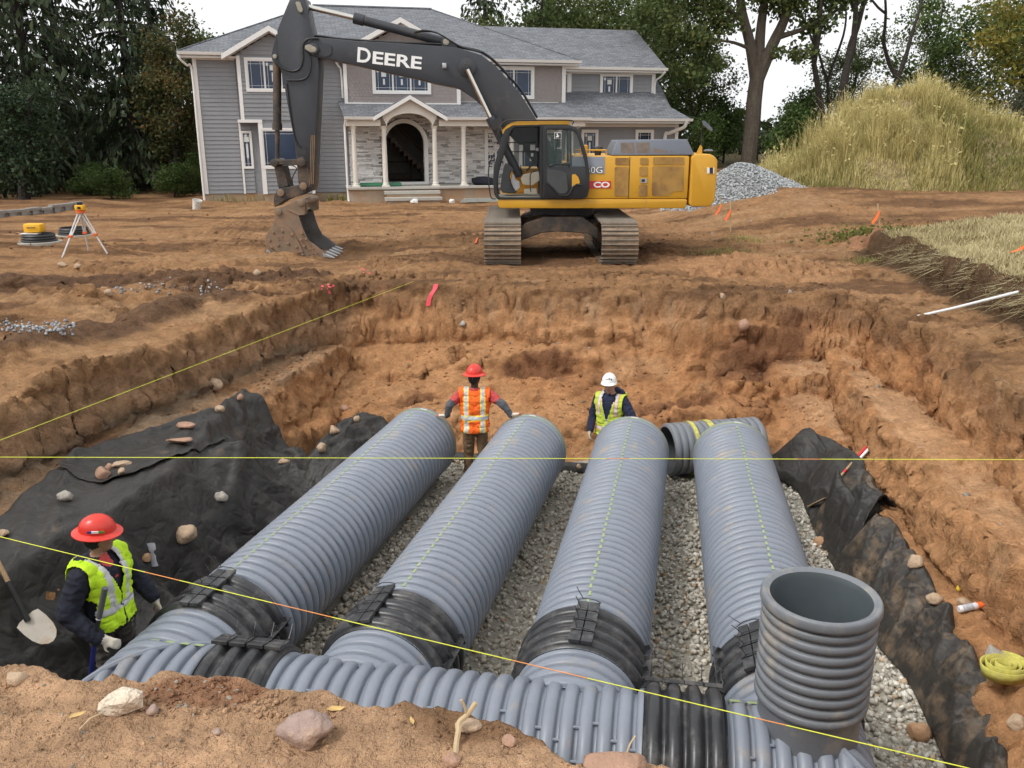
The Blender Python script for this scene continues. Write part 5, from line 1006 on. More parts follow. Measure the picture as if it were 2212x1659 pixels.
for a, b, c, d in ((540, 600, 510, 600), (722, 805, 505, 600), (815, 870, 560, 612), (735, 775, 650, 705)): plate('paper', z4, [(a, c), (b, c), (b, d), (a, d)], 20.6, 20.59, 20.6, M_PAPER, cab)
k = MB(); pts = XZ(z4, [(950, 215), (1385, 225), (1390, 1380), (950, 1380)], 20.66); k.prism(pts, FX, 20.60, 20.606); k.prism(XZ(z4, [(215, 1380), (180, 1300), (175, 1100), (240, 860), (350, 430), (460, 220), (890, 215), (890, 1380)], 20.66), FX, 20.61, 20.616); k.build('side_glass', M_CGLASS, cab)
# door, swung back flat along the body side
do = round_poly(XZ(z4, [(958, 1402), (945, 1380), (932, 250), (960, 188), (1420, 182), (1525, 232), (1590, 380), (1680, 690), (1722, 960), (1720, 1240), (1680, 1395), (1620, 1420)], 19.5), .03, 2)
di = round_poly(XZ(z4, [(1004, 872), (1003, 860), (1003, 330), (1006, 256), (1390, 254), (1490, 300), (1535, 420), (1610, 690), (1640, 800), (1645, 840), (1645, 865), (1640, 872)], 19.5), .02, 2)
k = MB(); ring_plate(k, do, di, 19.48, 19.53); door = k.build('door', M_CABP, cab, bevel=.01, smooth=True)
k = MB(); k.prism(di, FX, 19.503, 19.509); k.build('door_glass', M_CGLASS, door)
plate('door_moulding', z4, [(1005, 925), (1240, 940), (1300, 985), (1330, 975), (1360, 1270), (1320, 1330), (1220, 1340), (1010, 1130)], 19.5, 19.470, 19.49, M_SEAT, door, bevel=.012)
k = MB(); k.tube([P(z4, *p, 19.46) for p in ((1000, 1150), (1100, 1230), (1215, 1360), (1350, 1360), (1390, 1320), (1450, 1210), (1510, 1180), (1590, 1185))], .016); k.build('door_trim', M_CABP, door, True)
k = MB(); k.tube(smooth_path([P(z4, 1070, 885, 19.47), P(z4, 1075, 840, 19.43), P(z4, 1350, 838, 19.43), P(z4, 1380, 885, 19.47)], 5), .013); k.build('door_handle', M_CABP, door, True)
# yellow panel of the body seen through the cut-out of the door
plate('door_cutout', z4, round_poly([(1425, 1010), (1480, 1000), (1530, 1050), (1560, 1140), (1540, 1165), (1500, 1160), (1450, 1200), (1425, 1230)], 12, 2), 19.5, 19.472, 19.488, M_YEL, door)
emb = plate('emblem', z4, rrect(1128, 1248, 300, 408), 19.5, 19.496, 19.502, M_TXT, door); plate('emblem_field', z4, rrect(1135, 1241, 307, 401), 19.5, 19.490, 19.497, M_BLK, emb)
plate('deer_mark', z4, [(1150, 375), (1175, 355), (1165, 330), (1175, 315), (1192, 322), (1188, 340), (1200, 352), (1218, 356), (1206, 366), (1195, 375), (1205, 385), (1180, 380), (1160, 385)], 19.5, 19.485, 19.491, M_TXT, emb)
# ---- boom
bp = [(955, 300), (985, 268), (1050, 252), (1300, 276), (1600, 292), (1900, 312), (1990, 322), (2060, 345), (2145, 372), (2235, 440), (2335, 550), (2405, 630), (2515, 805), (2680, 1080), (2660, 1180), (2560, 1180), (2400, 980), (2205, 790), (2175, 740), (2085, 660), (1995, 600), (1960, 588), (1850, 568), (1700, 530), (1500, 488), (1300, 440), (1150, 410), (1060, 395), (985, 372), (950, 335)]
boom = plate('boom', c1, bp, 20.74, 20.74, 21.36, M_BOOM, bevel=.018, smooth=True)
plate('boom_weld_plate', c1, round_poly([(1030, 300), (1100, 290), (1135, 310), (1130, 370), (1090, 385), (1030, 365)], 20, 3), 20.72, 20.722, 20.745, M_BOOM, boom)
def pin(cv, x, y, r, y0, y1, m, parent, name='pin'): q = P(cv, x, y, y0); k = MB(); k.cyl((q[0], y0, q[2]), (q[0], y1, q[2]), r, n=24); return k.build(name, m, parent, bevel=.008, smooth=True)
pin(c1, 2050, 455, .20, 20.66, 21.44, M_BOOM, boom, 'boss'); pin(c1, 2038, 460, .10, 20.60, 21.5, M_BLK, boom)
t0, t1 = P(c1, 1298, 414, 20.73), P(c1, 1738, 466, 20.73); tilt = math.atan2(t1[2]-t0[2], t1[0]-t0[0]); capD = P(c1, 1300, 316, 20.73)[2]-t0[2]; wd = np.linalg.norm(t1-t0)
d_ = text('D', capD/.70, (t0[0]-.005, 20.735, t0[2]), M_TXT, boom, tilt, .003, .009, xs=1.02)
e_ = text('EERE', capD*.83/.70, (t0[0]+.235*wd*math.cos(tilt), 20.735, t0[2]+.235*wd*math.sin(tilt)), M_TXT, boom, tilt, .003, .009, xs=1.02)
e_['fit'] = 1; v = np.array([q.co[:] for q in e_.data.vertices]); ax = np.array([math.cos(tilt), 0, math.sin(tilt)]); s_ = v @ ax; want = (np.array([t1[0], 20.735, t1[2]])-ORG[exc.name]) @ ax; s0 = s_.min(); kf = (want-s0)/(s_.max()-s0); v = v+np.outer((s_-s0)*(kf-1), ax); e_.data.vertices.foreach_set('co', v.astype(np.float32).ravel()); e_.data.update(); del e_['fit']
wl = MB(); q = P(c1, 1895, 445, 20.7); wl.box(q[0]-.05, q[0]+.05, 20.62, 20.72, q[2]-.06, q[2]+.06); wl.build('work_lamp', M_BARE, boom, bevel=.02, smooth=True)
# hoses along the boom
for j, off in enumerate((0, 14)):
    k = MB(); k.tube(smooth_path([P(c1, x, y+off*.4, 20.9+.1*j) for x, y in ((960, 290), (1000, 250), (1060, 243), (1200, 262), (1550, 285), (1900, 300), (2050, 325), (2150, 352), (2240, 418), (2345, 530), (2420, 620), (2520, 790))], 4), .024); k.build('hose', M_HOSE, boom, True)
for j in range(2):
    k = MB(); k.tube(smooth_path([P(c1, x, y, 20.8+.08*j) for x, y in ((1690, 215+8*j), (1760, 205+6*j), (1850, 225), (1960, 290), (2020, 320), (2140, 352))], 4), .018); k.build('hose', M_HOSE, boom, True)
# boom cylinders on both sides
for yy in (20.60, 21.50):
    a, b, c = P(c1, 2048, 470, 20.60), P(c1, 2210, 808, 20.60), P(c1, 2400, 1190, 20.60)
    for p in (a, b, c): p[1] = yy
    k = MB(); k.cyl(a, b, .052, n=20); rod = k.build('cylinder_rod', M_CHROME, exc, True)
    k = MB(); k.cyl(b-(c-b)*.03, c, .095, n=20); k.cyl(b-(c-b)*.04, b+(c-b)*.10, .115, n=20); k.build('boom_cylinder', M_BOOM, exc, True)
plate('lamp_bracket', c2, [(262, 830), (330, 785), (350, 795), (345, 850), (300, 880), (280, 870)], 20.45, 20.42, 20.55, M_BLK)
# ---- stick
ap = [(222, -12), (180, 90), (142, 185), (150, 330), (160, 420), (178, 480), (205, 640), (245, 850), (262, 1000), (272, 1120), (300, 1185), (350, 1175), (365, 1140), (372, 1000), (380, 800), (392, 560), (398, 400), (385, 290), (365, 220), (340, 130), (325, 40), (312, -14), (270, -25)]
arm = plate('stick', c8, ap, 20.76, 20.76, 21.34, M_BOOM, bevel=.018, smooth=True)
plate('mud_plate', c8, [(262, 960), (300, 960), (330, 990), (345, 1140), (300, 1183), (272, 1120)], 20.75, 20.752, 20.77, M_MUDARM, arm)
for xa in (352, 362, 372): k = MB(); k.tube([P(c8, xa, 830, 20.752), P(c8, xa-8, 1130, 20.752)], .012, 6); k.build('wear_bar', M_RUST, arm)
pin(c8, 365, 300, .12, 20.66, 21.44, M_BOOM, arm, 'boss'); plate('pin_plate', c8, round_poly([(312, 278), (345, 272), (388, 300), (380, 325), (350, 322), (315, 305)], 12, 3), 20.68, 20.655, 20.69, M_CONS, arm, bevel=.008); pin(c8, 367, 303, .06, 20.63, 21.4, M_CONS, arm)
plate('pin_plate', c8, round_poly([(252, 12), (280, 8), (300, 60), (292, 80), (272, 70)], 10, 3), 20.70, 20.70, 20.76, M_CONS, arm, bevel=.008)
plate('cylinder_bracket', c8, [(136, 205), (150, 215), (172, 400), (160, 405), (112, 372), (106, 338)], 20.85, 20.85, 21.25, M_BOOM, arm, bevel=.012); pin(c8, 127, 346, .05, 20.8, 21.3, M_CONS, arm)
k = MB(); k.tube(smooth_path([P(c8, x, y, 20.70) for x, y in ((395, 235), (330, 240), (300, 280), (300, 360), (280, 420), (230, 437), (170, 415), (125, 380))], 5), .026); k.build('hose', M_HOSE, arm, True)
k = MB(); k.tube(smooth_path([P(c8, x, y, 20.72) for x, y in ((330, 300), (350, 380), (335, 460), (290, 490), (200, 493))], 5), .022); k.build('hose', M_HOSE, arm, True)
k = MB(); k.tube(smooth_path([P(c8, x, y, 20.74) for x, y in ((200, 510), (215, 640), (240, 800), (262, 880), (285, 900))], 5), .014); k.build('hose', M_HOSE, arm, True)
# stick cylinder above the boom
a, b, c = P(c8, 275, 30, 21.05), P(c1, 1290, 122, 21.05), P(c1, 1905, 285, 21.05)
k = MB(); k.cyl(a, b, .058, n=20); k.build('cylinder_rod', M_CHROME, exc, True)
k = MB(); k.cyl(b, c, .105, n=24); k.cyl(b-(c-b)*.01, b+(c-b)*.10, .125, n=24); k.build('stick_cylinder', M_BOOM, exc, True)
plate('cylinder_lug', c1, round_poly([(1870, 265), (1920, 262), (1965, 285), (1985, 330), (1880, 330)], 15, 2), 20.85, 20.85, 21.25, M_BOOM, boom, bevel=.01); pin(c1, 1905, 282, .07, 20.8, 21.3, M_CONS, boom)
# bucket cylinder, links
a, b, c = P(c8, 142, 355, 21.05), P(c8, 143, 790, 21.05), P(c8, 143, 1000, 21.05)
k = MB(); k.cyl(a, b, .095, n=20); k.cyl(b-(b-a)*.08, b+(b-a)*.02, .115, n=20); k.build('bucket_cylinder', M_MUDARM, exc, True)
k = MB(); k.cyl(b, c, .055, n=16); k.build('cylinder_rod', M_MUDARM, exc, True)
for yy in (20.70, 21.32): plate('link', c8, round_poly([(100, 995), (120, 978), (150, 985), (290, 975), (308, 995), (290, 1015), (150, 1010), (120, 1022)], 10, 2), 20.7, yy, yy+.06, M_MUDARM, bevel=.008)
pin(c8, 290, 995, .10, 20.64, 21.44, M_MUDARM, exc); pin(c8, 122, 1000, .09, 20.64, 21.44, M_MUDARM, exc)
plate('push_link', c8, [(122, 1020), (178, 1015), (212, 1145), (150, 1160)], 20.8, 20.80, 21.30, M_MUDARM, bevel=.02)
k = MB(); k.tube(smooth_path([P(c8, x, y, 20.9) for x, y in ((190, 1020), (230, 1015), (262, 1035), (240, 1080), (235, 1110), (240, 1140))], 5), .012); k.build('hose', M_HOSE, exc, True)
# quick coupler
plate('quick_coupler', z3, round_poly([(230, 440), (290, 395), (430, 375), (600, 335), (650, 288), (715, 310), (735, 375), (700, 470), (600, 520), (450, 560), (330, 615), (200, 705), (182, 620), (190, 520)], 14, 2), 20.72, 20.72, 21.38, M_MUDARM, bevel=.015)
for x, y in ((660, 365), (295, 470)): pin(z3, x, y, .085, 20.66, 21.44, M_RUST, exc)
# ---- bucket
YB0, YB1 = 20.42, 21.95
side = [(198, 722), (330, 692), (555, 595), (640, 572), (692, 640), (692, 825), (640, 835), (592, 842), (640, 1000), (690, 1130), (760, 1258), (830, 1300), (1020, 1450), (1045, 1520), (930, 1545), (700, 1556), (450, 1552), (250, 1502), (110, 1432), (47, 1300), (62, 1150), (132, 1048), (192, 960), (212, 820)]
bk = plate('bucket', z3, side, YB0, YB0, YB0+.05, M_RUST, bevel=.008); plate('bucket_side', z3, side, YB0, YB1-.05, YB1, M_RUST, bk, bevel=.008)
prof = XZ(z3, [(592, 800), (430, 770), (300, 800), (235, 960), (150, 1060), (75, 1160), (62, 1300), (120, 1420), (255, 1490), (450, 1538), (700, 1545), (930, 1535), (1045, 1512)], YB0); inn = XZ(z3, [(600, 840), (430, 830), (330, 850), (275, 980), (190, 1090), (120, 1180), (105, 1290), (160, 1390), (280, 1450), (460, 1498), (700, 1510), (930, 1512), (1040, 1505)], YB0)
k = MB(); n_ = len(prof)
k.add([(a, YB0+.05, b) for a, b in prof]+[(a, YB1-.05, b) for a, b in prof]+[(a, YB0+.05, b) for a, b in inn]+[(a, YB1-.05, b) for a, b in inn], sum([[(i, i+1, n_+i+1, n_+i), (2*n_+i, 3*n_+i, 3*n_+i+1, 2*n_+i+1)] for i in range(n_-1)], []))
k.build('bucket_shell', M_RUST, bk)
k = MB(); k.add([(a, YB1-.056, b) for a, b in XZ(z3, [(600, 850), (640, 1000), (690, 1130), (760, 1258), (830, 1300), (1020, 1450), (1040, 1505), (700, 1510), (280, 1450), (150, 1300), (200, 1090), (330, 850)], YB0)], [tuple(range(12))]); k.build('worn_face', mat('scoured_steel', (.20, .205, .21), .45, .2, 3, metal=.3, dirt=(.13, .105, .08), dscale=2, damt=.3), bk)
k = MB(); k.prism(XZ(z3, [(400, 750), (440, 742), (650, 825), (600, 838)], YB0), FX, YB0-.02, YB0+.10); k.build('stiffener', M_RUST, bk, bevel=.006)
for yy in (YB0+.18, YB1-.24): plate('hinge_ear', z3, round_poly([(555, 600), (640, 572), (692, 640), (692, 825), (600, 840), (540, 700)], 14, 2), YB0, yy, yy+.06, M_RUST, bk, bevel=.008)
for x, y in ((262, 780), (620, 640)): pin(z3, x, y, .075, YB0-.05, YB1+.05, M_RUST, bk)
plate('wear_plate', z3, round_poly([(55, 1180), (130, 1055), (270, 990), (380, 1000), (470, 1050), (560, 1190), (680, 1430), (450, 1470), (250, 1420), (110, 1340)], 20, 3), YB0, YB0-.035, YB0, M_RUST, bk, bevel=.01)
for x, y in ((175, 1112), (322, 1092), (483, 1152), (118, 1240), (258, 1322), (418, 1295), (555, 1350), (635, 1130), (625, 1232), (706, 1222), (676, 1340), (152, 1350), (305, 1455), (473, 1490), (652, 1475)): pin(z3, x, y, .034, YB0-.06, YB0-.02, M_RUST, bk, 'bolt')
for x, y in ((785, 1325), (822, 1372), (766, 1392), (752, 1472), (820, 1460), (888, 1446)): pin(z3, x, y, .017, YB0-.03, YB0+.0, M_RUST, bk, 'bolt')
for x, y, a in ((112, 1420, .75), (203, 1488, .6), (320, 1535, .25), (448, 1560, .05), (572, 1555, 0), (670, 1552, 0)):
    q = P(z3, x, y, YB0); k = MB(); k.obox((q[0], YB0-.01, q[2]), (.11, .10, .06), rotmat(0, a, 0)); k.build('wear_shoe', M_BARE, bk, bevel=.01)
tb0, tb1 = P(z3, 1020, 1480, YB0), P(z3, 1170, 1530, YB0)
for j in range(5):
    yy = YB0+.06+j*(YB1-YB0-.12)/4; k = MB(); dd = tb1-tb0
    k.add([(tb0[0]-.05, yy-.07, tb0[2]+.05), (tb0[0]-.05, yy+.07, tb0[2]+.05), (tb0[0]-.05, yy+.07, tb0[2]-.05), (tb0[0]-.05, yy-.07, tb0[2]-.05), (tb1[0], yy-.035, tb1[2]+.012), (tb1[0], yy+.035, tb1[2]+.012), (tb1[0], yy+.035, tb1[2]-.012), (tb1[0], yy-.035, tb1[2]-.012)], [(0, 3, 2, 1), (4, 5, 6, 7), (0, 1, 5, 4), (1, 2, 6, 5), (2, 3, 7, 6), (3, 0, 4, 7)]); k.build('tooth', M_BARE, bk, bevel=.012)
k = MB(); q = P(z3, 330, 1220, YB0); text('TK', .13, (q[0]-.12, YB0-.038, q[2]-.03), M_RUST, bk, .05, .006, .004)
# ================================================================ WORKERS
def capsule(mb, p0, r0, p1, r1, n=14):
    p0 = np.asarray(p0, float); p1 = np.asarray(p1, float); L = np.linalg.norm(p1-p0)
    if L < 1e-5: p1 = p0+np.array([0, 0, 1e-3]); L = 1e-3
    prof = [(-r0*math.cos(a), r0*math.sin(a)) for a in np.linspace(.02, math.pi/2, 5)]+[(L+r1*math.sin(a), r1*math.cos(a)) for a in np.linspace(0, math.pi/2-.02, 5)]
    mb.lathe(prof, p0, p1-p0, n, closed=True)
def ellips(mb, c, r, n=16):
    prof = [(-math.cos(a), max(math.sin(a), .01)) for a in np.linspace(.05, math.pi-.05, 11)]; k = MB(); k.lathe(prof, (0, 0, 0), (0, 0, 1), n, closed=True); mb.add(np.array(k.v)*np.array(r)+np.array(c), k.f)
def seg_dist(q, p0, r0, p1, r1):
    d = p1-p0; L2 = max(d @ d, 1e-9); t = np.clip(((q-p0) @ d)/L2, 0, 1); return np.linalg.norm(q-(p0+t[:, None]*d), axis=1)-(r0+(r1-r0)*t)
def hand(parts, wrist, d, back, side, curl, m, s=1., tip=None):
    """palm, four unequal fingers with two knuckles, thumb off the side of the palm; d = hand direction, back = back-of-hand normal, side = +-1 thumb side"""
    d = np.array(d, float)/np.linalg.norm(d); b = np.array(back, float); b -= d*(b @ d); b /= np.linalg.norm(b); u = np.cross(d, b)*side; w0 = np.asarray(wrist, float); pl = .085*s
    for o_ in (-.026, -.009, .009, .026): parts.append((w0+u*o_*.7*s, .016*s, w0+d*pl+u*o_*s, .013*s, m))
    for i, (o_, L) in enumerate(((.030, .072), (.010, .080), (-.011, .074), (-.031, .058))):
        p = w0+d*pl+u*o_*s; c = curl*(1+.12*i); dd = d
        for j, f in enumerate((.48, .30, .22)):
            a = c*(.6 if j == 0 else 1.); dd = dd*math.cos(a)-b*math.sin(a); bb = b
            b2 = b*math.cos(a)+d*0; q_ = p+dd*L*f*s; parts.append((p, (.0105-.001*j)*s, q_, (.0098-.001*j)*s, tip if (tip and j > 0) else m)); p = q_
            dd = dd/np.linalg.norm(dd)
    p = w0+d*.028*s+u*.030*s; q_ = p+(u*.75+d*.55-b*.25)*.045*s; parts.append((p, .014*s, q_, .0115*s, m)); q2 = q_+(d*.85+u*.25-b*.25)*.036*s; parts.append((q_, .0112*s, q2, .0095*s, tip or m))
def person(name, label, loc, rz, parts, mats, scale=1., voxel=.010, vest=None, hat=None, extra=None):
    root = thing(name, loc, label, 'person'); root.rotation_euler.z = rz; root.scale = (scale,)*3; ORG[root.name] = np.zeros(3)
    mb = MB()
    for p0, r0, p1, r1, m in parts:
        if isinstance(r0, tuple): ellips(mb, p0, r0)
        else: capsule(mb, p0, r0, p1, r1)
    o = mb.build('tmp', [], None); md = o.modifiers.new('r', 'REMESH'); md.mode = 'VOXEL'; md.voxel_size = voxel
    dg = bpy.context.evaluated_depsgraph_get(); me = bpy.data.meshes.new_from_object(o.evaluated_get(dg)); bpy.data.objects.remove(o)
    bm = bmesh.new(); bm.from_mesh(me)
    for _ in range(3): bmesh.ops.smooth_vert(bm, verts=bm.verts, factor=.5, use_axis_x=True, use_axis_y=True, use_axis_z=True)
    bm.normal_update()
    vc = np.array([v.co[:] for v in bm.verts]); bestv = np.full(len(vc), 9.); cl = np.zeros(len(vc))
    for p0, r0, p1, r1, m in parts:
        dd = seg_dist(vc, np.asarray(p0, float), r0, np.asarray(p1, float), r1); k = dd < bestv; bestv = np.where(k, dd, bestv); cl = np.where(k, float(m in ('fleece', 'trs', 'tee', 'grey', 'hood')), cl)
    wk_ = cl*(.012*fbm(vc[:, 0], vc[:, 1], vc[:, 2]*1.7, 11, 2, 15, ridge=True)+.006*fbm(vc[:, 0], vc[:, 1], vc[:, 2], 26, 2, 16, ridge=True)-.002)
    for v, w_ in zip(bm.verts, wk_): v.co = v.co+v.normal*float(w_)
    bm.normal_update()
    fc = np.array([f.calc_center_median()[:] for f in bm.faces]); best = np.full(len(fc), 9.); who = np.zeros(len(fc), int); keys = list(mats.keys())
    for p0, r0, p1, r1, m in parts:
        if isinstance(r0, tuple): dd = (np.linalg.norm((fc-np.asarray(p0))/np.asarray(r0), axis=1)-1)*min(r0)
        else: dd = seg_dist(fc, np.asarray(p0, float), r0, np.asarray(p1, float), r1)
        k = dd < best; best = np.where(k, dd, best); who = np.where(k, keys.index(m), who)
    if vest is not None:
        reg = vest['region'](fc) & np.isin(who, [keys.index(q_) for q_ in vest['on']])
        vb = bm.copy(); vb.faces.ensure_lookup_table(); nf = len(vb.faces); kill = [vb.faces[i] for i in range(nf) if not reg[i]]
        bmesh.ops.delete(vb, geom=kill, context='FACES'); vb.normal_update()
        vc = np.array([v.co[:] for v in vb.verts]); ww = fbm(vc[:, 0], vc[:, 1], vc[:, 2], 9, 2, 5)+.8*fbm(vc[:, 0]*.6, vc[:, 1]*.6, vc[:, 2]*1.6, 14, 2, 6, ridge=True)
        for v, w_ in zip(vb.verts, ww): v.co = v.co+v.normal*(.018+.010*float(w_)+max(0, vest['hem']+.18-v.co.z)*vest.get('flare', .12)*.6)
        vm = bpy.data.meshes.new('vest'); vb.to_mesh(vm); vb.free(); c_ = np.array([p.center[:] for p in vm.polygons]); vm.materials.clear()
        for q_ in vest['mats']: vm.materials.append(q_)
        vm.polygons.foreach_set('material_index', vest['paint'](c_).astype(np.int32)); vm.polygons.foreach_set('use_smooth', np.ones(len(vm.polygons), bool))
        vo = link_mesh('vest', vm, root); sm = vo.modifiers.new('t', 'SOLIDIFY'); sm.thickness = .006; sm.offset = 1
    bm.to_mesh(me); bm.free(); me.materials.clear()
    for q_ in keys: me.materials.append(mats[q_])
    me.polygons.foreach_set('material_index', who.astype(np.int32)); me.polygons.foreach_set('use_smooth', np.ones(len(me.polygons), bool)); me.update()
    link_mesh('body', me, root)
    return root
def hard_hat(root, c, rot, m, full=True, name='hard_hat'):
    """dome with ridges, brim; c = centre of the brim plane, rot 3x3"""
    k = MB(); A = np.array([.112, .138, .125]); vv = []; n = 40; rows = 12
    for i in range(rows+1):
        ph = math.pi/2*i/rows
        for j in range(n):
            a = 2*math.pi*j/n; p = np.array([math.cos(a)*math.cos(ph), math.sin(a)*math.cos(ph), math.sin(ph)])*A
            rg = 1+.035*math.exp(-(p[0]/.018)**2)*(p[2] > .03)+.02*math.exp(-((abs(p[0])-.055)/.012)**2)*(p[2] > .03); vv.append(p*np.array([1, 1, rg]))
    f = [(i*n+j, i*n+(j+1) % n, (i+1)*n+(j+1) % n, (i+1)*n+j) for i in range(rows) for j in range(n)]
    b = len(vv)
    for j in range(n):
        a = 2*math.pi*j/n; e = .048 if full else (.045*max(0, math.sin(a))**1.5+.008); p = np.array([math.cos(a)*(A[0]+e), math.sin(a)*(A[1]+e), -.020 if full else -.012-.01*max(0, math.sin(a))]); vv.append(p)
    for j in range(n):
        a = 2*math.pi*j/n; e = .048 if full else (.045*max(0, math.sin(a))**1.5+.008); p = np.array([math.cos(a)*(A[0]+e), math.sin(a)*(A[1]+e), -.026 if full else -.018-.01*max(0, math.sin(a))]); vv.append(p)
    for j in range(n): vv.append(np.array([math.cos(2*math.pi*j/n)*A[0]*.97, math.sin(2*math.pi*j/n)*A[1]*.97, -.004]))
    for j in range(n):
        q_ = (j+1) % n; f += [(j, b+j, b+q_, q_), (b+j, b+n+j, b+n+q_, b+q_), (b+n+j, b+2*n+j, b+2*n+q_, b+n+q_)]
    k.add(np.array(vv) @ np.asarray(rot).T+np.asarray(c), f); return k.build(name, m, root, True, angle=60)
SK1 = mat('tan_skin', (.33, .185, .12), .55, .08, 20); SK2 = mat('dark_skin', (.045, .024, .016), .5, .1, 20); SK3 = mat('ruddy_skin', (.42, .22, .15), .55, .1, 20)
NAVY = mat('navy_fleece', (.010, .012, .024), .9, .25, 30, bump=.3, bscale=120); NAVY2 = mat('navy_hoodie', (.014, .018, .045), .9, .2, 20, bump=.3, bscale=90); BLKC = mat('black_knit', (.012, .012, .013), .95, .2, 50)
LIME = mat('lime_vest', (.52, .80, .02), .75, .06, 6); SILV = mat('silver_tape', (.55, .56, .57), .45, .06, 30); ORNG = mat('orange_vest', (.95, .145, .012), .75, .06, 6); YTAPE = mat('yellow_tape', (.85, .70, .05), .6, .05); ZIP = mat('black_zip', (.012, .012, .012), .7, .1)
LIME2 = mat('faded_lime_vest', (.50, .62, .06), .75, .15, 9); OTAPE = mat('orange_tape', (.75, .30, .06), .6, .1)
OLIVE = mat('olive_work_trousers', (.062, .055, .045), .9, .15, 14, bump=.3, bscale=60); KHAKI = mat('khaki_trousers', (.195, .125, .07), .9, .15, 10, dirt=(.22, .12, .06), dscale=6, damt=.3, bump=.3, bscale=60)
GLOVE = mat('white_knit_glove', (.62, .57, .47), .9, .12, 40); GTIP = mat('red_rubber_tip', (.45, .06, .05), .6, .15, 20); REDT = mat('red_shirt', (.48, .06, .06), .85, .1, 14); GREYS = mat('grey_sleeve', (.085, .09, .10), .85, .15, 14); REDH = mat('red_hard_hat', (.66, .045, .03), .32, .05, 4, spec=.5); WHH = mat('white_hard_hat', (.80, .79, .77), .3, .03, 4); BOOT = mat('brown_boot', (.09, .055, .03), .7, .2, 9); HAIRD = mat('dark_hair', (.012, .010, .009), .8, .1); HAIRG = mat('grey_hair', (.20, .18, .16), .8, .2, 40); EYEM = mat('dark_eye', (.02, .015, .012), .4, .1)
def base_body(shirt, sleeve, pants, skin, legs, neckm=None):
    A = np.array; P_ = []
    for sx, (hip, kn, an) in zip((-1, 1), legs):
        P_ += [(A(hip), .092, A(kn), .066, pants), (A(kn), .066, A(an)+A([0, 0, .05]), .055, pants), (A(an)+A([0, -.02, -.02]), .045, A(an)+A([0, .16, -.045]), .040, 'boot')]
    P_ += [(A([-.075, 0, .95]), .115, A([.075, 0, .95]), .115, pants), (A([-.06, .0, 1.06]), .118, A([.06, 0, 1.06]), .118, shirt), (A([-.075, .01, 1.22]), .118, A([.075, .01, 1.22]), .118, shirt), (A([-.085, .015, 1.34]), .12, A([.085, .015, 1.34]), .12, shirt), (A([-.07, .005, 1.0]), .118, A([-.085, .015, 1.36]), .12, shirt), (A([.07, .005, 1.0]), .118, A([.085, .015, 1.36]), .12, shirt), (A([0, .02, 1.0]), .12, A([0, .03, 1.36]), .122, shirt), (A([-.165, 0, 1.44]), .072, A([.165, 0, 1.44]), .072, shirt), (A([0, -.01, 1.46]), .07, A([0, .005, 1.50]), .062, shirt), (A([0, 0, 1.48]), .056, A([0, .012, 1.60]), .052, neckm or skin)]
    return P_
def head(P_, c, fwd, up, skin, hair, s=1.):
    """c = head centre; face with brow, nose, lips, chin, ears"""
    f = np.array(fwd, float); f /= np.linalg.norm(f); u = np.array(up, float); u -= f*(u @ f); u /= np.linalg.norm(u); r = np.cross(f, u); c = np.asarray(c, float)
    P_ += [(c-f*.018+u*.028, .088*s, c+f*.022+u*.03, .083*s, hair if hair == 'cap' else skin), (c+f*.03-u*.02, .072*s, c+f*.045-u*.075, .050*s, skin), (c+f*.062-u*.098-r*.012, .022*s, c+f*.062-u*.098+r*.012, .022*s, skin), (c+f*.094+u*.006, .011*s, c+f*.112-u*.034, .0145*s, skin), (c+f*.088+u*.026-r*.035, .012*s, c+f*.088+u*.026+r*.035, .012*s, skin), (c+f*.088-u*.066-r*.018, .0085*s, c+f*.088-u*.066+r*.018, .0085*s, 'lip'), (c+f*.07-u*.03-r*.035, .026*s, c+f*.07-u*.035+r*.035, .026*s, skin), (c-f*.035+u*.0, .085*s, c-f*.045-u*.03, .070*s, hair)]
    for sgn in (-1, 1): P_ += [(c-f*.005+r*sgn*.086+u*.012, .014, c-f*.012+r*sgn*.088-u*.030, .011, 'cap' if hair == 'cap' else skin)]
    return f, u, r
def eyes(root, c, f, u, r):
    for sgn in (-1, 1):
        k = MB(); ellips(k, np.asarray(c)+f*.089+u*.008+r*sgn*.033, (.012, .006, .006)); k.build('eye', EYEM, root, True)
A = np.array
# --- worker with shovel, left foreground: lime vest, red full brim hat, body turned right, head in profile
lg = [((-.09, 0, .92), (-.13, .06, .50), (-.14, -.02, .09)), ((.09, 0, .92), (.12, .05, .50), (.14, .0, .09))]
pt = base_body('fleece', 'fleece', 'trs', 'skin', lg)
pt += [(A([-.20, 0, 1.43]), .085, A([-.33, .02, 1.19]), .075, 'fleece'), (A([-.33, .02, 1.19]), .074, A([-.33, .18, .995]), .055, 'fleece'), (A([-.33, .18, .995]), .036, A([-.328, .205, .965]), .034, 'glove'),
       (A([.20, 0, 1.43]), .088, A([.33, -.06, 1.17]), .080, 'fleece'), (A([.33, -.06, 1.17]), .078, A([.29, .16, .99]), .057, 'fleece'), (A([.29, .16, .99]), .036, A([.275, .20, .965]), .034, 'glove'),
       (A([-.10, -.06, 1.485]), .055, A([.10, -.06, 1.485]), .055, 'fleece'), (A([-.09, -.10, 1.45]), .055, A([.09, -.10, 1.45]), .055, 'fleece'), (A([0, .045, 1.50]), .045, A([0, .098, 1.36]), .055, 'shirt')]
hand(pt, A([-.328, .20, .97]), (.05, .45, -.88), (-.8, .3, .2), -1, .35, 'glove', 1.05, 'tip'); hand(pt, A([.275, .19, .97]), (-.25, .80, -.45), (.75, .25, .5), 1, .85, 'glove', 1.05)
hc = A([0, .035, 1.685]); hf, hu, hr_ = head(pt, hc, (-.50, .83, -.02), (0, .02, 1), 'skin', 'cap')
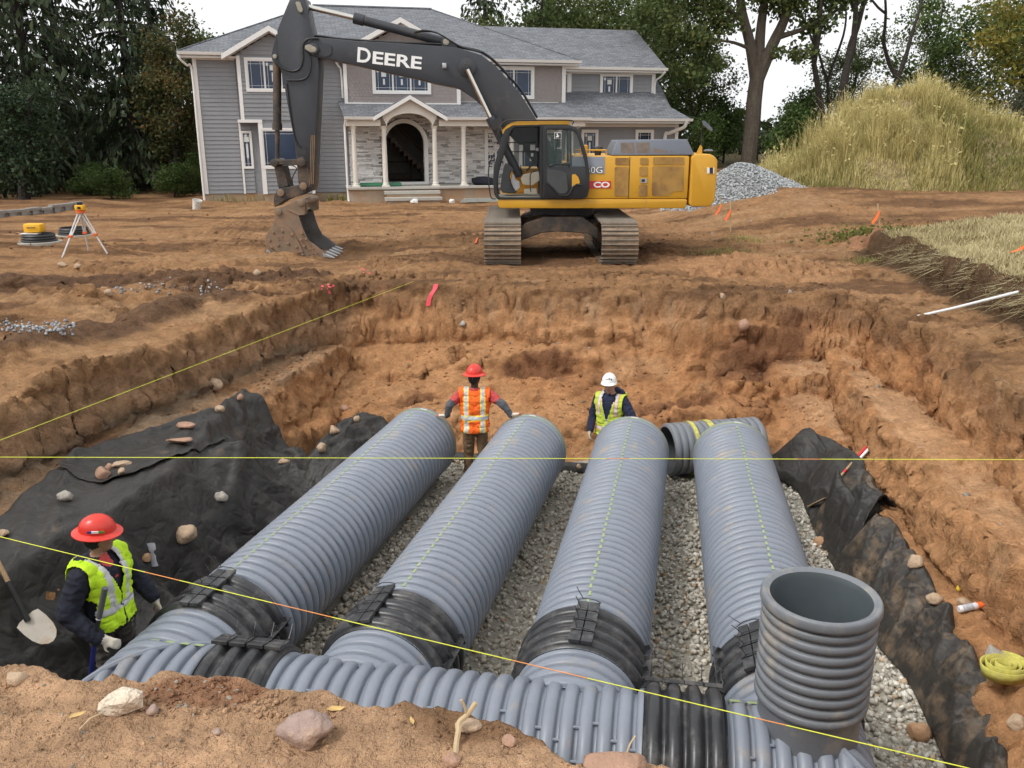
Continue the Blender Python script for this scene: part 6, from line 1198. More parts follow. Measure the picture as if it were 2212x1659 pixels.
def v1(c): return (c[:, 2] > .93) & (c[:, 2] < 1.53) & (np.abs(c[:, 0]) < .225-.05*sstep(1.30, 1.2, c[:, 2])) & ~((c[:, 1] > .0) & (np.abs(c[:, 0]) < np.maximum(0, (c[:, 2]-1.22)*.36))) & ~((c[:, 2] > 1.44) & (np.abs(c[:, 0]) < .085))
def p1_(c):
    x, y, z = c.T; m = np.zeros(len(c)); lat = np.where(y > 0, np.abs(x)-(.085+.05*(z-1.2)), np.abs(x)-.10)
    m[(np.abs(lat) < .026) & (z > 1.1)] = 1; m[(z > 1.085) & (z < 1.14)] = 1; m[(y > .04) & (np.abs(x) < .009)] = 2; m[(z < .945)] = 2
    return m
wk = person('person', 'worker in red hard hat and lime vest standing at left beside a shovel', (-3.37, 6.32, -2.07), R(-106), pt, {'fleece': NAVY, 'trs': OLIVE, 'boot': BOOT, 'skin': SK1, 'glove': GLOVE, 'tip': GTIP, 'cap': BLKC, 'shirt': REDT, 'lip': SK1}, 1.03, .0105, {'region': v1, 'on': ('fleece', 'trs', 'shirt'), 'hem': .93, 'mats': [LIME, SILV, ZIP], 'paint': p1_, 'flare': .22})
ry = np.stack([hr_, hf, np.cross(hr_, hf)], 1) @ rotmat(R(-4), R(3), 0)
ht = hard_hat(wk, hc+A([0, 0, .062])-hf*.004, ry, REDH, True)
k = MB(); e = ry
for i, (dx, w_) in enumerate(((-.04, .03), (0., .05), (.045, .04))):
    loc = hc+A([0, 0, .062])+e @ A([.117, dx, .035]); k.obox(loc, (.006, w_, .018), e, i)
k.build('sticker', [mat('blue_decal', (.03, .04, .22), .5, .05), M_WHITE, mat('green_decal', (.10, .25, .04), .5, .05)], ht)
# --- worker between the pipes, back to the camera
lg = [((-.09, 0, .92), (-.10, .07, .50), (-.12, .0, .09)), ((.09, 0, .92), (.11, .02, .50), (.12, -.10, .10))]
pt = base_body('tee', 'grey', 'trs', 'skin', lg)
WX, WY, WZ, WS = -.53, 11.66, -2.19, 1.0
Lh, Rh = A([-.97, 11.60, -1.07])-A([WX, WY, WZ]), A([.02, 11.50, -1.03])-A([WX, WY, WZ])
for sx, hnd in ((-1, Lh), (1, Rh)):
    sh = A([sx*.20, 0, 1.43]); d_ = np.array(hnd)-sh; el = sh+d_*.50+A([sx*.035, -.05, .02]); wr = A(hnd)-A([sx*.045, -.01, -.012])
    pt += [(sh, .075, sh+(el-sh)*.55, .062, 'tee'), (sh+(el-sh)*.45, .056, el, .052, 'grey'), (el, .052, wr, .037, 'grey')]
    hand(pt, wr, (sx*.92, .12, .02 if sx < 0 else .16), (-sx*.05, 0, 1), -sx, .18, 'glove', 1.0, 'tip')
hc = A([0, .02, 1.685]); hf, hu, hr_ = head(pt, hc, (.42, .9, -.05), (0, 0, 1), 'skin', 'hair')
def v2(c): return (c[:, 2] > .90) & (c[:, 2] < 1.53) & (np.abs(c[:, 0]) < .215-.04*sstep(1.32, 1.2, c[:, 2])) & ~((c[:, 1] > .02) & (np.abs(c[:, 0]) < np.maximum(0, (c[:, 2]-1.2)*.36))) & ~((c[:, 2] > 1.50) & (np.abs(c[:, 0]) < .075))
def p2_(c):
    x, y, z = c.T; m = np.zeros(len(c)); la = np.abs(np.abs(x)-.115); m[la < .036] = 2; m[la < .025] = 1; hb = np.abs(z-1.115); m[hb < .038] = 2; m[hb < .026] = 1; m[(np.abs(x) < .03) & (np.abs(z-1.43) < .008) & (y < 0)] = 3; return m
wk = person('person', 'worker in orange vest and red hard hat, back turned, hands resting on two pipes', (WX, WY, WZ), 0, pt, {'tee': REDT, 'grey': GREYS, 'trs': KHAKI, 'boot': BOOT, 'skin': SK2, 'glove': GLOVE, 'tip': GTIP, 'hair': HAIRD, 'lip': SK2}, 1.0, .0125, {'region': v2, 'on': ('tee', 'trs'), 'hem': .90, 'mats': [ORNG, SILV, YTAPE, OTAPE], 'paint': p2_, 'flare': .2})
ry = np.stack([hr_, hf, np.cross(hr_, hf)], 1); hard_hat(wk, hc+A([0, 0, .06]), ry, REDH, True)
k = MB(); k.obox(hc-hf*.105-A([0, 0, .01]), (.05, .008, .03), ry); k.build('hat_strap', GREYS, wk)
# --- worker behind the third pipe, facing the camera, white cap style hat
lg = [((-.09, 0, .90), (-.13, .18, .52), (-.12, .02, .09)), ((.09, 0, .90), (.12, .18, .52), (.13, .03, .09))]
pt = base_body('hood', 'hood', 'trs', 'skin', lg)
pt += [(A([-.20, 0, 1.43]), .08, A([-.37, .06, 1.22]), .068, 'hood'), (A([-.37, .06, 1.22]), .066, A([-.50, .20, 1.06]), .05, 'hood'),
       (A([.20, 0, 1.43]), .08, A([.29, .0, 1.16]), .066, 'hood'), (A([.29, 0, 1.16]), .062, A([.27, .14, .94]), .05, 'hood'), (A([.27, .14, .94]), .036, A([.27, .16, .92]), .034, 'glove'),
       (A([-.10, -.06, 1.49]), .06, A([.08, -.07, 1.49]), .06, 'hood'), (A([-.14, -.07, 1.53]), .055, A([-.05, -.11, 1.55]), .055, 'hood'), (A([-.05, .075, 1.44]), .05, A([.05, .075, 1.44]), .05, 'hood')]
hand(pt, A([-.50, .21, 1.05]), (-.5, .6, -.5), (0, .3, 1), -1, .4, 'glove', 1.); hand(pt, A([.27, .155, .925]), (-.1, .35, -.9), (.9, .1, 0), 1, .6, 'glove', 1.)
hc = A([.02, .05, 1.68]); hf, hu, hr_ = head(pt, hc, (-.24, .95, -.06), (0, .05, 1), 'skin', 'hair')
def v3(c): return (c[:, 2] > .86) & (c[:, 2] < 1.53) & (np.abs(c[:, 0]) < .225-.04*sstep(1.32, 1.2, c[:, 2])) & ~((c[:, 1] > .0) & (np.abs(c[:, 0]) < np.maximum(0, (c[:, 2]-1.13)*.30))) & ~((c[:, 2] > 1.46) & (np.abs(c[:, 0]) < .09))
def p3_(c):
    x, y, z = c.T; m = np.zeros(len(c)); la = np.abs(np.abs(x)-.135); s_ = z > 1.22; m[(la < .032) & s_] = 2; m[(la < .019) & s_] = 1; hb = np.abs(z-1.0); m[hb < .036] = 2; m[hb < .022] = 1; m[(y > .03) & (np.abs(np.abs(x)-np.maximum(0, (z-1.13)*.30)) < .009)] = 1; return m
wk = person('person', 'worker in white hard hat and faded lime vest facing the camera behind a pipe', (1.47, 12.16, -2.38), R(152), pt, {'hood': NAVY2, 'trs': OLIVE, 'boot': BOOT, 'skin': SK3, 'glove': GLOVE, 'hair': HAIRG, 'lip': mat('lip', (.26, .11, .085), .6, .1)}, .97, .0115, {'region': v3, 'on': ('hood', 'trs'), 'hem': .86, 'mats': [LIME2, SILV, OTAPE], 'paint': p3_, 'flare': .2})
ry = np.stack([hr_, hf, np.cross(hr_, hf)], 1) @ rotmat(R(3), 0, 0); ht = hard_hat(wk, hc+A([0, 0, .055])+hf*.0, ry, WHH, False); eyes(wk, hc, hf, hu, hr_)
k = MB(); q0 = hc+A([0, 0, .055])
for i, (dx, dz, w_) in enumerate(((-.045, .062, .020), (-.02, .060, .018), (.005, .056, .020), (.03, .060, .018), (-.01, .074, .03), (-.045, .05, .02))):
    yy = .138*math.sqrt(max(0, 1-(dx/.112)**2-(dz/.125)**2)); k.obox(q0+ry @ A([dx, yy+.002, dz]), (w_, .006, .010), ry)
tag(k.build('hat_logo', ZIP, ht), kind='stuff')
# ================================================================ TREES
BARK1 = mat('grey_bark', (.115, .092, .070), .95, .3, 3, streak=(4, 4, .6), bump=.8, bscale=9); BARK2 = mat('dark_bark', (.040, .033, .027), .95, .3, 3, streak=(4, 4, .6), bump=.8, bscale=9)
L_SPR = mat_leaf('spruce_needles', [(0.0145, 0.0232, 0.0130), (0.0290, 0.0464, 0.0217), (0.0522, 0.0725, 0.0319), (0.0841, 0.0957, 0.0406)], .15)
L_OAK = mat_leaf('oak_leaves', [(0.0377, 0.0580, 0.0203), (0.0696, 0.1015, 0.0319), (0.1131, 0.1450, 0.0435), (0.2030, 0.2030, 0.0653)], .35)
L_GRN = mat_leaf('green_leaves', [(0.0319, 0.0580, 0.0174), (0.0653, 0.1087, 0.0290), (0.1087, 0.1595, 0.0435), (0.1740, 0.1885, 0.0580)], .35)
L_DRK = mat_leaf('dark_ivy_leaves', [(0.0174, 0.0319, 0.0174), (0.0348, 0.0609, 0.0275), (0.0609, 0.0957, 0.0435)], .2)
L_AUT = mat_leaf('autumn_leaves', [(.030, .045, .016), (.060, .075, .024), (.11, .095, .03), (.30, .14, .05)], .35)
L_YEL = mat_leaf('yellowing_leaves', [(0.0435, 0.0725, 0.0203), (0.1015, 0.1305, 0.0290), (0.2465, 0.2175, 0.0435), (0.4640, 0.2900, 0.0580)], .35)
def leaf_mesh(name, pos, size, m, seed, asp=.55, droop=0., dirs=None):
    r = np.random.default_rng(seed); n = len(pos); d = r.normal(size=(n, 3)); d[:, 2] -= droop
    if dirs is not None: d = dirs+.45*d
    d /= np.linalg.norm(d, axis=1)[:, None]; u = np.cross(d, r.normal(size=(n, 3))); u /= np.linalg.norm(u, axis=1)[:, None]; s = np.asarray(size).reshape(-1, 1)
    nn = np.cross(d, u); V = np.stack([pos-d*s*.5, pos+u*s*asp*.5+nn*s*.08, pos+d*s*.5, pos-u*s*asp*.5+nn*s*.08], 1).reshape(-1, 3)
    return mesh_from(name, V, np.arange(4*n).reshape(n, 4), m)
def broadleaf(seed, h, base, rad, tr, leafn, leafs=.22, up=.55, clump=.8, nlimb=11, bare=0., top=.8, spreadz=1.):
    """returns (trunk mesh builder, leaf positions, sizes)"""
    r = np.random.default_rng(seed); mb = MB(); p = np.zeros(3); path = [p.copy()]; d = np.array([r.normal()*.06, r.normal()*.06, 1.])
    for i in range(10):
        d = d+np.array([r.normal()*.05, r.normal()*.05, 0]); p = p+d/np.linalg.norm(d)*h*.85/10; path.append(p.copy())
    pth = smooth_path(path, 2); n = len(pth); mb.tube(pth, [tr*(1.25 if i == 0 else 1)*(1-.85*(i/(n-1))**1.1) for i in range(n)], 10)
    tips = []
    for k in range(nlimb):
        z = base+(h*top-base)*((k+.5)/nlimb); t = z/(h*.85); i = int(np.clip(t*(n-1), 0, n-1)); a = k*2.4+r.uniform(-.5, .5); q = pth[i].copy(); L = rad*r.uniform(.75, 1.1)*(1-.45*max(0, t-.45)); dd = np.array([math.cos(a), math.sin(a), up*r.uniform(.5, 1.4)]); dd /= np.linalg.norm(dd); pts = [q.copy()]
        for j in range(6):
            dd = dd+np.array([r.normal()*.16, r.normal()*.16, r.normal()*.10+.02]); dd /= np.linalg.norm(dd); q = q+dd*L/6; pts.append(q.copy())
            if j > 1: tips.append((q.copy(), j/6))
            if j in (1, 2, 3, 4):
                e = dd+r.normal(size=3)*.75; e[2] = abs(e[2])*.6; e /= np.linalg.norm(e); q2 = q.copy(); pp = [q2.copy()]
                for jj in range(4):
                    e = e+r.normal(size=3)*.22; e /= np.linalg.norm(e); q2 = q2+e*L*.11; pp.append(q2.copy()); tips.append((q2.copy(), .9))
                mb.tube(pp, [tr*.11, tr*.09, tr*.07, tr*.045, tr*.02], 5)
        r0 = tr*.42*(1-.6*t); mb.tube(smooth_path(pts, 2), np.linspace(r0, r0*.18, 13), 6)
    T = np.array([q for q, _ in tips]); 
    if leafn == 0: return mb, None, None
    c = r.integers(0, len(T), leafn); dens = r.uniform(0, 1, len(T)) > bare; c = c[dens[c]]
    g = r.normal(size=(len(c), 3))*clump*np.array([.6, .6, .42*spreadz]); pos = T[c]+g; pos = pos[pos[:, 2] > .3]
    return mb, pos, r.uniform(.6, 1.3, len(pos))*leafs
def spruce(seed, h, rad, nsp):
    r = np.random.default_rng(seed); mb = MB(); mb.tube([(0, 0, 0), (0, 0, h*.5), (0, 0, h)], [.30, .18, .03], 10); pos = []; dirs = []
    z = .6
    while z < h-.4:
        t = z/h; L = rad*(1-t)**.75*r.uniform(.85, 1.1)+.3
        for k in range(7):
            a = r.uniform(0, 6.283); d = np.array([math.cos(a), math.sin(a), 0]); l = L*r.uniform(.7, 1.1); pts = []
            for s in np.linspace(0, 1, 7): pts.append(np.array([0, 0, z])+d*l*s+np.array([0, 0, -.34*l*s*s*(1.2-t)+.12*l*max(0, s-.7)]))
            mb.tube(pts, np.linspace(.045, .008, 7), 4)
            m = int(nsp*l/rad); s = r.uniform(.12, 1, m)**.8; i = np.clip((s*6).astype(int), 0, 5); f = s*6-i; P_ = np.array(pts); q = P_[i]*(1-f[:, None])+P_[i+1]*f[:, None]; side = np.cross(d, [0, 0, 1]); w_ = r.normal(size=(m, 1))*.20*l*.5
            q = q+side*w_+np.array([0, 0, -1])*np.abs(r.normal(size=(m, 1)))*.22; pos.append(q); dirs.append(d*.5+side*np.sign(w_)*.3+np.array([0, 0, -.95]))
        z += .42*r.uniform(.8, 1.2)
    return mb, np.vstack(pos), np.vstack(dirs)
TREE_N = 0
def make_tree(name, mbt, crown, bark, loc, label, cat='tree', group=None, rz=0, sc=1.):
    root = thing(name, loc, label, cat, group); ORG[root.name] = np.zeros(3); root.rotation_euler.z = rz; root.scale = (sc,)*3 if np.isscalar(sc) else sc
    mbt.build('trunk', bark, root, True) if isinstance(mbt, MB) else link_mesh('trunk', mbt, root)
    if crown is not None: link_mesh('crown', crown, root)
    return root
def again(root, loc, label, rz, sc):
    c = copy_tree(root); c.location = loc; c.rotation_euler.z = rz; c.scale = (sc,)*3 if np.isscalar(sc) else sc; c['label'] = label; return c
def gz(x, y): return Hz(x, y)-.1
G1, G2 = 'evergreens left of the house', 'trees right of the house'
mbt, pos, dirs = spruce(3, 15.5, 4.3, 34); cr = leaf_mesh('crown', pos, np.random.default_rng(1).uniform(.28, .6, len(pos)), L_SPR, 1, .34, .4, dirs); s1 = make_tree('spruce_tree', mbt, cr, BARK2, (-22.4, 42, gz(-22.4, 42)), 'tall dark spruce second from the left edge, drooping boughs', group=G1)
mbt, pos, dirs = spruce(9, 13.5, 3.7, 34); cr = leaf_mesh('crown', pos, np.random.default_rng(2).uniform(.28, .6, len(pos)), L_SPR, 2, .34, .4, dirs); s2 = make_tree('spruce_tree', mbt, cr, BARK2, (-18.6, 44, gz(-18.6, 44)), 'tall dark spruce closest to the house, its tip against open sky', group=G1)
again(s1, (-26.8, 45, gz(-26.8, 45)), 'tall dark spruce at the left edge behind the autumn maple', 1.3, 1.05); again(s2, (-24.8, 50, gz(-24.8, 50)), 'dark spruce standing further back between the two front spruces', 2.1, 1.12); again(s1, (-19.6, 50, gz(-19.6, 50)), 'dark spruce standing back behind the one nearest the house', 4.0, .92); again(s2, (-30.5, 48, gz(-30, 48)), 'dark spruce furthest left, mostly cut by the frame', .4, 1.1)
# behind the roof
again(s2, (-1.8, 61, gz(-1.8, 61)), 'dark spruce rising behind the main roof ridge', .8, 1.05); again(s1, (2.4, 64, gz(2.4, 64)), 'dark drooping spruce behind the lower right roof', 2.7, .98)
t, pos, sz = broadleaf(11, 11.5, 1.2, 3.4, .24, 9000, .24, .6, .75); m_aut = leaf_mesh('crown', pos, sz, L_AUT, 3); aut = make_tree('maple_tree', t, m_aut, BARK2, (-16.2, 42.5, gz(-16.2, 42.5)), 'orange and green maple beside the left house corner', sc=.74)
again(aut, (-24.6, 36.5, gz(-24.6, 36.5)), 'yellow brown maple cut by the left edge of the picture', 2.2, .92)
t, pos, sz = broadleaf(12, 9.5, 1., 2.6, .2, 8000, .2, .7, .7); m_g = leaf_mesh('crown', pos, sz, L_GRN, 4); grn = make_tree('young_tree', t, m_g, BARK2, (-16.6, 49, gz(-16.6, 49)), 'slim green tree peeking above the maple left of the roof', sc=.92)
# ivy covered stub
t, pos, sz = broadleaf(13, 5.6, .2, 1.5, .25, 7000, .17, .9, .55, 14); ivy = make_tree('ivy_tree', t, leaf_mesh('crown', pos, sz, L_DRK, 5), BARK2, (-20.5, 36.8, gz(-20.5, 36.8)), 'dark ivy covered tree behind the block wall at left', sc=.98)
t, pos, sz = broadleaf(14, 3.0, .15, 1.3, .06, 4200, .16, .9, .45, 12); bm_ = leaf_mesh('crown', pos, sz, L_GRN, 6); b0 = make_tree('bush', t, bm_, BARK2, (-17.6, 38.6, gz(-17.6, 38.6)), 'green bush left of the downspout corner', 'bush', 'bushes along the wood edge', sc=(.75, .6, .45))
for x, y, sc_, rz_, lb in ((-15.6, 40.5, (.8, .7, .5), 1, 'green bush nearest the house corner'), (-19.2, 40, (.9, .7, .5), 2, 'green bush right of the ivy tree'), (-21.8, 40, .55, 3, 'green bush behind the survey tripod'), (-14.6, 41.6, .65, 4, 'low bush touching the house corner'), (-23.6, 38.5, .9, 5, 'green bush at the left end of the block wall')): again(b0, (x, y, gz(x, y)), lb, rz_, sc_)
# right side: big oak with forked trunk
def oak_limbs():
    mb = MB(); r = random.Random(4)
    def br(pts, r0, r1, n=10): P_ = smooth_path(pts, 4); mb.tube(P_, np.linspace(r0, r1, len(P_)), n)
    br([(0, 0, -.2), (.05, 0, 1.5), (.05, 0, 3.4), (.15, 0, 5.0)], .44, .34); br([(.1, 0, 4.2), (-.35, 0, 6.0), (-.95, .1, 8.0), (-1.1, .2, 11)], .30, .16); br([(.15, 0, 4.4), (.75, 0, 6.0), (1.3, -.1, 7.6), (1.6, 0, 11)], .32, .16); br([(.15, 0, 4.6), (.2, .3, 7), (.5, .4, 10)], .30, .14)
    br([(-.55, 0, 6.9), (-2.2, -.3, 7.9), (-4.4, -.2, 8.9)], .14, .04, 7); br([(.9, 0, 6.3), (2.4, -.4, 6.8), (4.2, -.5, 7.9)], .15, .04, 7); br([(-.3, 0, 5.8), (-1.6, -.5, 6.1), (-3.2, -.9, 6.0)], .10, .03, 7); br([(1.2, 0, 7.4), (2.2, .2, 8.6), (3.0, .3, 10)], .12, .04, 7)
    return mb
r = np.random.default_rng(31); cl = []
for cx_, cz_, rr_, n_ in ((-3.6, 8.6, 1.1, 1100), (-4.6, 9.4, 1.2, 900), (-2.4, 9.4, 1.2, 1200), (-2.9, 6.2, .75, 750), (-1.6, 6.9, .6, 400), (0, 9.6, 1.3, 1200), (1.8, 9.2, 1.2, 1200), (3.6, 8.1, 1.0, 1000), (4.4, 8.6, .9, 700), (2.8, 6.9, .7, 500), (-5.4, 7.6, .9, 700), (-1.0, 11, 1.6, 1500), (2.4, 11, 1.6, 1500), (-4, 11, 1.6, 1400), (-1.9, 5.0, .45, 250), (.9, 5.6, .35, 160), (-4.4, 6.6, .6, 400), (-2.2, 7.6, .9, 900), (1.4, 7.8, .8, 800), (.2, 8.4, .9, 900), (3.4, 9.6, 1.1, 900), (-3.2, 4.6, .7, 500), (2.2, 5.6, .5, 300)):
    cl.append(np.array([cx_, 0, cz_])+r.normal(size=(n_, 3))*np.array([rr_*.6, .9, rr_*.42]))
pos = np.vstack(cl); oakc = leaf_mesh('crown', pos, r.uniform(.14, .32, len(pos)), L_OAK, 7, .6, .2)
oak = make_tree('oak_tree', oak_limbs(), oakc, BARK1, (11.75, 44, gz(11.75, 44)), 'large oak with a thick forked grey trunk right of the house', group=G2, sc=.98)
# bare limbed dark tree behind the mound
def bare_limbs():
    mb = MB(); r = np.random.default_rng(8)
    def grow(p, d, L, rad, dep):
        pts = [p]; q = p.copy()
        for i in range(5):
            d = d+r.normal(size=3)*np.array([.13, .13, .05])+np.array([0, 0, .06]); d = d/np.linalg.norm(d); q = q+d*L/5; pts.append(q.copy())
        P_ = smooth_path(pts, 2); mb.tube(P_, np.linspace(rad, rad*.55, len(P_)), 8 if dep < 2 else 5)
        if dep < 4:
            for _ in range(2 if dep < 3 else 3):
                e = d+r.normal(size=3)*np.array([.55, .4, .3]); e /= np.linalg.norm(e); grow(q.copy(), e, L*r.uniform(.62, .85), rad*.55, dep+1)
    for d, L, rad in (((.16, 0, 1), 5.2, .32), ((-.10, .1, 1), 5.4, .22), ((.55, 0, 1), 5.0, .21), ((-.35, .1, 1), 4.4, .14)): grow(np.array([0, 0, -.2]), np.array(d, float)/np.linalg.norm(d), L, rad, 1)
    return mb
bare = make_tree('bare_tree', bare_limbs(), None, BARK2, (16.1, 44, gz(16.1, 44)), 'leafless dark tree with several curving limbs behind the grassy mound', group=G2)
t, pos, sz = broadleaf(41, 12, 2.0, 3.6, .26, 9500, .23, .55, .8, 12); m1 = leaf_mesh('crown', pos, sz, L_OAK, 8); d1 = make_tree('broadleaf_tree', t, m1, BARK2, (8.6, 52, gz(8.6, 52)), 'dark green broadleaf tree filling the space left of the oak trunk', group=G2)
for x, y, sc_, rz_, lb in ((6.2, 59, 1.05, 1.2, 'dark green tree behind the lower right roof'), (2.0, 66, 1.0, 3.3, 'dark green tree above the right roof ridge'), (17.8, 47.5, .62, 4.4, 'dense green tree right behind the mound crest'), (10.0, 48, .66, .2, 'dark leafy tree low behind the oak trunk'), (9.8, 60, .95, 5.0, 'far green tree directly behind the oak trunk'), (-4.0, 68, .88, .5, 'green treetop above the main ridge'), (.6, 56, 1.12, 2.5, 'broad green crown right above the roof valley'), (4.3, 57, 1.15, 3.9, 'broad green crown above the right roof ridge middle')): again(d1, (x, y, gz(x, y)), lb, rz_, sc_)
t, pos, sz = broadleaf(42, 12.5, 1.5, 4.2, .3, 11000, .25, .5, .95, 12); m2 = leaf_mesh('crown', pos, sz, L_YEL, 9); y1 = make_tree('broadleaf_tree', t, m2, BARK2, (25.8, 46, gz(25.8, 46)), 'yellowing broadleaf tree at the right edge of the picture', group=G2, sc=.98)
again(y1, (30.2, 52, gz(30, 52)), 'yellow green tree furthest right behind the mound', 2, 1.0); again(grn, (22.2, 48, gz(22, 48)), 'slim leafy tree standing alone against the sky above the mound', 3.1, 1.0); again(d1, (27.0, 43, gz(27, 43)), 'dark green tree low at the right edge', 2.9, .72); again(d1, (23.6, 50, gz(23, 50)), 'dark green tree right of the mound peak', .9, .62)
t, pos, sz = broadleaf(44, 3.6, .2, 1.8, .07, 5500, .13, .9, .55, 13); gb = leaf_mesh('crown', pos, sz, mat_leaf('grey_shrub_leaves', [(.05, .055, .035), (.09, .095, .055), (.14, .14, .075)], .3), 10); g0 = make_tree('shrub', t, gb, BARK2, (20.6, 36.5, gz(20.6, 36.5)), 'grey green shrub on the right shoulder of the mound', 'bush', sc=.98)
for x, y, sc_, rz_, lb in ((9.2, 43.5, .85, 1, 'bush at the foot of the oak'), (13.4, 43, 1.0, 2, 'bush under the leafless tree'), (11.2, 47, 1.1, 3, 'bush between oak trunk and leafless tree'), (6.6, 47, 1.15, 4, 'bush behind the right house corner'), (15.3, 46, 1.2, 5, 'tall bush behind the mound left slope'), (8.0, 49, 1.2, 0, 'bush in deep shade behind the mirror')): again(b0, (x, y, gz(x, y)), lb, rz_, sc_)
# far wood: one mass nobody could count
r = np.random.default_rng(77); xx = np.concatenate([r.uniform(-75, -17, 9000), r.uniform(5, 85, 8000)]); yy = r.uniform(58, 78, len(xx)); hh = 3.9+1.4*fbm(xx*.12, yy*0, None, 1, 3, 5); zz = r.uniform(0, 1, len(xx))**.8*hh+.5
o = link_mesh('far_woodland', leaf_mesh('far_woodland', np.stack([xx, yy, zz], 1), r.uniform(.5, 1.1, len(xx)), mat_leaf('wood_leaves', [(0.0145, 0.0247, 0.0116), (0.0290, 0.0435, 0.0174), (0.0508, 0.0653, 0.0232)], .2), 20, .7)); tag(o, 'dark distant wood closing the view behind the trees', 'woodland', kind='stuff')
# ================================================================ GRASSY MOUND
def mound_h(x, y):
    wx = np.where(x < 14.6, 5.1, 5.5); r = np.sqrt(((x-14.6)/wx)**2+((y-34.3)/5.2)**2)+.10*fbm(x, y, None, .55, 3, 6)
    h = 3.35*np.interp(r, [0, .08, .2, .5, .8, 1.0, 1.12], [1, .985, .86, .48, .17, .03, -.1]); b = 1.15*np.exp(-(((x-18.0)/2.0)**2+((y-31.3)/1.5)**2))+.5*np.exp(-(((x-12.5)/1.6)**2+((y-31)/1.2)**2))
    return upper(x, y)+h+(b+.30*fbm(x, y, None, .45, 3, 7)+.16*fbm(x, y, None, 1.3, 2, 8, ridge=True))*sstep(1.3, .9, r)
ux = np.linspace(8.2, 25, 130); uy = np.linspace(28.3, 41, 100); MX, MY = np.meshgrid(ux, uy); MZ = mound_h(MX, MY)-.08; ii = np.arange(MX.size).reshape(MX.shape)
tag(link_mesh('mound', mesh_from('mound', np.stack([MX, MY, MZ], -1).reshape(-1, 3), np.stack([ii[:-1, :-1], ii[:-1, 1:], ii[1:, 1:], ii[1:, :-1]], -1).reshape(-1, 4), mat('mound_soil', (.27, .205, .11), .95, .3, 3, bump=.8, bscale=12), smooth=True)), 'tall soil mound overgrown with dry grass', kind='structure')
def grass(name, x, y, z, h, m, label, seed, w=.022, lean=.35, seg=2, hang=None):
    r = np.random.default_rng(seed); n = len(x); a = r.uniform(0, 6.283, n); l = np.abs(r.normal(size=n))*lean*h; d = np.stack([np.cos(a), np.sin(a), np.zeros(n)], 1)
    if hang is not None: d = d*.4+hang; 
    s = np.stack([-np.sin(a), np.cos(a), np.zeros(n)], 1)*w*.5; b = np.stack([x, y, z], 1); up = np.array([0, 0, 1.])
    P0, P1, P2 = b, b+up*(h*.55)[:, None]+d*(l*.35)[:, None], b+up*(h*.96)[:, None]+d*l[:, None]
    V = np.stack([P0-s, P0+s, P1-s*.85, P1+s*.85, P2-s*.25, P2+s*.25], 1).reshape(-1, 3); k = np.arange(n)[:, None]*6
    F_ = np.concatenate([k+np.array([0, 1, 3, 2]), k+np.array([2, 3, 5, 4])], 1).reshape(-1, 4)
    o = link_mesh(name, mesh_from(name, V, F_, m)); tag(o, label, 'grass', kind='stuff'); return o
STRAW = mat_leaf('straw_grass', [(.34, .285, .12), (.52, .445, .195), (.66, .575, .275), (.76, .68, .38)], .35, .8); DRYG = mat_leaf('dry_lawn_grass', [(.32, .27, .14), (.48, .41, .225), (.60, .525, .31), (.70, .63, .40)], .3, .85)
r = np.random.default_rng(5); n = 78000; x = r.uniform(8.8, 22, n); y = r.uniform(28.8, 38.5, n); rr_ = np.sqrt(((x-14.4)/np.where(x < 14.4, 5.3, 8.2))**2+((y-34.3)/5.2)**2); k = (rr_ < 1.12) & (r.uniform(0, 1, n) < .35+.65*sstep(37, 33, y)) & (y < 36.5); x, y = x[k], y[k]; rr_ = rr_[k]
pat = fbm(x, y, None, .55, 3, 16); hgt = (.28+.85*sstep(-.3, .4, pat+.5*fbm(x, y, None, 1.7, 3, 17))*sstep(1.1, .6, rr_))*r.uniform(.4, 1.3, len(x))
hgt = hgt*np.where((x > 16) & (y < 32.5), .6, 1)*np.where(fbm(x, y, None, .9, 2, 26) < -.28, .35, 1)
k = pat+.25*r.normal(size=len(x))-.42*((x > 15.2) & (y < 33.2))-.3*(y < 31) > -.25
grass('tall_grass', x[k], y[k], mound_h(x[k], y[k])-.1, hgt[k], STRAW, 'tall straw coloured grass covering the mound', 6, .025, .48)
GRNG = mat_leaf('green_weedy_grass', [(.15, .16, .055), (.26, .25, .09), (.38, .34, .13), (.50, .43, .19)], .3, .8)
grass('weedy_grass', x[~k], y[~k], mound_h(x[~k], y[~k])-.1, hgt[~k]*.9, GRNG, 'greener weedy patches low on the mound', 7, .034, .5)
# seed heads
ks = (r.uniform(0, 1, len(x)) < .14) & k & (hgt > .55); hx, hy = x[ks], y[ks]; hz_ = mound_h(hx, hy)-.1+hgt[ks]*.97
tag(link_mesh('seed_heads', leaf_mesh('seed_heads', np.stack([hx+.06*r.normal(size=len(hx)), hy, hz_], 1), r.uniform(.12, .22, len(hx)), STRAW, 8, .35, -.6)), 'nodding seed heads above the mound grass', 'grass', kind='stuff')
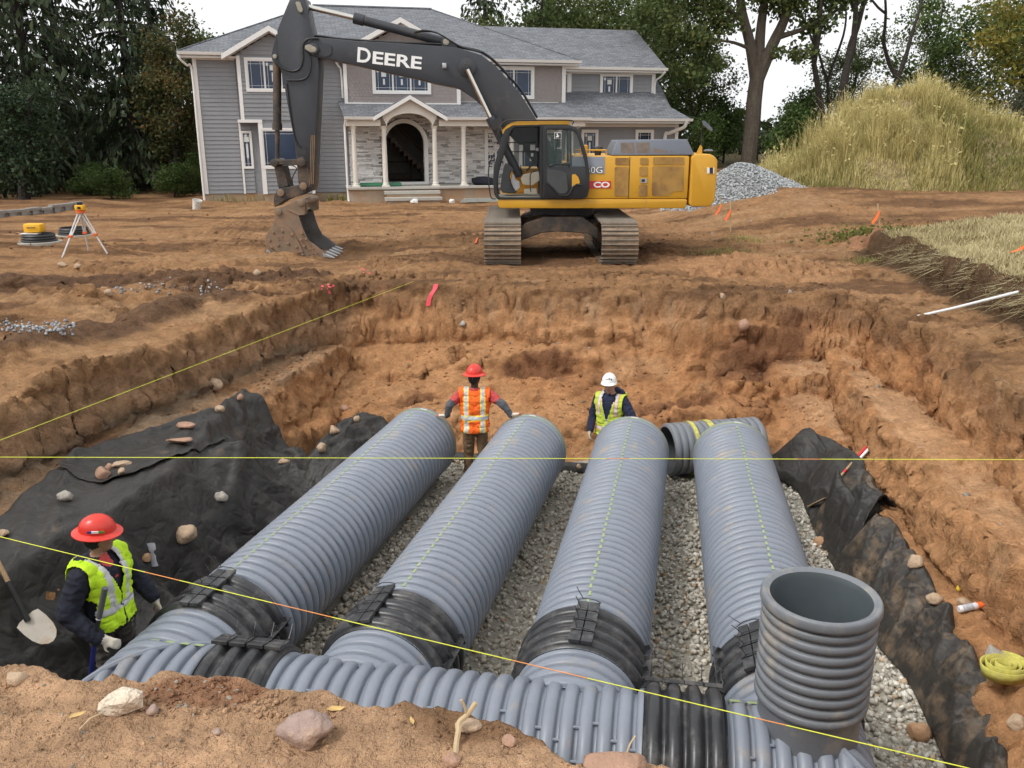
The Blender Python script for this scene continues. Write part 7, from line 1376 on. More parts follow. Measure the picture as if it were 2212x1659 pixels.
# short dry grass on the right tier
n = 85000; y = r.uniform(7.5, 21.5, n); y = y[r.uniform(0, 1, n) < np.interp(y, [7.5, 21.5], [.8, 1])]; x = ip(y, GE)+.12+np.abs(r.normal(size=len(y)))*3.2; k = (x < y*.64+1.2) & (x > 6.8) & (fbm(x, y, None, 1.1, 3, 18)+.5*r.normal(size=len(x)) > -.55) & ~((y > 19.7) & (x < 9.3)); x, y = x[k], y[k]
hg = r.uniform(.05, .17, len(x))*(1+.8*sstep(.2, .5, fbm(x, y, None, .9, 3, 19))); grass('dry_grass', x, y, H(x, y)-.02, hg, DRYG, 'short dry pale grass on the raised ground at right', 9, .016, .7)
n = 2600; y = r.uniform(9, 19, n); x = ip(y, GE)+r.normal(size=n)*.06+.22; k = fbm(x, y, None, 1.5, 2, 23) > -.1; x, y = x[k], y[k]; grass('hanging_grass', x, y, H(x, y)+.02, r.uniform(.08, .18, len(x)), DRYG, 'dry grass blades hanging over the cut bank edge', 10, .014, 2.4, hang=np.array([-.9, -.3, -.3]))
# green weeds
n = 5200; x = 10.2+r.normal(size=n)*.95; y = 21.9+r.normal(size=n)*.75; tag(link_mesh('weeds', leaf_mesh('weeds', np.stack([x, y, H(x, y)+np.abs(r.normal(size=n))*.10], 1), r.uniform(.06, .14, n), mat_leaf('weed_leaves', [(.06, .075, .02), (.12, .13, .03), (.22, .20, .05)], .3), 12, .6)), 'low green weeds beyond the dry grass', 'weeds', kind='stuff')
n = 900; x = np.concatenate([6.15+r.normal(size=300)*.3, 5.0+r.normal(size=300)*.35, 8.0+r.normal(size=300)*.22]); y = np.concatenate([22.8+r.normal(size=300)*.4, 20.4+r.normal(size=300)*.25, 19.2+r.normal(size=300)*.2]); grass('grass_tufts', x, y, H(x, y)-.01, r.uniform(.05, .16, n), GRNG, 'scattered grass tufts on the bare soil', 13, .014, .8)
# patch at the house footing
n = 260; x = np.concatenate([r.uniform(-12.4, -8.5, 130), r.uniform(-7.9, -6.6, 130)]); y = 36.25+(x+12.75)*.2309-r.uniform(0, .25, n); grass('footing_weeds', x, y, H(x, y)-.02, r.uniform(.08, .4, n), GRNG, 'weeds growing along the house foundation', 14, .03, .5)
# ================================================================ SMALL THINGS
bpy.context.view_layer.update(); DG = bpy.context.evaluated_depsgraph_get()
def hit(xd, yd):
    d = ray(xd, yd); ok, loc, nrm, i, ob, m = SC.ray_cast(DG, Vector((0, 0, CAM_H)), Vector(d).normalized()); return np.array(loc), np.array(nrm)
def depth_px(p): v = p-np.array([0, 0, CAM_H]); return (v @ _F)/FPX     # metres per photo pixel at p
ROCKM = {'tan': mat('tan_stone', (.42, .30, .20), .85, .2, 9, bump=.4, bscale=14), 'grey': mat('grey_stone', (.34, .31, .27), .85, .2, 9, bump=.4, bscale=14), 'red': mat('reddish_stone', (.36, .215, .145), .85, .2, 9, bump=.4, bscale=14), 'white': mat('cream_stone', (.66, .56, .44), .8, .15, 7, dirt=(.45, .30, .19), dscale=3, damt=.35, bump=.6, bscale=9), 'purple': mat('purplish_stone', (.33, .235, .20), .8, .2, 7, dirt=(.45, .30, .2), dscale=5, damt=.3, bump=.4, bscale=20), 'orange': mat('orange_cobble', (.46, .27, .15), .8, .15, 12, bump=.3, bscale=20)}
def rock(xd, yd, wd, hd, m, label, flat=1., ang=.5, rz=0, seed=None, sub=3, name='stone'):
    ang = .35+.8*ang
    p, n = hit(xd, yd+hd*.35); s = depth_px(p); w_, h_ = wd*s, hd*s*1.25*flat; seed = seed or int(xd*7+yd); me = rock_mesh(name, (w_, max(w_*.62, h_), h_), seed, ROCKM[m], sub, .26, 1, ang)
    o = link_mesh(name, me, None, tuple(p+np.array([0, 0, h_*.28]))); o.rotation_euler = (0, 0, rz); tag(o, label, 'stone'); return o
for a in ((405, 1153, 46, 36, 'tan', 'largest round tan boulder on the left fabric, right of the hard hat', 1, .3), (140, 1072, 36, 22, 'grey', 'smooth pale oval stone on the left fabric above the hard hat', 1, .15), (222, 1022, 32, 24, 'red', 'round reddish stone in the cluster on the fabric lap', 1, .3), (239, 1008, 20, 14, 'red', 'small reddish stone touching the round one in the cluster', 1, .3), (263, 1002, 54, 13, 'tan', 'long pale slab in the cluster on the fabric lap', .8, .9), (264, 1018, 20, 14, 'tan', 'small wedge stone under the pale slab', 1, .8), (388, 950, 60, 16, 'red', 'long flat reddish slab in the middle of the fabric', .8, .9), (400, 918, 46, 14, 'red', 'shorter flat reddish slab above the long one', .8, .9), (475, 884, 23, 14, 'tan', 'tan stone near the upper fabric corner', 1, .4), (519, 858, 15, 14, 'red', 'small reddish stone at the top fabric corner', 1, .4), (613, 997, 27, 13, 'tan', 'tan stone lying beside the fabric heap', 1, .4), (478, 1074, 30, 24, 'grey', 'angular grey stone pinning the fabric fold', 1, .9), (317, 1205, 20, 18, 'orange', 'small orange stone next to the plastic bag', 1, .2), (695, 967, 22, 18, 'tan', 'pale stone at the near end of the fabric heap', 1, .3), (722, 928, 27, 20, 'tan', 'pointed tan stone on the middle of the fabric heap', 1, .9), (771, 905, 14, 12, 'tan', 'small stone at the far end of the fabric heap', 1, .5),
          (8, 1152, 26, 16, 'tan', 'flat tan stone at the left picture edge under the string', 1, .6), (1770, 1170, 30, 20, 'orange', 'orange cobble on the gravel at the fabric edge', 1, .2), (1975, 1214, 36, 28, 'tan', 'angular tan stone at the upper edge of the right fabric', 1, .7), (2018, 1294, 38, 22, 'tan', 'tan stone at the right fabric edge left of the spray can', 1, .4), (2083, 1302, 36, 20, 'tan', 'tan stone just above the spray can', 1, .4), (1983, 1579, 50, 38, 'orange', 'smooth orange cobble at the lower right gravel edge', 1, .1), (2143, 1413, 48, 36, 'grey', 'grey angular stone behind the yellow strap coil', 1, .8), (1605, 704, 24, 26, 'red', 'round stone stuck in the far bank below the right track', 1, .5), (465, 831, 32, 24, 'tan', 'large cobble in the left trench wall', 1, .2), (235, 632, 18, 14, 'tan', 'tan cobble on the dark soil at left', 1, .3), (555, 590, 18, 12, 'tan', 'tan cobble left of the excavator bucket', 1, .3), (135, 572, 20, 12, 'tan', 'tan cobble at the tripod foot', 1, .3), (168, 575, 16, 10, 'tan', 'smaller cobble right of the tripod foot stone', 1, .3), (1560, 640, 16, 14, 'tan', 'pale stone on the far bank crest', 1, .5), (1000, 700, 16, 12, 'grey', 'grey stone in the far bank under the ribbon', 1, .6), (1250, 1008, 12, 10, 'tan', 'pebble on the pit floor between the middle pipes', 1, .4), (2195, 1560, 40, 30, 'tan', 'tan stone at the right edge below the strap coil', 1, .5), (745, 882, 18, 12, 'red', 'reddish stone at the foot of the orange cut', 1, .5)):
    rock(*a)
rock(262, 1510, 104, 62, 'white', 'cream angular slab lying on the near berm', .75, 1.0, .5, 5, 2, 'slab_stone'); rock(660, 1572, 120, 74, 'purple', 'large purplish cobble on the near berm', .9, .25, .2, 12, 4); rock(330, 1532, 26, 22, 'purple', 'small brown stone right below the cream slab', 1, .3); rock(40, 1462, 55, 34, 'tan', 'lumpy tan stone at the left berm crest', .8, .6); rock(1012, 1566, 60, 26, 'tan', 'oval tan stone half buried near the twig', .9, .2); rock(1100, 1600, 34, 24, 'red', 'small reddish stone right of the twig', 1, .5); rock(975, 1640, 40, 28, 'red', 'reddish stone at the foot of the twig', 1, .4); rock(470, 1580, 22, 12, 'purple', 'small dark pebble between slab and cobble', 1, .4); rock(1330, 1652, 150, 34, 'red', 'rounded soil lump at the bottom edge of the picture', 1, .3, 0, 9)
# ---- mason lines
M_LINE = mat('yellow_mason_line', (.72, .76, .06), .6, .1, 40); M_LINEO = mat('orange_mason_line', (.80, .30, .08), .6, .1, 40)
def line(p0, p1, rad, label, sag=.02, orange=()):
    k = MB(); n = 60; P_ = [np.asarray(p0)*(1-t)+np.asarray(p1)*t-np.array([0, 0, sag*4*t*(1-t)]) for t in np.linspace(0, 1, n+1)]
    for i in range(n): k.tube([P_[i], P_[i+1]], rad, 6, m=1 if any(a <= i/n < b for a, b in orange) else 0, caps=False)
    o = k.build('mason_line', [M_LINE, M_LINEO], None, True); tag(o, label, 'string line'); return o
a, b = atz(0, 987.5, .1), atz(2212, 993, .1); d = b-a; line(a-d*.2, b+d*.2, .0029, 'yellow string line level across the whole pit', .0, ((.56, .58), (.69, .71)))
a, b = atz(0, 1157, .1), atz(2100, 1659, .1); d = b-a; line(a-d*.25, b+d*.15, .0027, 'yellow and orange string line slanting across the foreground', .015, ((.33, .36), (.45, .5), (.62, .67), (.78, .80)))
a, b = atz(0, 951, .1), atz(880, 613, .1); d = b-a; line(a-d*.15, b+d*.03, .0028, 'thin yellow string line along the left bank', .0)
# ---- white plastic conduit
a, b = atz(1952, 690, .06), atz(2172, 637, .55); k = MB(); k.tube([a, (a+b)/2-np.array([0, 0, .012]), b+(b-a)*.12], .021, 10); tag(k.build('plastic_conduit', mat('white_pvc', (.66, .67, .68), .4, .06, 4), None, True), 'white plastic conduit resting from the cut bank to the grass tier', 'pipe')
# ---- survey stakes with ribbons
M_STK = mat('raw_wood', (.46, .34, .20), .85, .2, 12); M_RIB = mat('orange_ribbon', (.95, .16, .03), .6, .05); M_PNK = mat('pink_ribbon', (.85, .10, .13), .6, .08)
def stake(xd, y0, y1, label, lean=0.):
    p, n = hit(xd, y1); q = atY(xd+lean, y0, p[1]); t = thing('survey_stake', tuple(p), label, 'stake', 'wooden survey stakes'); k = MB(); k.tube([p-np.array([0, 0, .15]), q], .018, 4); k.build('stick', M_STK, t)
    e = p+(q-p)*.62; k = MB(); k.add([e+np.array([-.02, -.022, .05]), e+np.array([.02, -.022, .05]), e+np.array([-.03, -.05, -.10]), e+np.array([-.09, -.03, -.09]), e+np.array([-.13, -.05, -.26]), e+np.array([-.17, -.03, -.22])], [(0, 1, 2, 3), (3, 2, 4, 5)]); o = k.build('ribbon', M_RIB, t); o.modifiers.new('t', 'SOLIDIFY').thickness = .004
stake(1560, 424, 480, 'left one of two stakes right of the excavator rear', -4); stake(1579, 430, 500, 'right one of two stakes right of the excavator rear', -1); stake(1904, 440, 492, 'lone stake with orange ribbon beside the small soil heap', -8)
def ribbon(pts, w_, m, label, name='ribbon'):
    k = MB(); v = []
    for p in pts: v += [p+np.array([-w_/2, 0, 0]), p+np.array([w_/2, 0, .01])]
    k.add(v, [(2*i, 2*i+1, 2*i+3, 2*i+2) for i in range(len(pts)-1)]); o = k.build(name, m, None); o.modifiers.new('t', 'SOLIDIFY').thickness = .004; tag(o, label, 'ribbon'); return o
P_ = [hit(x, y)[0]+np.array([0, -.03, .02]) for x, y in ((942, 616), (940, 626), (932, 638), (927, 650), (925, 663))]; ribbon(P_, .085, M_PNK, 'pink ribbon hanging down the far bank crest')
P_ = [hit(x, y)[0]+np.array([0, -.02, .02]) for x, y in ((1031, 516), (1029, 522), (1027, 527))]; ribbon(P_, .05, M_RIB, 'short orange ribbon left of the excavator track')
p, n = hit(2190, 548); ribbon([p+np.array([-.05, 0, .02]), p+np.array([.1, .05, .05]), p+np.array([.3, .1, .16]), p+np.array([.5, .1, .3])], .10, M_RIB, 'orange ribbon in the dry grass at the right edge')
for j, (x, y, n_) in enumerate(((712, 624, 13), (786, 585, 8), (1808, 500, 6))):
    k = MB(); r_ = random.Random(j)
    for _ in range(n_):
        q, nn = hit(x+r_.gauss(0, 9), y+r_.gauss(0, 4)); s = r_.uniform(.015, .035); q = q+nn*.010; u, v, d = frame(nn); k.add([q+u*s, q+v*s*.7, q-u*s, q-v*s*.7], [(0, 1, 2, 3)])
    o = k.build('paint_mark', M_PNK, None); tag(o, ('pink marking paint on the soil near the left bank corner', 'pink marking paint on the soil left of the tracks', 'faint pink paint specks on the sand right of the machine')[j], 'paint', kind='stuff')
# ---- tripod with level
M_ALU = mat('aluminium_leg', (.62, .62, .62), .45, .08, 9); M_INS = mat('yellow_instrument', (.80, .42, .02), .5, .05); M_ORJ = mat('orange_clamp', (.70, .12, .03), .5, .05); M_BLKP = mat('black_plastic', (.015, .015, .016), .5, .2, 8)
f1, f2, f3 = hit(134, 557)[0], hit(232, 548)[0], hit(191, 541)[0]; top = atY(174, 455, (f1[1]+f2[1]+f3[1])/3)
tp_ = thing('survey_tripod', tuple((f1+f2+f3)/3), 'aluminium survey tripod standing on the soil at left', 'tripod')
for f_ in (f1, f2, f3):
    k = MB(); u = (f_-top)/np.linalg.norm(f_-top); s = np.cross(u, [0, 1., 0]); s /= np.linalg.norm(s)
    for sg in (-1, 1): k.tube([top+s*sg*.035, top+(f_-top)*.55+s*sg*.022], .016, 6)
    k.tube([top+(f_-top)*.45, f_], .018, 6); lg_ = k.build('leg', M_ALU, tp_)
    k = MB(); c = top+(f_-top)*.55; k.obox(c, (.09, .07, .06), np.eye(3)); k.build('clamp', M_ORJ, lg_, bevel=.01)
k = MB(); k.lathe([(-.05, .02), (-.05, .10), (.0, .10), (.01, .02)], top, (0, 0, 1), 16); k.build('tripod_head', M_ORJ, tp_, True)
lv = thing('laser_level', tuple(top), 'small yellow surveying level mounted on the tripod', 'instrument'); k = MB(); k.box(top[0]-.10, top[0]+.10, top[1]-.08, top[1]+.08, top[2]+.01, top[2]+.13); k.build('housing', M_INS, lv, bevel=.02, smooth=True)
k = MB(); k.lathe([(0, .001), (0, .06), (.06, .06), (.07, .001)], top+np.array([0, 0, .131]), (0, 0, 1), 14); k.build('rotor', M_BLKP, lv, True)
k = MB(); k.cyl(top+np.array([.02, -.075, .07]), top+np.array([.02, -.13, .07]), .03, n=14); k.build('lens', M_BLKP, lv, True)
# ---- manhole risers
M_RING = mat('concrete_ring', (.40, .37, .32), .9, .12, 6)
for j, (x, y) in enumerate(((70, 529), (148, 513))):
    c, n = hit(x, y); c[1] += .35; mh = thing('manhole_riser', tuple(c), ('black manhole riser with a yellow case on top' if j == 0 else 'black manhole riser behind the tripod legs'), 'manhole'); k = MB(); k.lathe([(-.05, .001), (-.05, .52), (.05, .52), (.055, .36), (.055, .001)], c, (0, 0, 1), 28); k.build('concrete_collar', M_RING, mh, True)
    k = MB(); k.lathe([(.06, .42), (.08, .43), (.11, .39), (.14, .405), (.17, .375), (.20, .39), (.24, .36), (.25, .36), (.25, .33), (.10, .32)], c, (0, 0, 1), 32); k.build('riser_ring', M_BLKP, mh, True)
    k = MB(); k.lathe([(.12, .001), (.12, .325)], c, (0, 0, 1), 24); k.build('lid', M_BLKP, mh)
    if j == 0:
        cs_ = thing('instrument_case', tuple(c+np.array([-.05, -.05, .25])), 'yellow plastic carrying case on the nearer manhole riser', 'case'); q = c+np.array([-.05, -.05, .255]); k = MB(); k.box(q[0]-.22, q[0]+.22, q[1]-.14, q[1]+.14, q[2]+.03, q[2]+.25); k.build('shell', M_INS, cs_, bevel=.04, smooth=True)
        k = MB(); k.tube(smooth_path([q+np.array([-.09, -.145, .16]), q+np.array([-.08, -.18, .16]), q+np.array([.08, -.18, .16]), q+np.array([.09, -.145, .16])], 4), .012, 6); k.build('handle', M_BLKP, cs_, True)
        k = MB(); k.box(q[0]-.30, q[0]+.16, q[1]-.22, q[1]-.0, q[2]+.001, q[2]+.012); tag(k.build('paper', M_PAPER, None), 'white paper sheet under the yellow case', 'paper')
# ---- block wall
M_BLOCK = mat('grey_block', (.27, .255, .235), .9, .15, 5, bump=.3, bscale=30)
a, b = np.array([-18.6, 27.6, .0]), np.array([-16.2, 33.4, .05]); wl_ = thing('block_wall', tuple((a+b)/2), 'low grey concrete block wall at the left edge of the lot', 'wall'); d = b-a; L = np.linalg.norm(d); d /= L; rot = np.stack([d, np.cross([0, 0, 1.], d), [0, 0, 1.]], 1); n = int(L/.46)
for i in range(n):
    c = a+d*(i+.5)*.46; c[2] = Hz(c[0], c[1])+.20
    k = MB(); k.obox(c+np.array([0, 0, 0]), (.448, .24, .10), rot); k.build('cap_block', M_BLOCK, wl_, bevel=.008)
    k = MB(); k.obox(c+np.array([0, 0, -.24]), (.25, .20, .38), rot); k.build('block', M_BLOCK, wl_, bevel=.008)
    k = MB(); k.obox(c+d*.23+rot[:, 1]*.0+np.array([0, 0, -.26]), (.208, .05, .34), rot); k.build('filler_block', M_BLOCK, wl_)
# ---- pail, porch clutter
def on_house(u, w_, z): c, s = math.cos(PSI), math.sin(PSI); return np.array([-12.75+u*c-w_*s, 36.5+u*s+w_*c, z])
p, n = hit(424, 452); pl = thing('pail', tuple(p), 'white plastic pail tipped on the soil left of the house', 'pail'); k = MB(); ax = np.array([.25, -.15, .95]); k.lathe([(0, .001), (0, .145), (.36, .17), (.365, .18), (.40, .18), (.40, .165), (.02, .135), (.02, .001)], p-np.array([0, 0, .03]), ax, 20); k.build('shell', mat('white_plastic', (.70, .69, .66), .5, .05, 4, dirt=(.4, .3, .2), dscale=6, damt=.3), pl, True); k = MB(); u, v, dd = frame(ax); k.tube([p+dd*.36+u*.185*math.cos(t)+v*.185*math.sin(t)-dd*.12*math.sin(t) for t in np.linspace(0, math.pi, 12)], .006, 5); k.build('bail', M_BARE, pl)
q = on_house(7.15, -1.25, .70); tr_b = thing('green_tray', tuple(q), 'green plastic tray lying on the porch left of the door', 'tray'); k = MB(); k.obox(q+np.array([0, 0, .04]), (1.7, .45, .05), rotmat(0, 0, PSI)); k.build('base', mat('green_plastic', (.03, .16, .08), .5, .1, 5), tr_b, bevel=.02)
for sg in (-1, 1): k = MB(); k.obox(q+rotmat(0, 0, PSI) @ np.array([0, sg*.23, .09]), (1.7, .02, .12), rotmat(sg*.25, 0, PSI)); k.build('rim', MATS['green_plastic'], tr_b, bevel=.008)
q = on_house(11.6, -1.2, .70); rr_ = rock_mesh('clothes_heap', (1.15, .6, .42), 33, mat('dark_clothes', (.012, .014, .022), .95, .3, 9), 4, .35, 1, .1); o = link_mesh('clothes_heap', rr_, None, tuple(q+np.array([0, 0, .12]))); tag(o, 'heap of dark clothes on the porch floor beside the cab', 'clothes')
q = on_house(11.6, -2.4, .0); q[2] = Hz(q[0], q[1]); bd = thing('board_stack', tuple(q), 'long pale boards stacked on the soil before the porch', 'boards')
for j in range(3): k = MB(); k.obox(q+rotmat(0, 0, PSI) @ np.array([.1*j, .12*j-.1, .05+.05*j]), (2.6, .16, .04), rotmat(0, 0, PSI+.03*j)); k.build('board', mat('pale_board', (.36, .37, .34), .8, .12, 6), bd)
for j, (u, s, lb) in enumerate(((8.35, .16, 'white crumpled bag before the porch steps'), (9.9, .13, 'small white scrap right of the porch steps'))):
    q = on_house(u, -2.9, 0); q[2] = Hz(q[0], q[1]); o = link_mesh('scrap', rock_mesh('scrap', (s*2, s*1.5, s*1.6), 50+j, MATS['white_plastic'], 3, .5, 1, .6), None, tuple(q+np.array([0, 0, s*.5]))); tag(o, lb, 'litter')
# ---- gravel pile
gp = np.array([8.0, 31.6]); rt_ = 2.6; gb_ = Hz(*gp); hp_ = max(.9, atY(1545, 348, gp[1])[2]-gb_); pile = thing('gravel_pile', (gp[0], gp[1], gb_), 'heap of pale grey gravel behind the excavator', 'gravel pile')
def pile_h(t): return hp_*np.interp(t, [0, .10, .22, .5, .85, 1, 1.15], [1, .97, .86, .52, .14, .02, -.15])
ta, aa = np.meshgrid(np.linspace(.01, 1.12, 26), np.linspace(0, 2*math.pi, 49)); X_ = gp[0]+rt_*ta*np.cos(aa)*(1+.06*np.sin(3*aa)); Y_ = gp[1]+rt_*.85*ta*np.sin(aa); Z_ = H(X_, Y_, False)+pile_h(ta)-.05; ii = np.arange(X_.size).reshape(X_.shape)
link_mesh('core', mesh_from('core', np.stack([X_, Y_, Z_], -1).reshape(-1, 3)-ORG[pile.name], np.stack([ii[:-1, :-1], ii[1:, :-1], ii[1:, 1:], ii[:-1, 1:]], -1).reshape(-1, 4), mat('gravel_core', (.24, .245, .24), .9, .3, 30), smooth=True), pile)
r = np.random.default_rng(60); n = 4600; t = np.sqrt(r.uniform(0, 1, n))*1.08; a = r.uniform(math.pi*.85, math.pi*2.35, n); x = gp[0]+rt_*t*np.cos(a)*(1+.06*np.sin(3*a)); y = gp[1]+rt_*.85*t*np.sin(a); z = H(x, y, False)+pile_h(t)-.03+.05*fbm(x, y, None, 2, 3, 4); g = r.uniform(.2, .5, (n, 1))*np.array([[.97, 1, 1.02]])
me = scatter_mesh('stones', np.stack([x, y, z], 1)-ORG[pile.name], r.uniform(.05, .10, n), M_GRAV, 61, 10, 1, .8, g); tag(link_mesh('stones', me, pile), kind='stuff')
# little pale gravel strip in the left soil
n = 420; px_ = [hit(x, y)[0] for x, y in zip(np.random.default_rng(3).uniform(0, 165, 140), 708+np.random.default_rng(4).normal(size=140)*7)]+[hit(x, y)[0] for x, y in zip(np.random.default_rng(5).uniform(250, 480, 60), 622+np.random.default_rng(6).normal(size=60)*8)]; g = np.random.default_rng(7).uniform(.2, .48, (len(px_), 1))*np.array([[.96, 1, 1.05]])
tag(link_mesh('spilled_gravel', scatter_mesh('spilled_gravel', np.array(px_), np.random.default_rng(8).uniform(.02, .07, len(px_)), M_GRAV, 62, 8, 1, .8, g)), 'pale gravel spilled on the soil at the left edge', 'gravel', kind='stuff')
# ---- tools
M_WH = mat('ash_handle', (.36, .235, .13), .6, .2, 8, streak=(1, 1, 8)); M_BLADE = mat('sandy_shovel_blade', (.52, .47, .41), .5, .12, 8, metal=.2, dirt=(.42, .29, .18), dscale=6, damt=.4)
def blade_mesh(k, base, d, w_dir, nrm, L, W, th=.004):
    out = [(-.30, 0), (-.48, .06), (-.50, .35), (-.47, .62), (-.36, .84), (-.18, .96), (0, 1.0)]; prof = out+[(-x, y) for x, y in out[-2::-1]]; rows = []
    n_ = len(prof); v = [base+d*(y*L)+w_dir*(x*W)+nrm*(-.10*W*(1-(2*x)**2)+.05*L*(y-.3)**2) for x, y in prof]; c = base+d*(.5*L)-nrm*.12*W; v2 = [p-nrm*th for p in v]; k.add(v+[c]+v2+[c-nrm*th], [(i, (i+1) % n_, n_) for i in range(n_)]+[(n_+1+(i+1) % n_, n_+1+i, 2*n_+1) for i in range(n_)]+[(i, n_+1+i, n_+1+(i+1) % n_, (i+1) % n_) for i in range(n_)])
a = hit(72, 1352)[0]+np.array([0, -.08, .14]); b = hit(122, 1392)[0]+np.array([0, -.08, .12]); tphd = hit(2, 1230)[0]+np.array([0, -.06, .2])
sh1 = thing('shovel', tuple(b), 'wooden handled round point shovel lying on the fabric at the left edge', 'shovel'); dd = (a-tphd)/np.linalg.norm(a-tphd); k = MB(); k.tube([tphd-dd*.7, tphd, a-dd*.10], [.019, .019, .021], 10); k.build('handle', M_WH, sh1, True); k = MB(); k.tube([a-dd*.34, a-dd*.10, a+dd*.04], [.023, .024, .026], 10); k.build('socket', M_BLKP, sh1, True)
bd_ = (b-a)/np.linalg.norm(b-a); nr_ = np.array([.1, -.6, .8]); nr_ -= bd_*(nr_ @ bd_); nr_ /= np.linalg.norm(nr_); k = MB(); blade_mesh(k, a, bd_, np.cross(bd_, nr_), nr_, max(.26, np.linalg.norm(b-a)*1.15), .22); k.build('blade', M_BLADE, sh1, True)
Yv = 5.98; t0_, t1_, t2_, t3_ = atY(227, 1270, Yv), atY(214, 1335, Yv), atY(203, 1395, Yv), atY(196, 1470, Yv); sh2 = thing('shovel', tuple(t3_), 'black handled shovel with grey grip upright in front of the left worker', 'shovel')
k = MB(); k.tube([t0_, t1_], [.024, .022], 12); k.build('grip', mat('grey_rubber_grip', (.085, .088, .095), .6, .1, 9), sh2, True); k = MB(); k.tube([t1_, t2_], .017, 10); k.build('shaft', M_BLKP, sh2, True); k = MB(); d_ = (t3_-t2_); k.tube([t2_, t3_, t3_+d_*1.2], .020, 10); k.build('socket', mat('blue_socket', (.01, .015, .12), .5, .1), sh2, True); k = MB(); k.tube([t1_-(t0_-t1_)*.01, t1_-(t0_-t1_)*.03], .0235, 12); k.build('collar', M_ALU, sh2, True)
k = MB(); d_ = d_/np.linalg.norm(d_); blade_mesh(k, t3_+d_*.2, d_, np.array([1., 0, 0]), np.array([0, -1., 0]), .26, .22); k.build('blade', M_BLADE, sh2, True)
a, b = hit(1822, 1028)[0]+np.array([0, 0, .05]), hit(1868, 985)[0]+np.array([0, 0, .12]); sh3 = thing('shovel', tuple(a), 'red tipped wooden tool handle leaning on the sand above the right fabric', 'shovel'); dd = b-a
k = MB(); k.tube([a-dd*.5, a+dd*.45], .017, 10); k.build('handle', M_WH, sh3, True); k = MB(); k.tube([a+dd*.45, b], [.02, .024], 10); k.build('red_grip', M_RED, sh3, True); k = MB(); k.tube([a-dd*.02, a+dd*.1], .0185, 10); k.build('red_band', M_RED, sh3, True)
k = MB(); s_ = np.cross(dd, [0, 0, 1.]); s_ /= np.linalg.norm(s_); k.tube([a+dd*.45+s_*.04, b+s_*.05], [.016, .02], 8); k.build('white_grip', M_WHITE, sh3, True)
a = hit(1752, 1096)[0]; b = hit(1780, 1082)[0]; k = MB(); dd = (b-a)/np.linalg.norm(b-a); k.obox((a+b)/2+np.array([0, 0, .03]), (np.linalg.norm(b-a)*1.3, .10, .015), np.stack([dd, np.cross([0, 0, 1.], dd), [0, 0, 1.]], 1)); tag(k.build('wood_scrap', M_STK, None, bevel=.004), 'grey wood scrap sticking out of the right fabric over the gravel', 'board')
# spray can, tape, strap, bag
p, n = hit(2098, 1318); s = depth_px(p); L = 62*s; ax = np.array([.97, .15, .12]); ax /= np.linalg.norm(ax); can = thing('spray_can', tuple(p), 'white marking paint can with an orange cap on the right bank', 'spray can'); st_ = p-ax*L*.5+np.array([0, 0, .035])
k = MB(); k.lathe([(0, .001), (0, .028), (.01, .032), (L*.66, .032), (L*.70, .026), (L*.70, .001)], st_, ax, 24); k.build('can', mat('white_can', (.74, .74, .75), .35, .05), can, True); k = MB(); k.lathe([(L*.71, .001), (L*.71, .030), (L*.96, .030), (L, .026), (L, .001)], st_, ax, 24); k.build('cap', M_RIB, can, True)
k = MB(); k.lathe([(L*.12, .0325), (L*.14, .0328), (L*.50, .0328), (L*.52, .0325)], st_, ax, 24); k.build('print', mat('can_print', (.42, .42, .45), .5, .5, 60), can, True)
p, n = hit(2074, 1276); o = MB(); o.obox(p+np.array([0, 0, .03]), (.07, .045, .05), rotmat(.2, .1, .4)); tag(o.build('tape_measure', mat('yellow_tape_case', (.75, .55, .03), .5, .1), None, bevel=.012, smooth=True), 'small yellow tape measure above the spray can', 'tape measure')
p, n = hit(2160, 1462); p = p+np.array([-.02, -.06, .07]); sp = thing('webbing_coil', tuple(p), 'coiled yellow webbing strap on the right bank', 'strap'); k = MB(); v = []; N = 150
for i in range(N):
    t = i/(N-1); a = t*2*math.pi*4.2; rad = .05+.125*t; c = p+np.array([rad*math.cos(a)*1.12, rad*math.sin(a)*.9, .05+.012*math.sin(a*.5)]); o_ = np.array([math.cos(a), math.sin(a), 0])*.012; v += [c-np.array([0, 0, .05])-o_*t, c+np.array([0, 0, .05])+o_*t]
k.add(v, [(2*i, 2*i+1, 2*i+3, 2*i+2) for i in range(N-1)]); o = k.build('strap', M_STRAP, sp, True); o.modifiers.new('t', 'SOLIDIFY').thickness = .007
p, n = hit(333, 1222); k = MB(); v = []; rb = random.Random(3)
for i, (z, w_) in enumerate(((0, .055), (.05, .04), (.10, .035), (.15, .018), (.19, .04), (.25, .045))):
    for j in range(8): a = j*math.pi/4; v.append(p+np.array([w_*math.cos(a)*rb.uniform(.6, 1.2)-.02*z, w_*.5*math.sin(a)*rb.uniform(.6, 1.2), z+rb.uniform(-.01, .01)]))
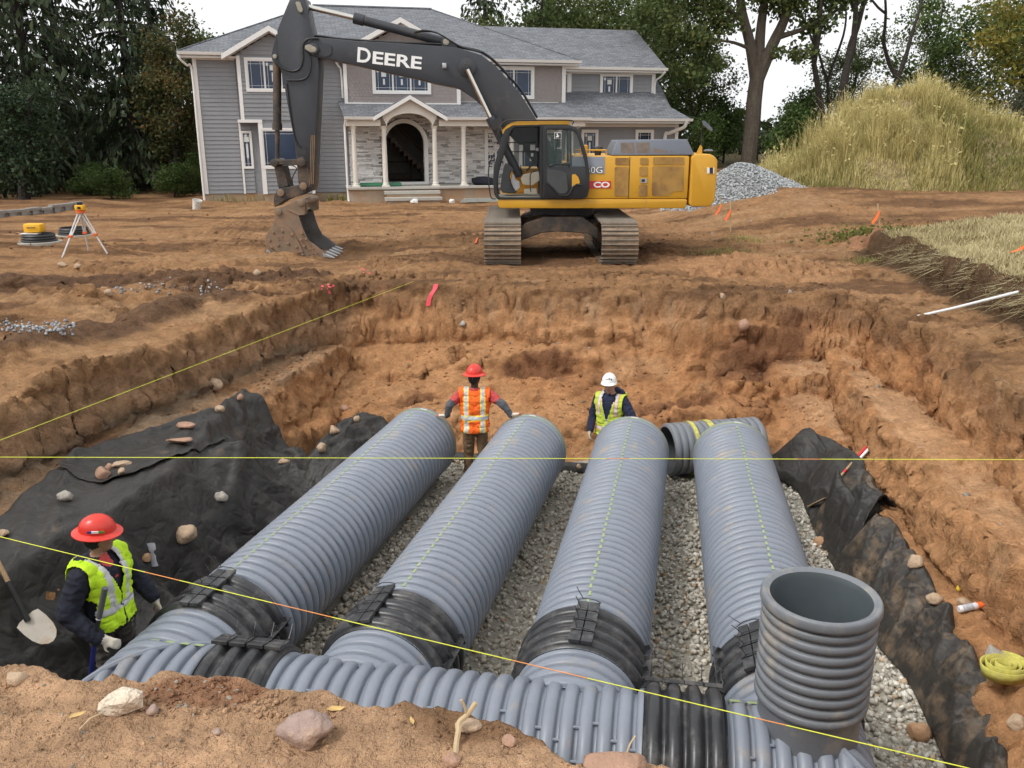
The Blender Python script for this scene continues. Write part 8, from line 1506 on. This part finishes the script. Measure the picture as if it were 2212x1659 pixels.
k.add(v, [(i*8+j, i*8+(j+1) % 8, i*8+8+(j+1) % 8, i*8+8+j) for i in range(5) for j in range(8)]); tag(k.build('plastic_bag', mat('clear_plastic', (.62, .63, .68), .3, .1, 20, alpha=.75), None, True), 'twisted clear plastic bag standing on the left fabric', 'bag')
# twigs and dry leaves on the berm
k = MB(); T_ = [hit(984, 1632)[0]]; zb = T_[0][1]
for x, y, dy in ((986, 1605, .03), (990, 1580, .05), (992, 1560, .07), (1008, 1545, .08), (1028, 1518, .09)): T_.append(atY(x, y, zb+dy))
tw = thing('twig', tuple(T_[0]), 'pale crooked twig standing on the berm crest', 'twig'); k.tube(smooth_path(T_, 4), np.linspace(.0085, .007, 21), 7); k.build('stem', M_STK, tw, True); k = MB(); k.tube(smooth_path([T_[4], atY(1003, 1525, zb+.08), atY(996, 1512, zb+.08)], 4), .004, 6); k.build('side_shoot', M_STK, tw, True)
for x0, y0, x1, y1, lb in ((172, 1580, 222, 1540, 'thin straw stalk left of the cream slab'), (1350, 1640, 1372, 1590, 'thin stalk leaning at the right berm end')):
    a, b = hit(x0, y0)[0]+np.array([0, 0, .006]), hit(x0, y0)[0]+np.array([0, 0, .008]); b = atY(x1, y1, a[1]+.05); k = MB(); k.tube([a, (a+b)/2+np.array([0, 0, .01]), b], .0028, 5); tag(k.build('stalk', M_STK, None), lb, 'twig')
LF = mat('dry_leaf', (.50, .33, .12), .7, .2, 40)
for x, y, a_, s, lb in ((168, 1548, .6, .05, 'yellow dry leaf left of the straw stalk'), (725, 1535, .1, .06, 'curled brown leaf above the purplish cobble'), (890, 1560, 1.9, .035, 'pale leaf fragment on the dark berm soil')):
    p, n = hit(x, y); k = MB(); c, s_ = math.cos(a_), math.sin(a_); pts = [(-1, 0, .1), (-.3, .38, .25), (.5, .30, .15), (1, 0, .3), (.5, -.3, .1), (-.3, -.38, .2)]; k.add([p+np.array([(q[0]*c-q[1]*s_)*s*.5, (q[0]*s_+q[1]*c)*s*.5, q[2]*s*.4+.004]) for q in pts]+[p+np.array([0, 0, .006])], [(i, (i+1) % 6, 6) for i in range(6)]); tag(k.build('dry_leaf', LF, None), lb, 'leaf')
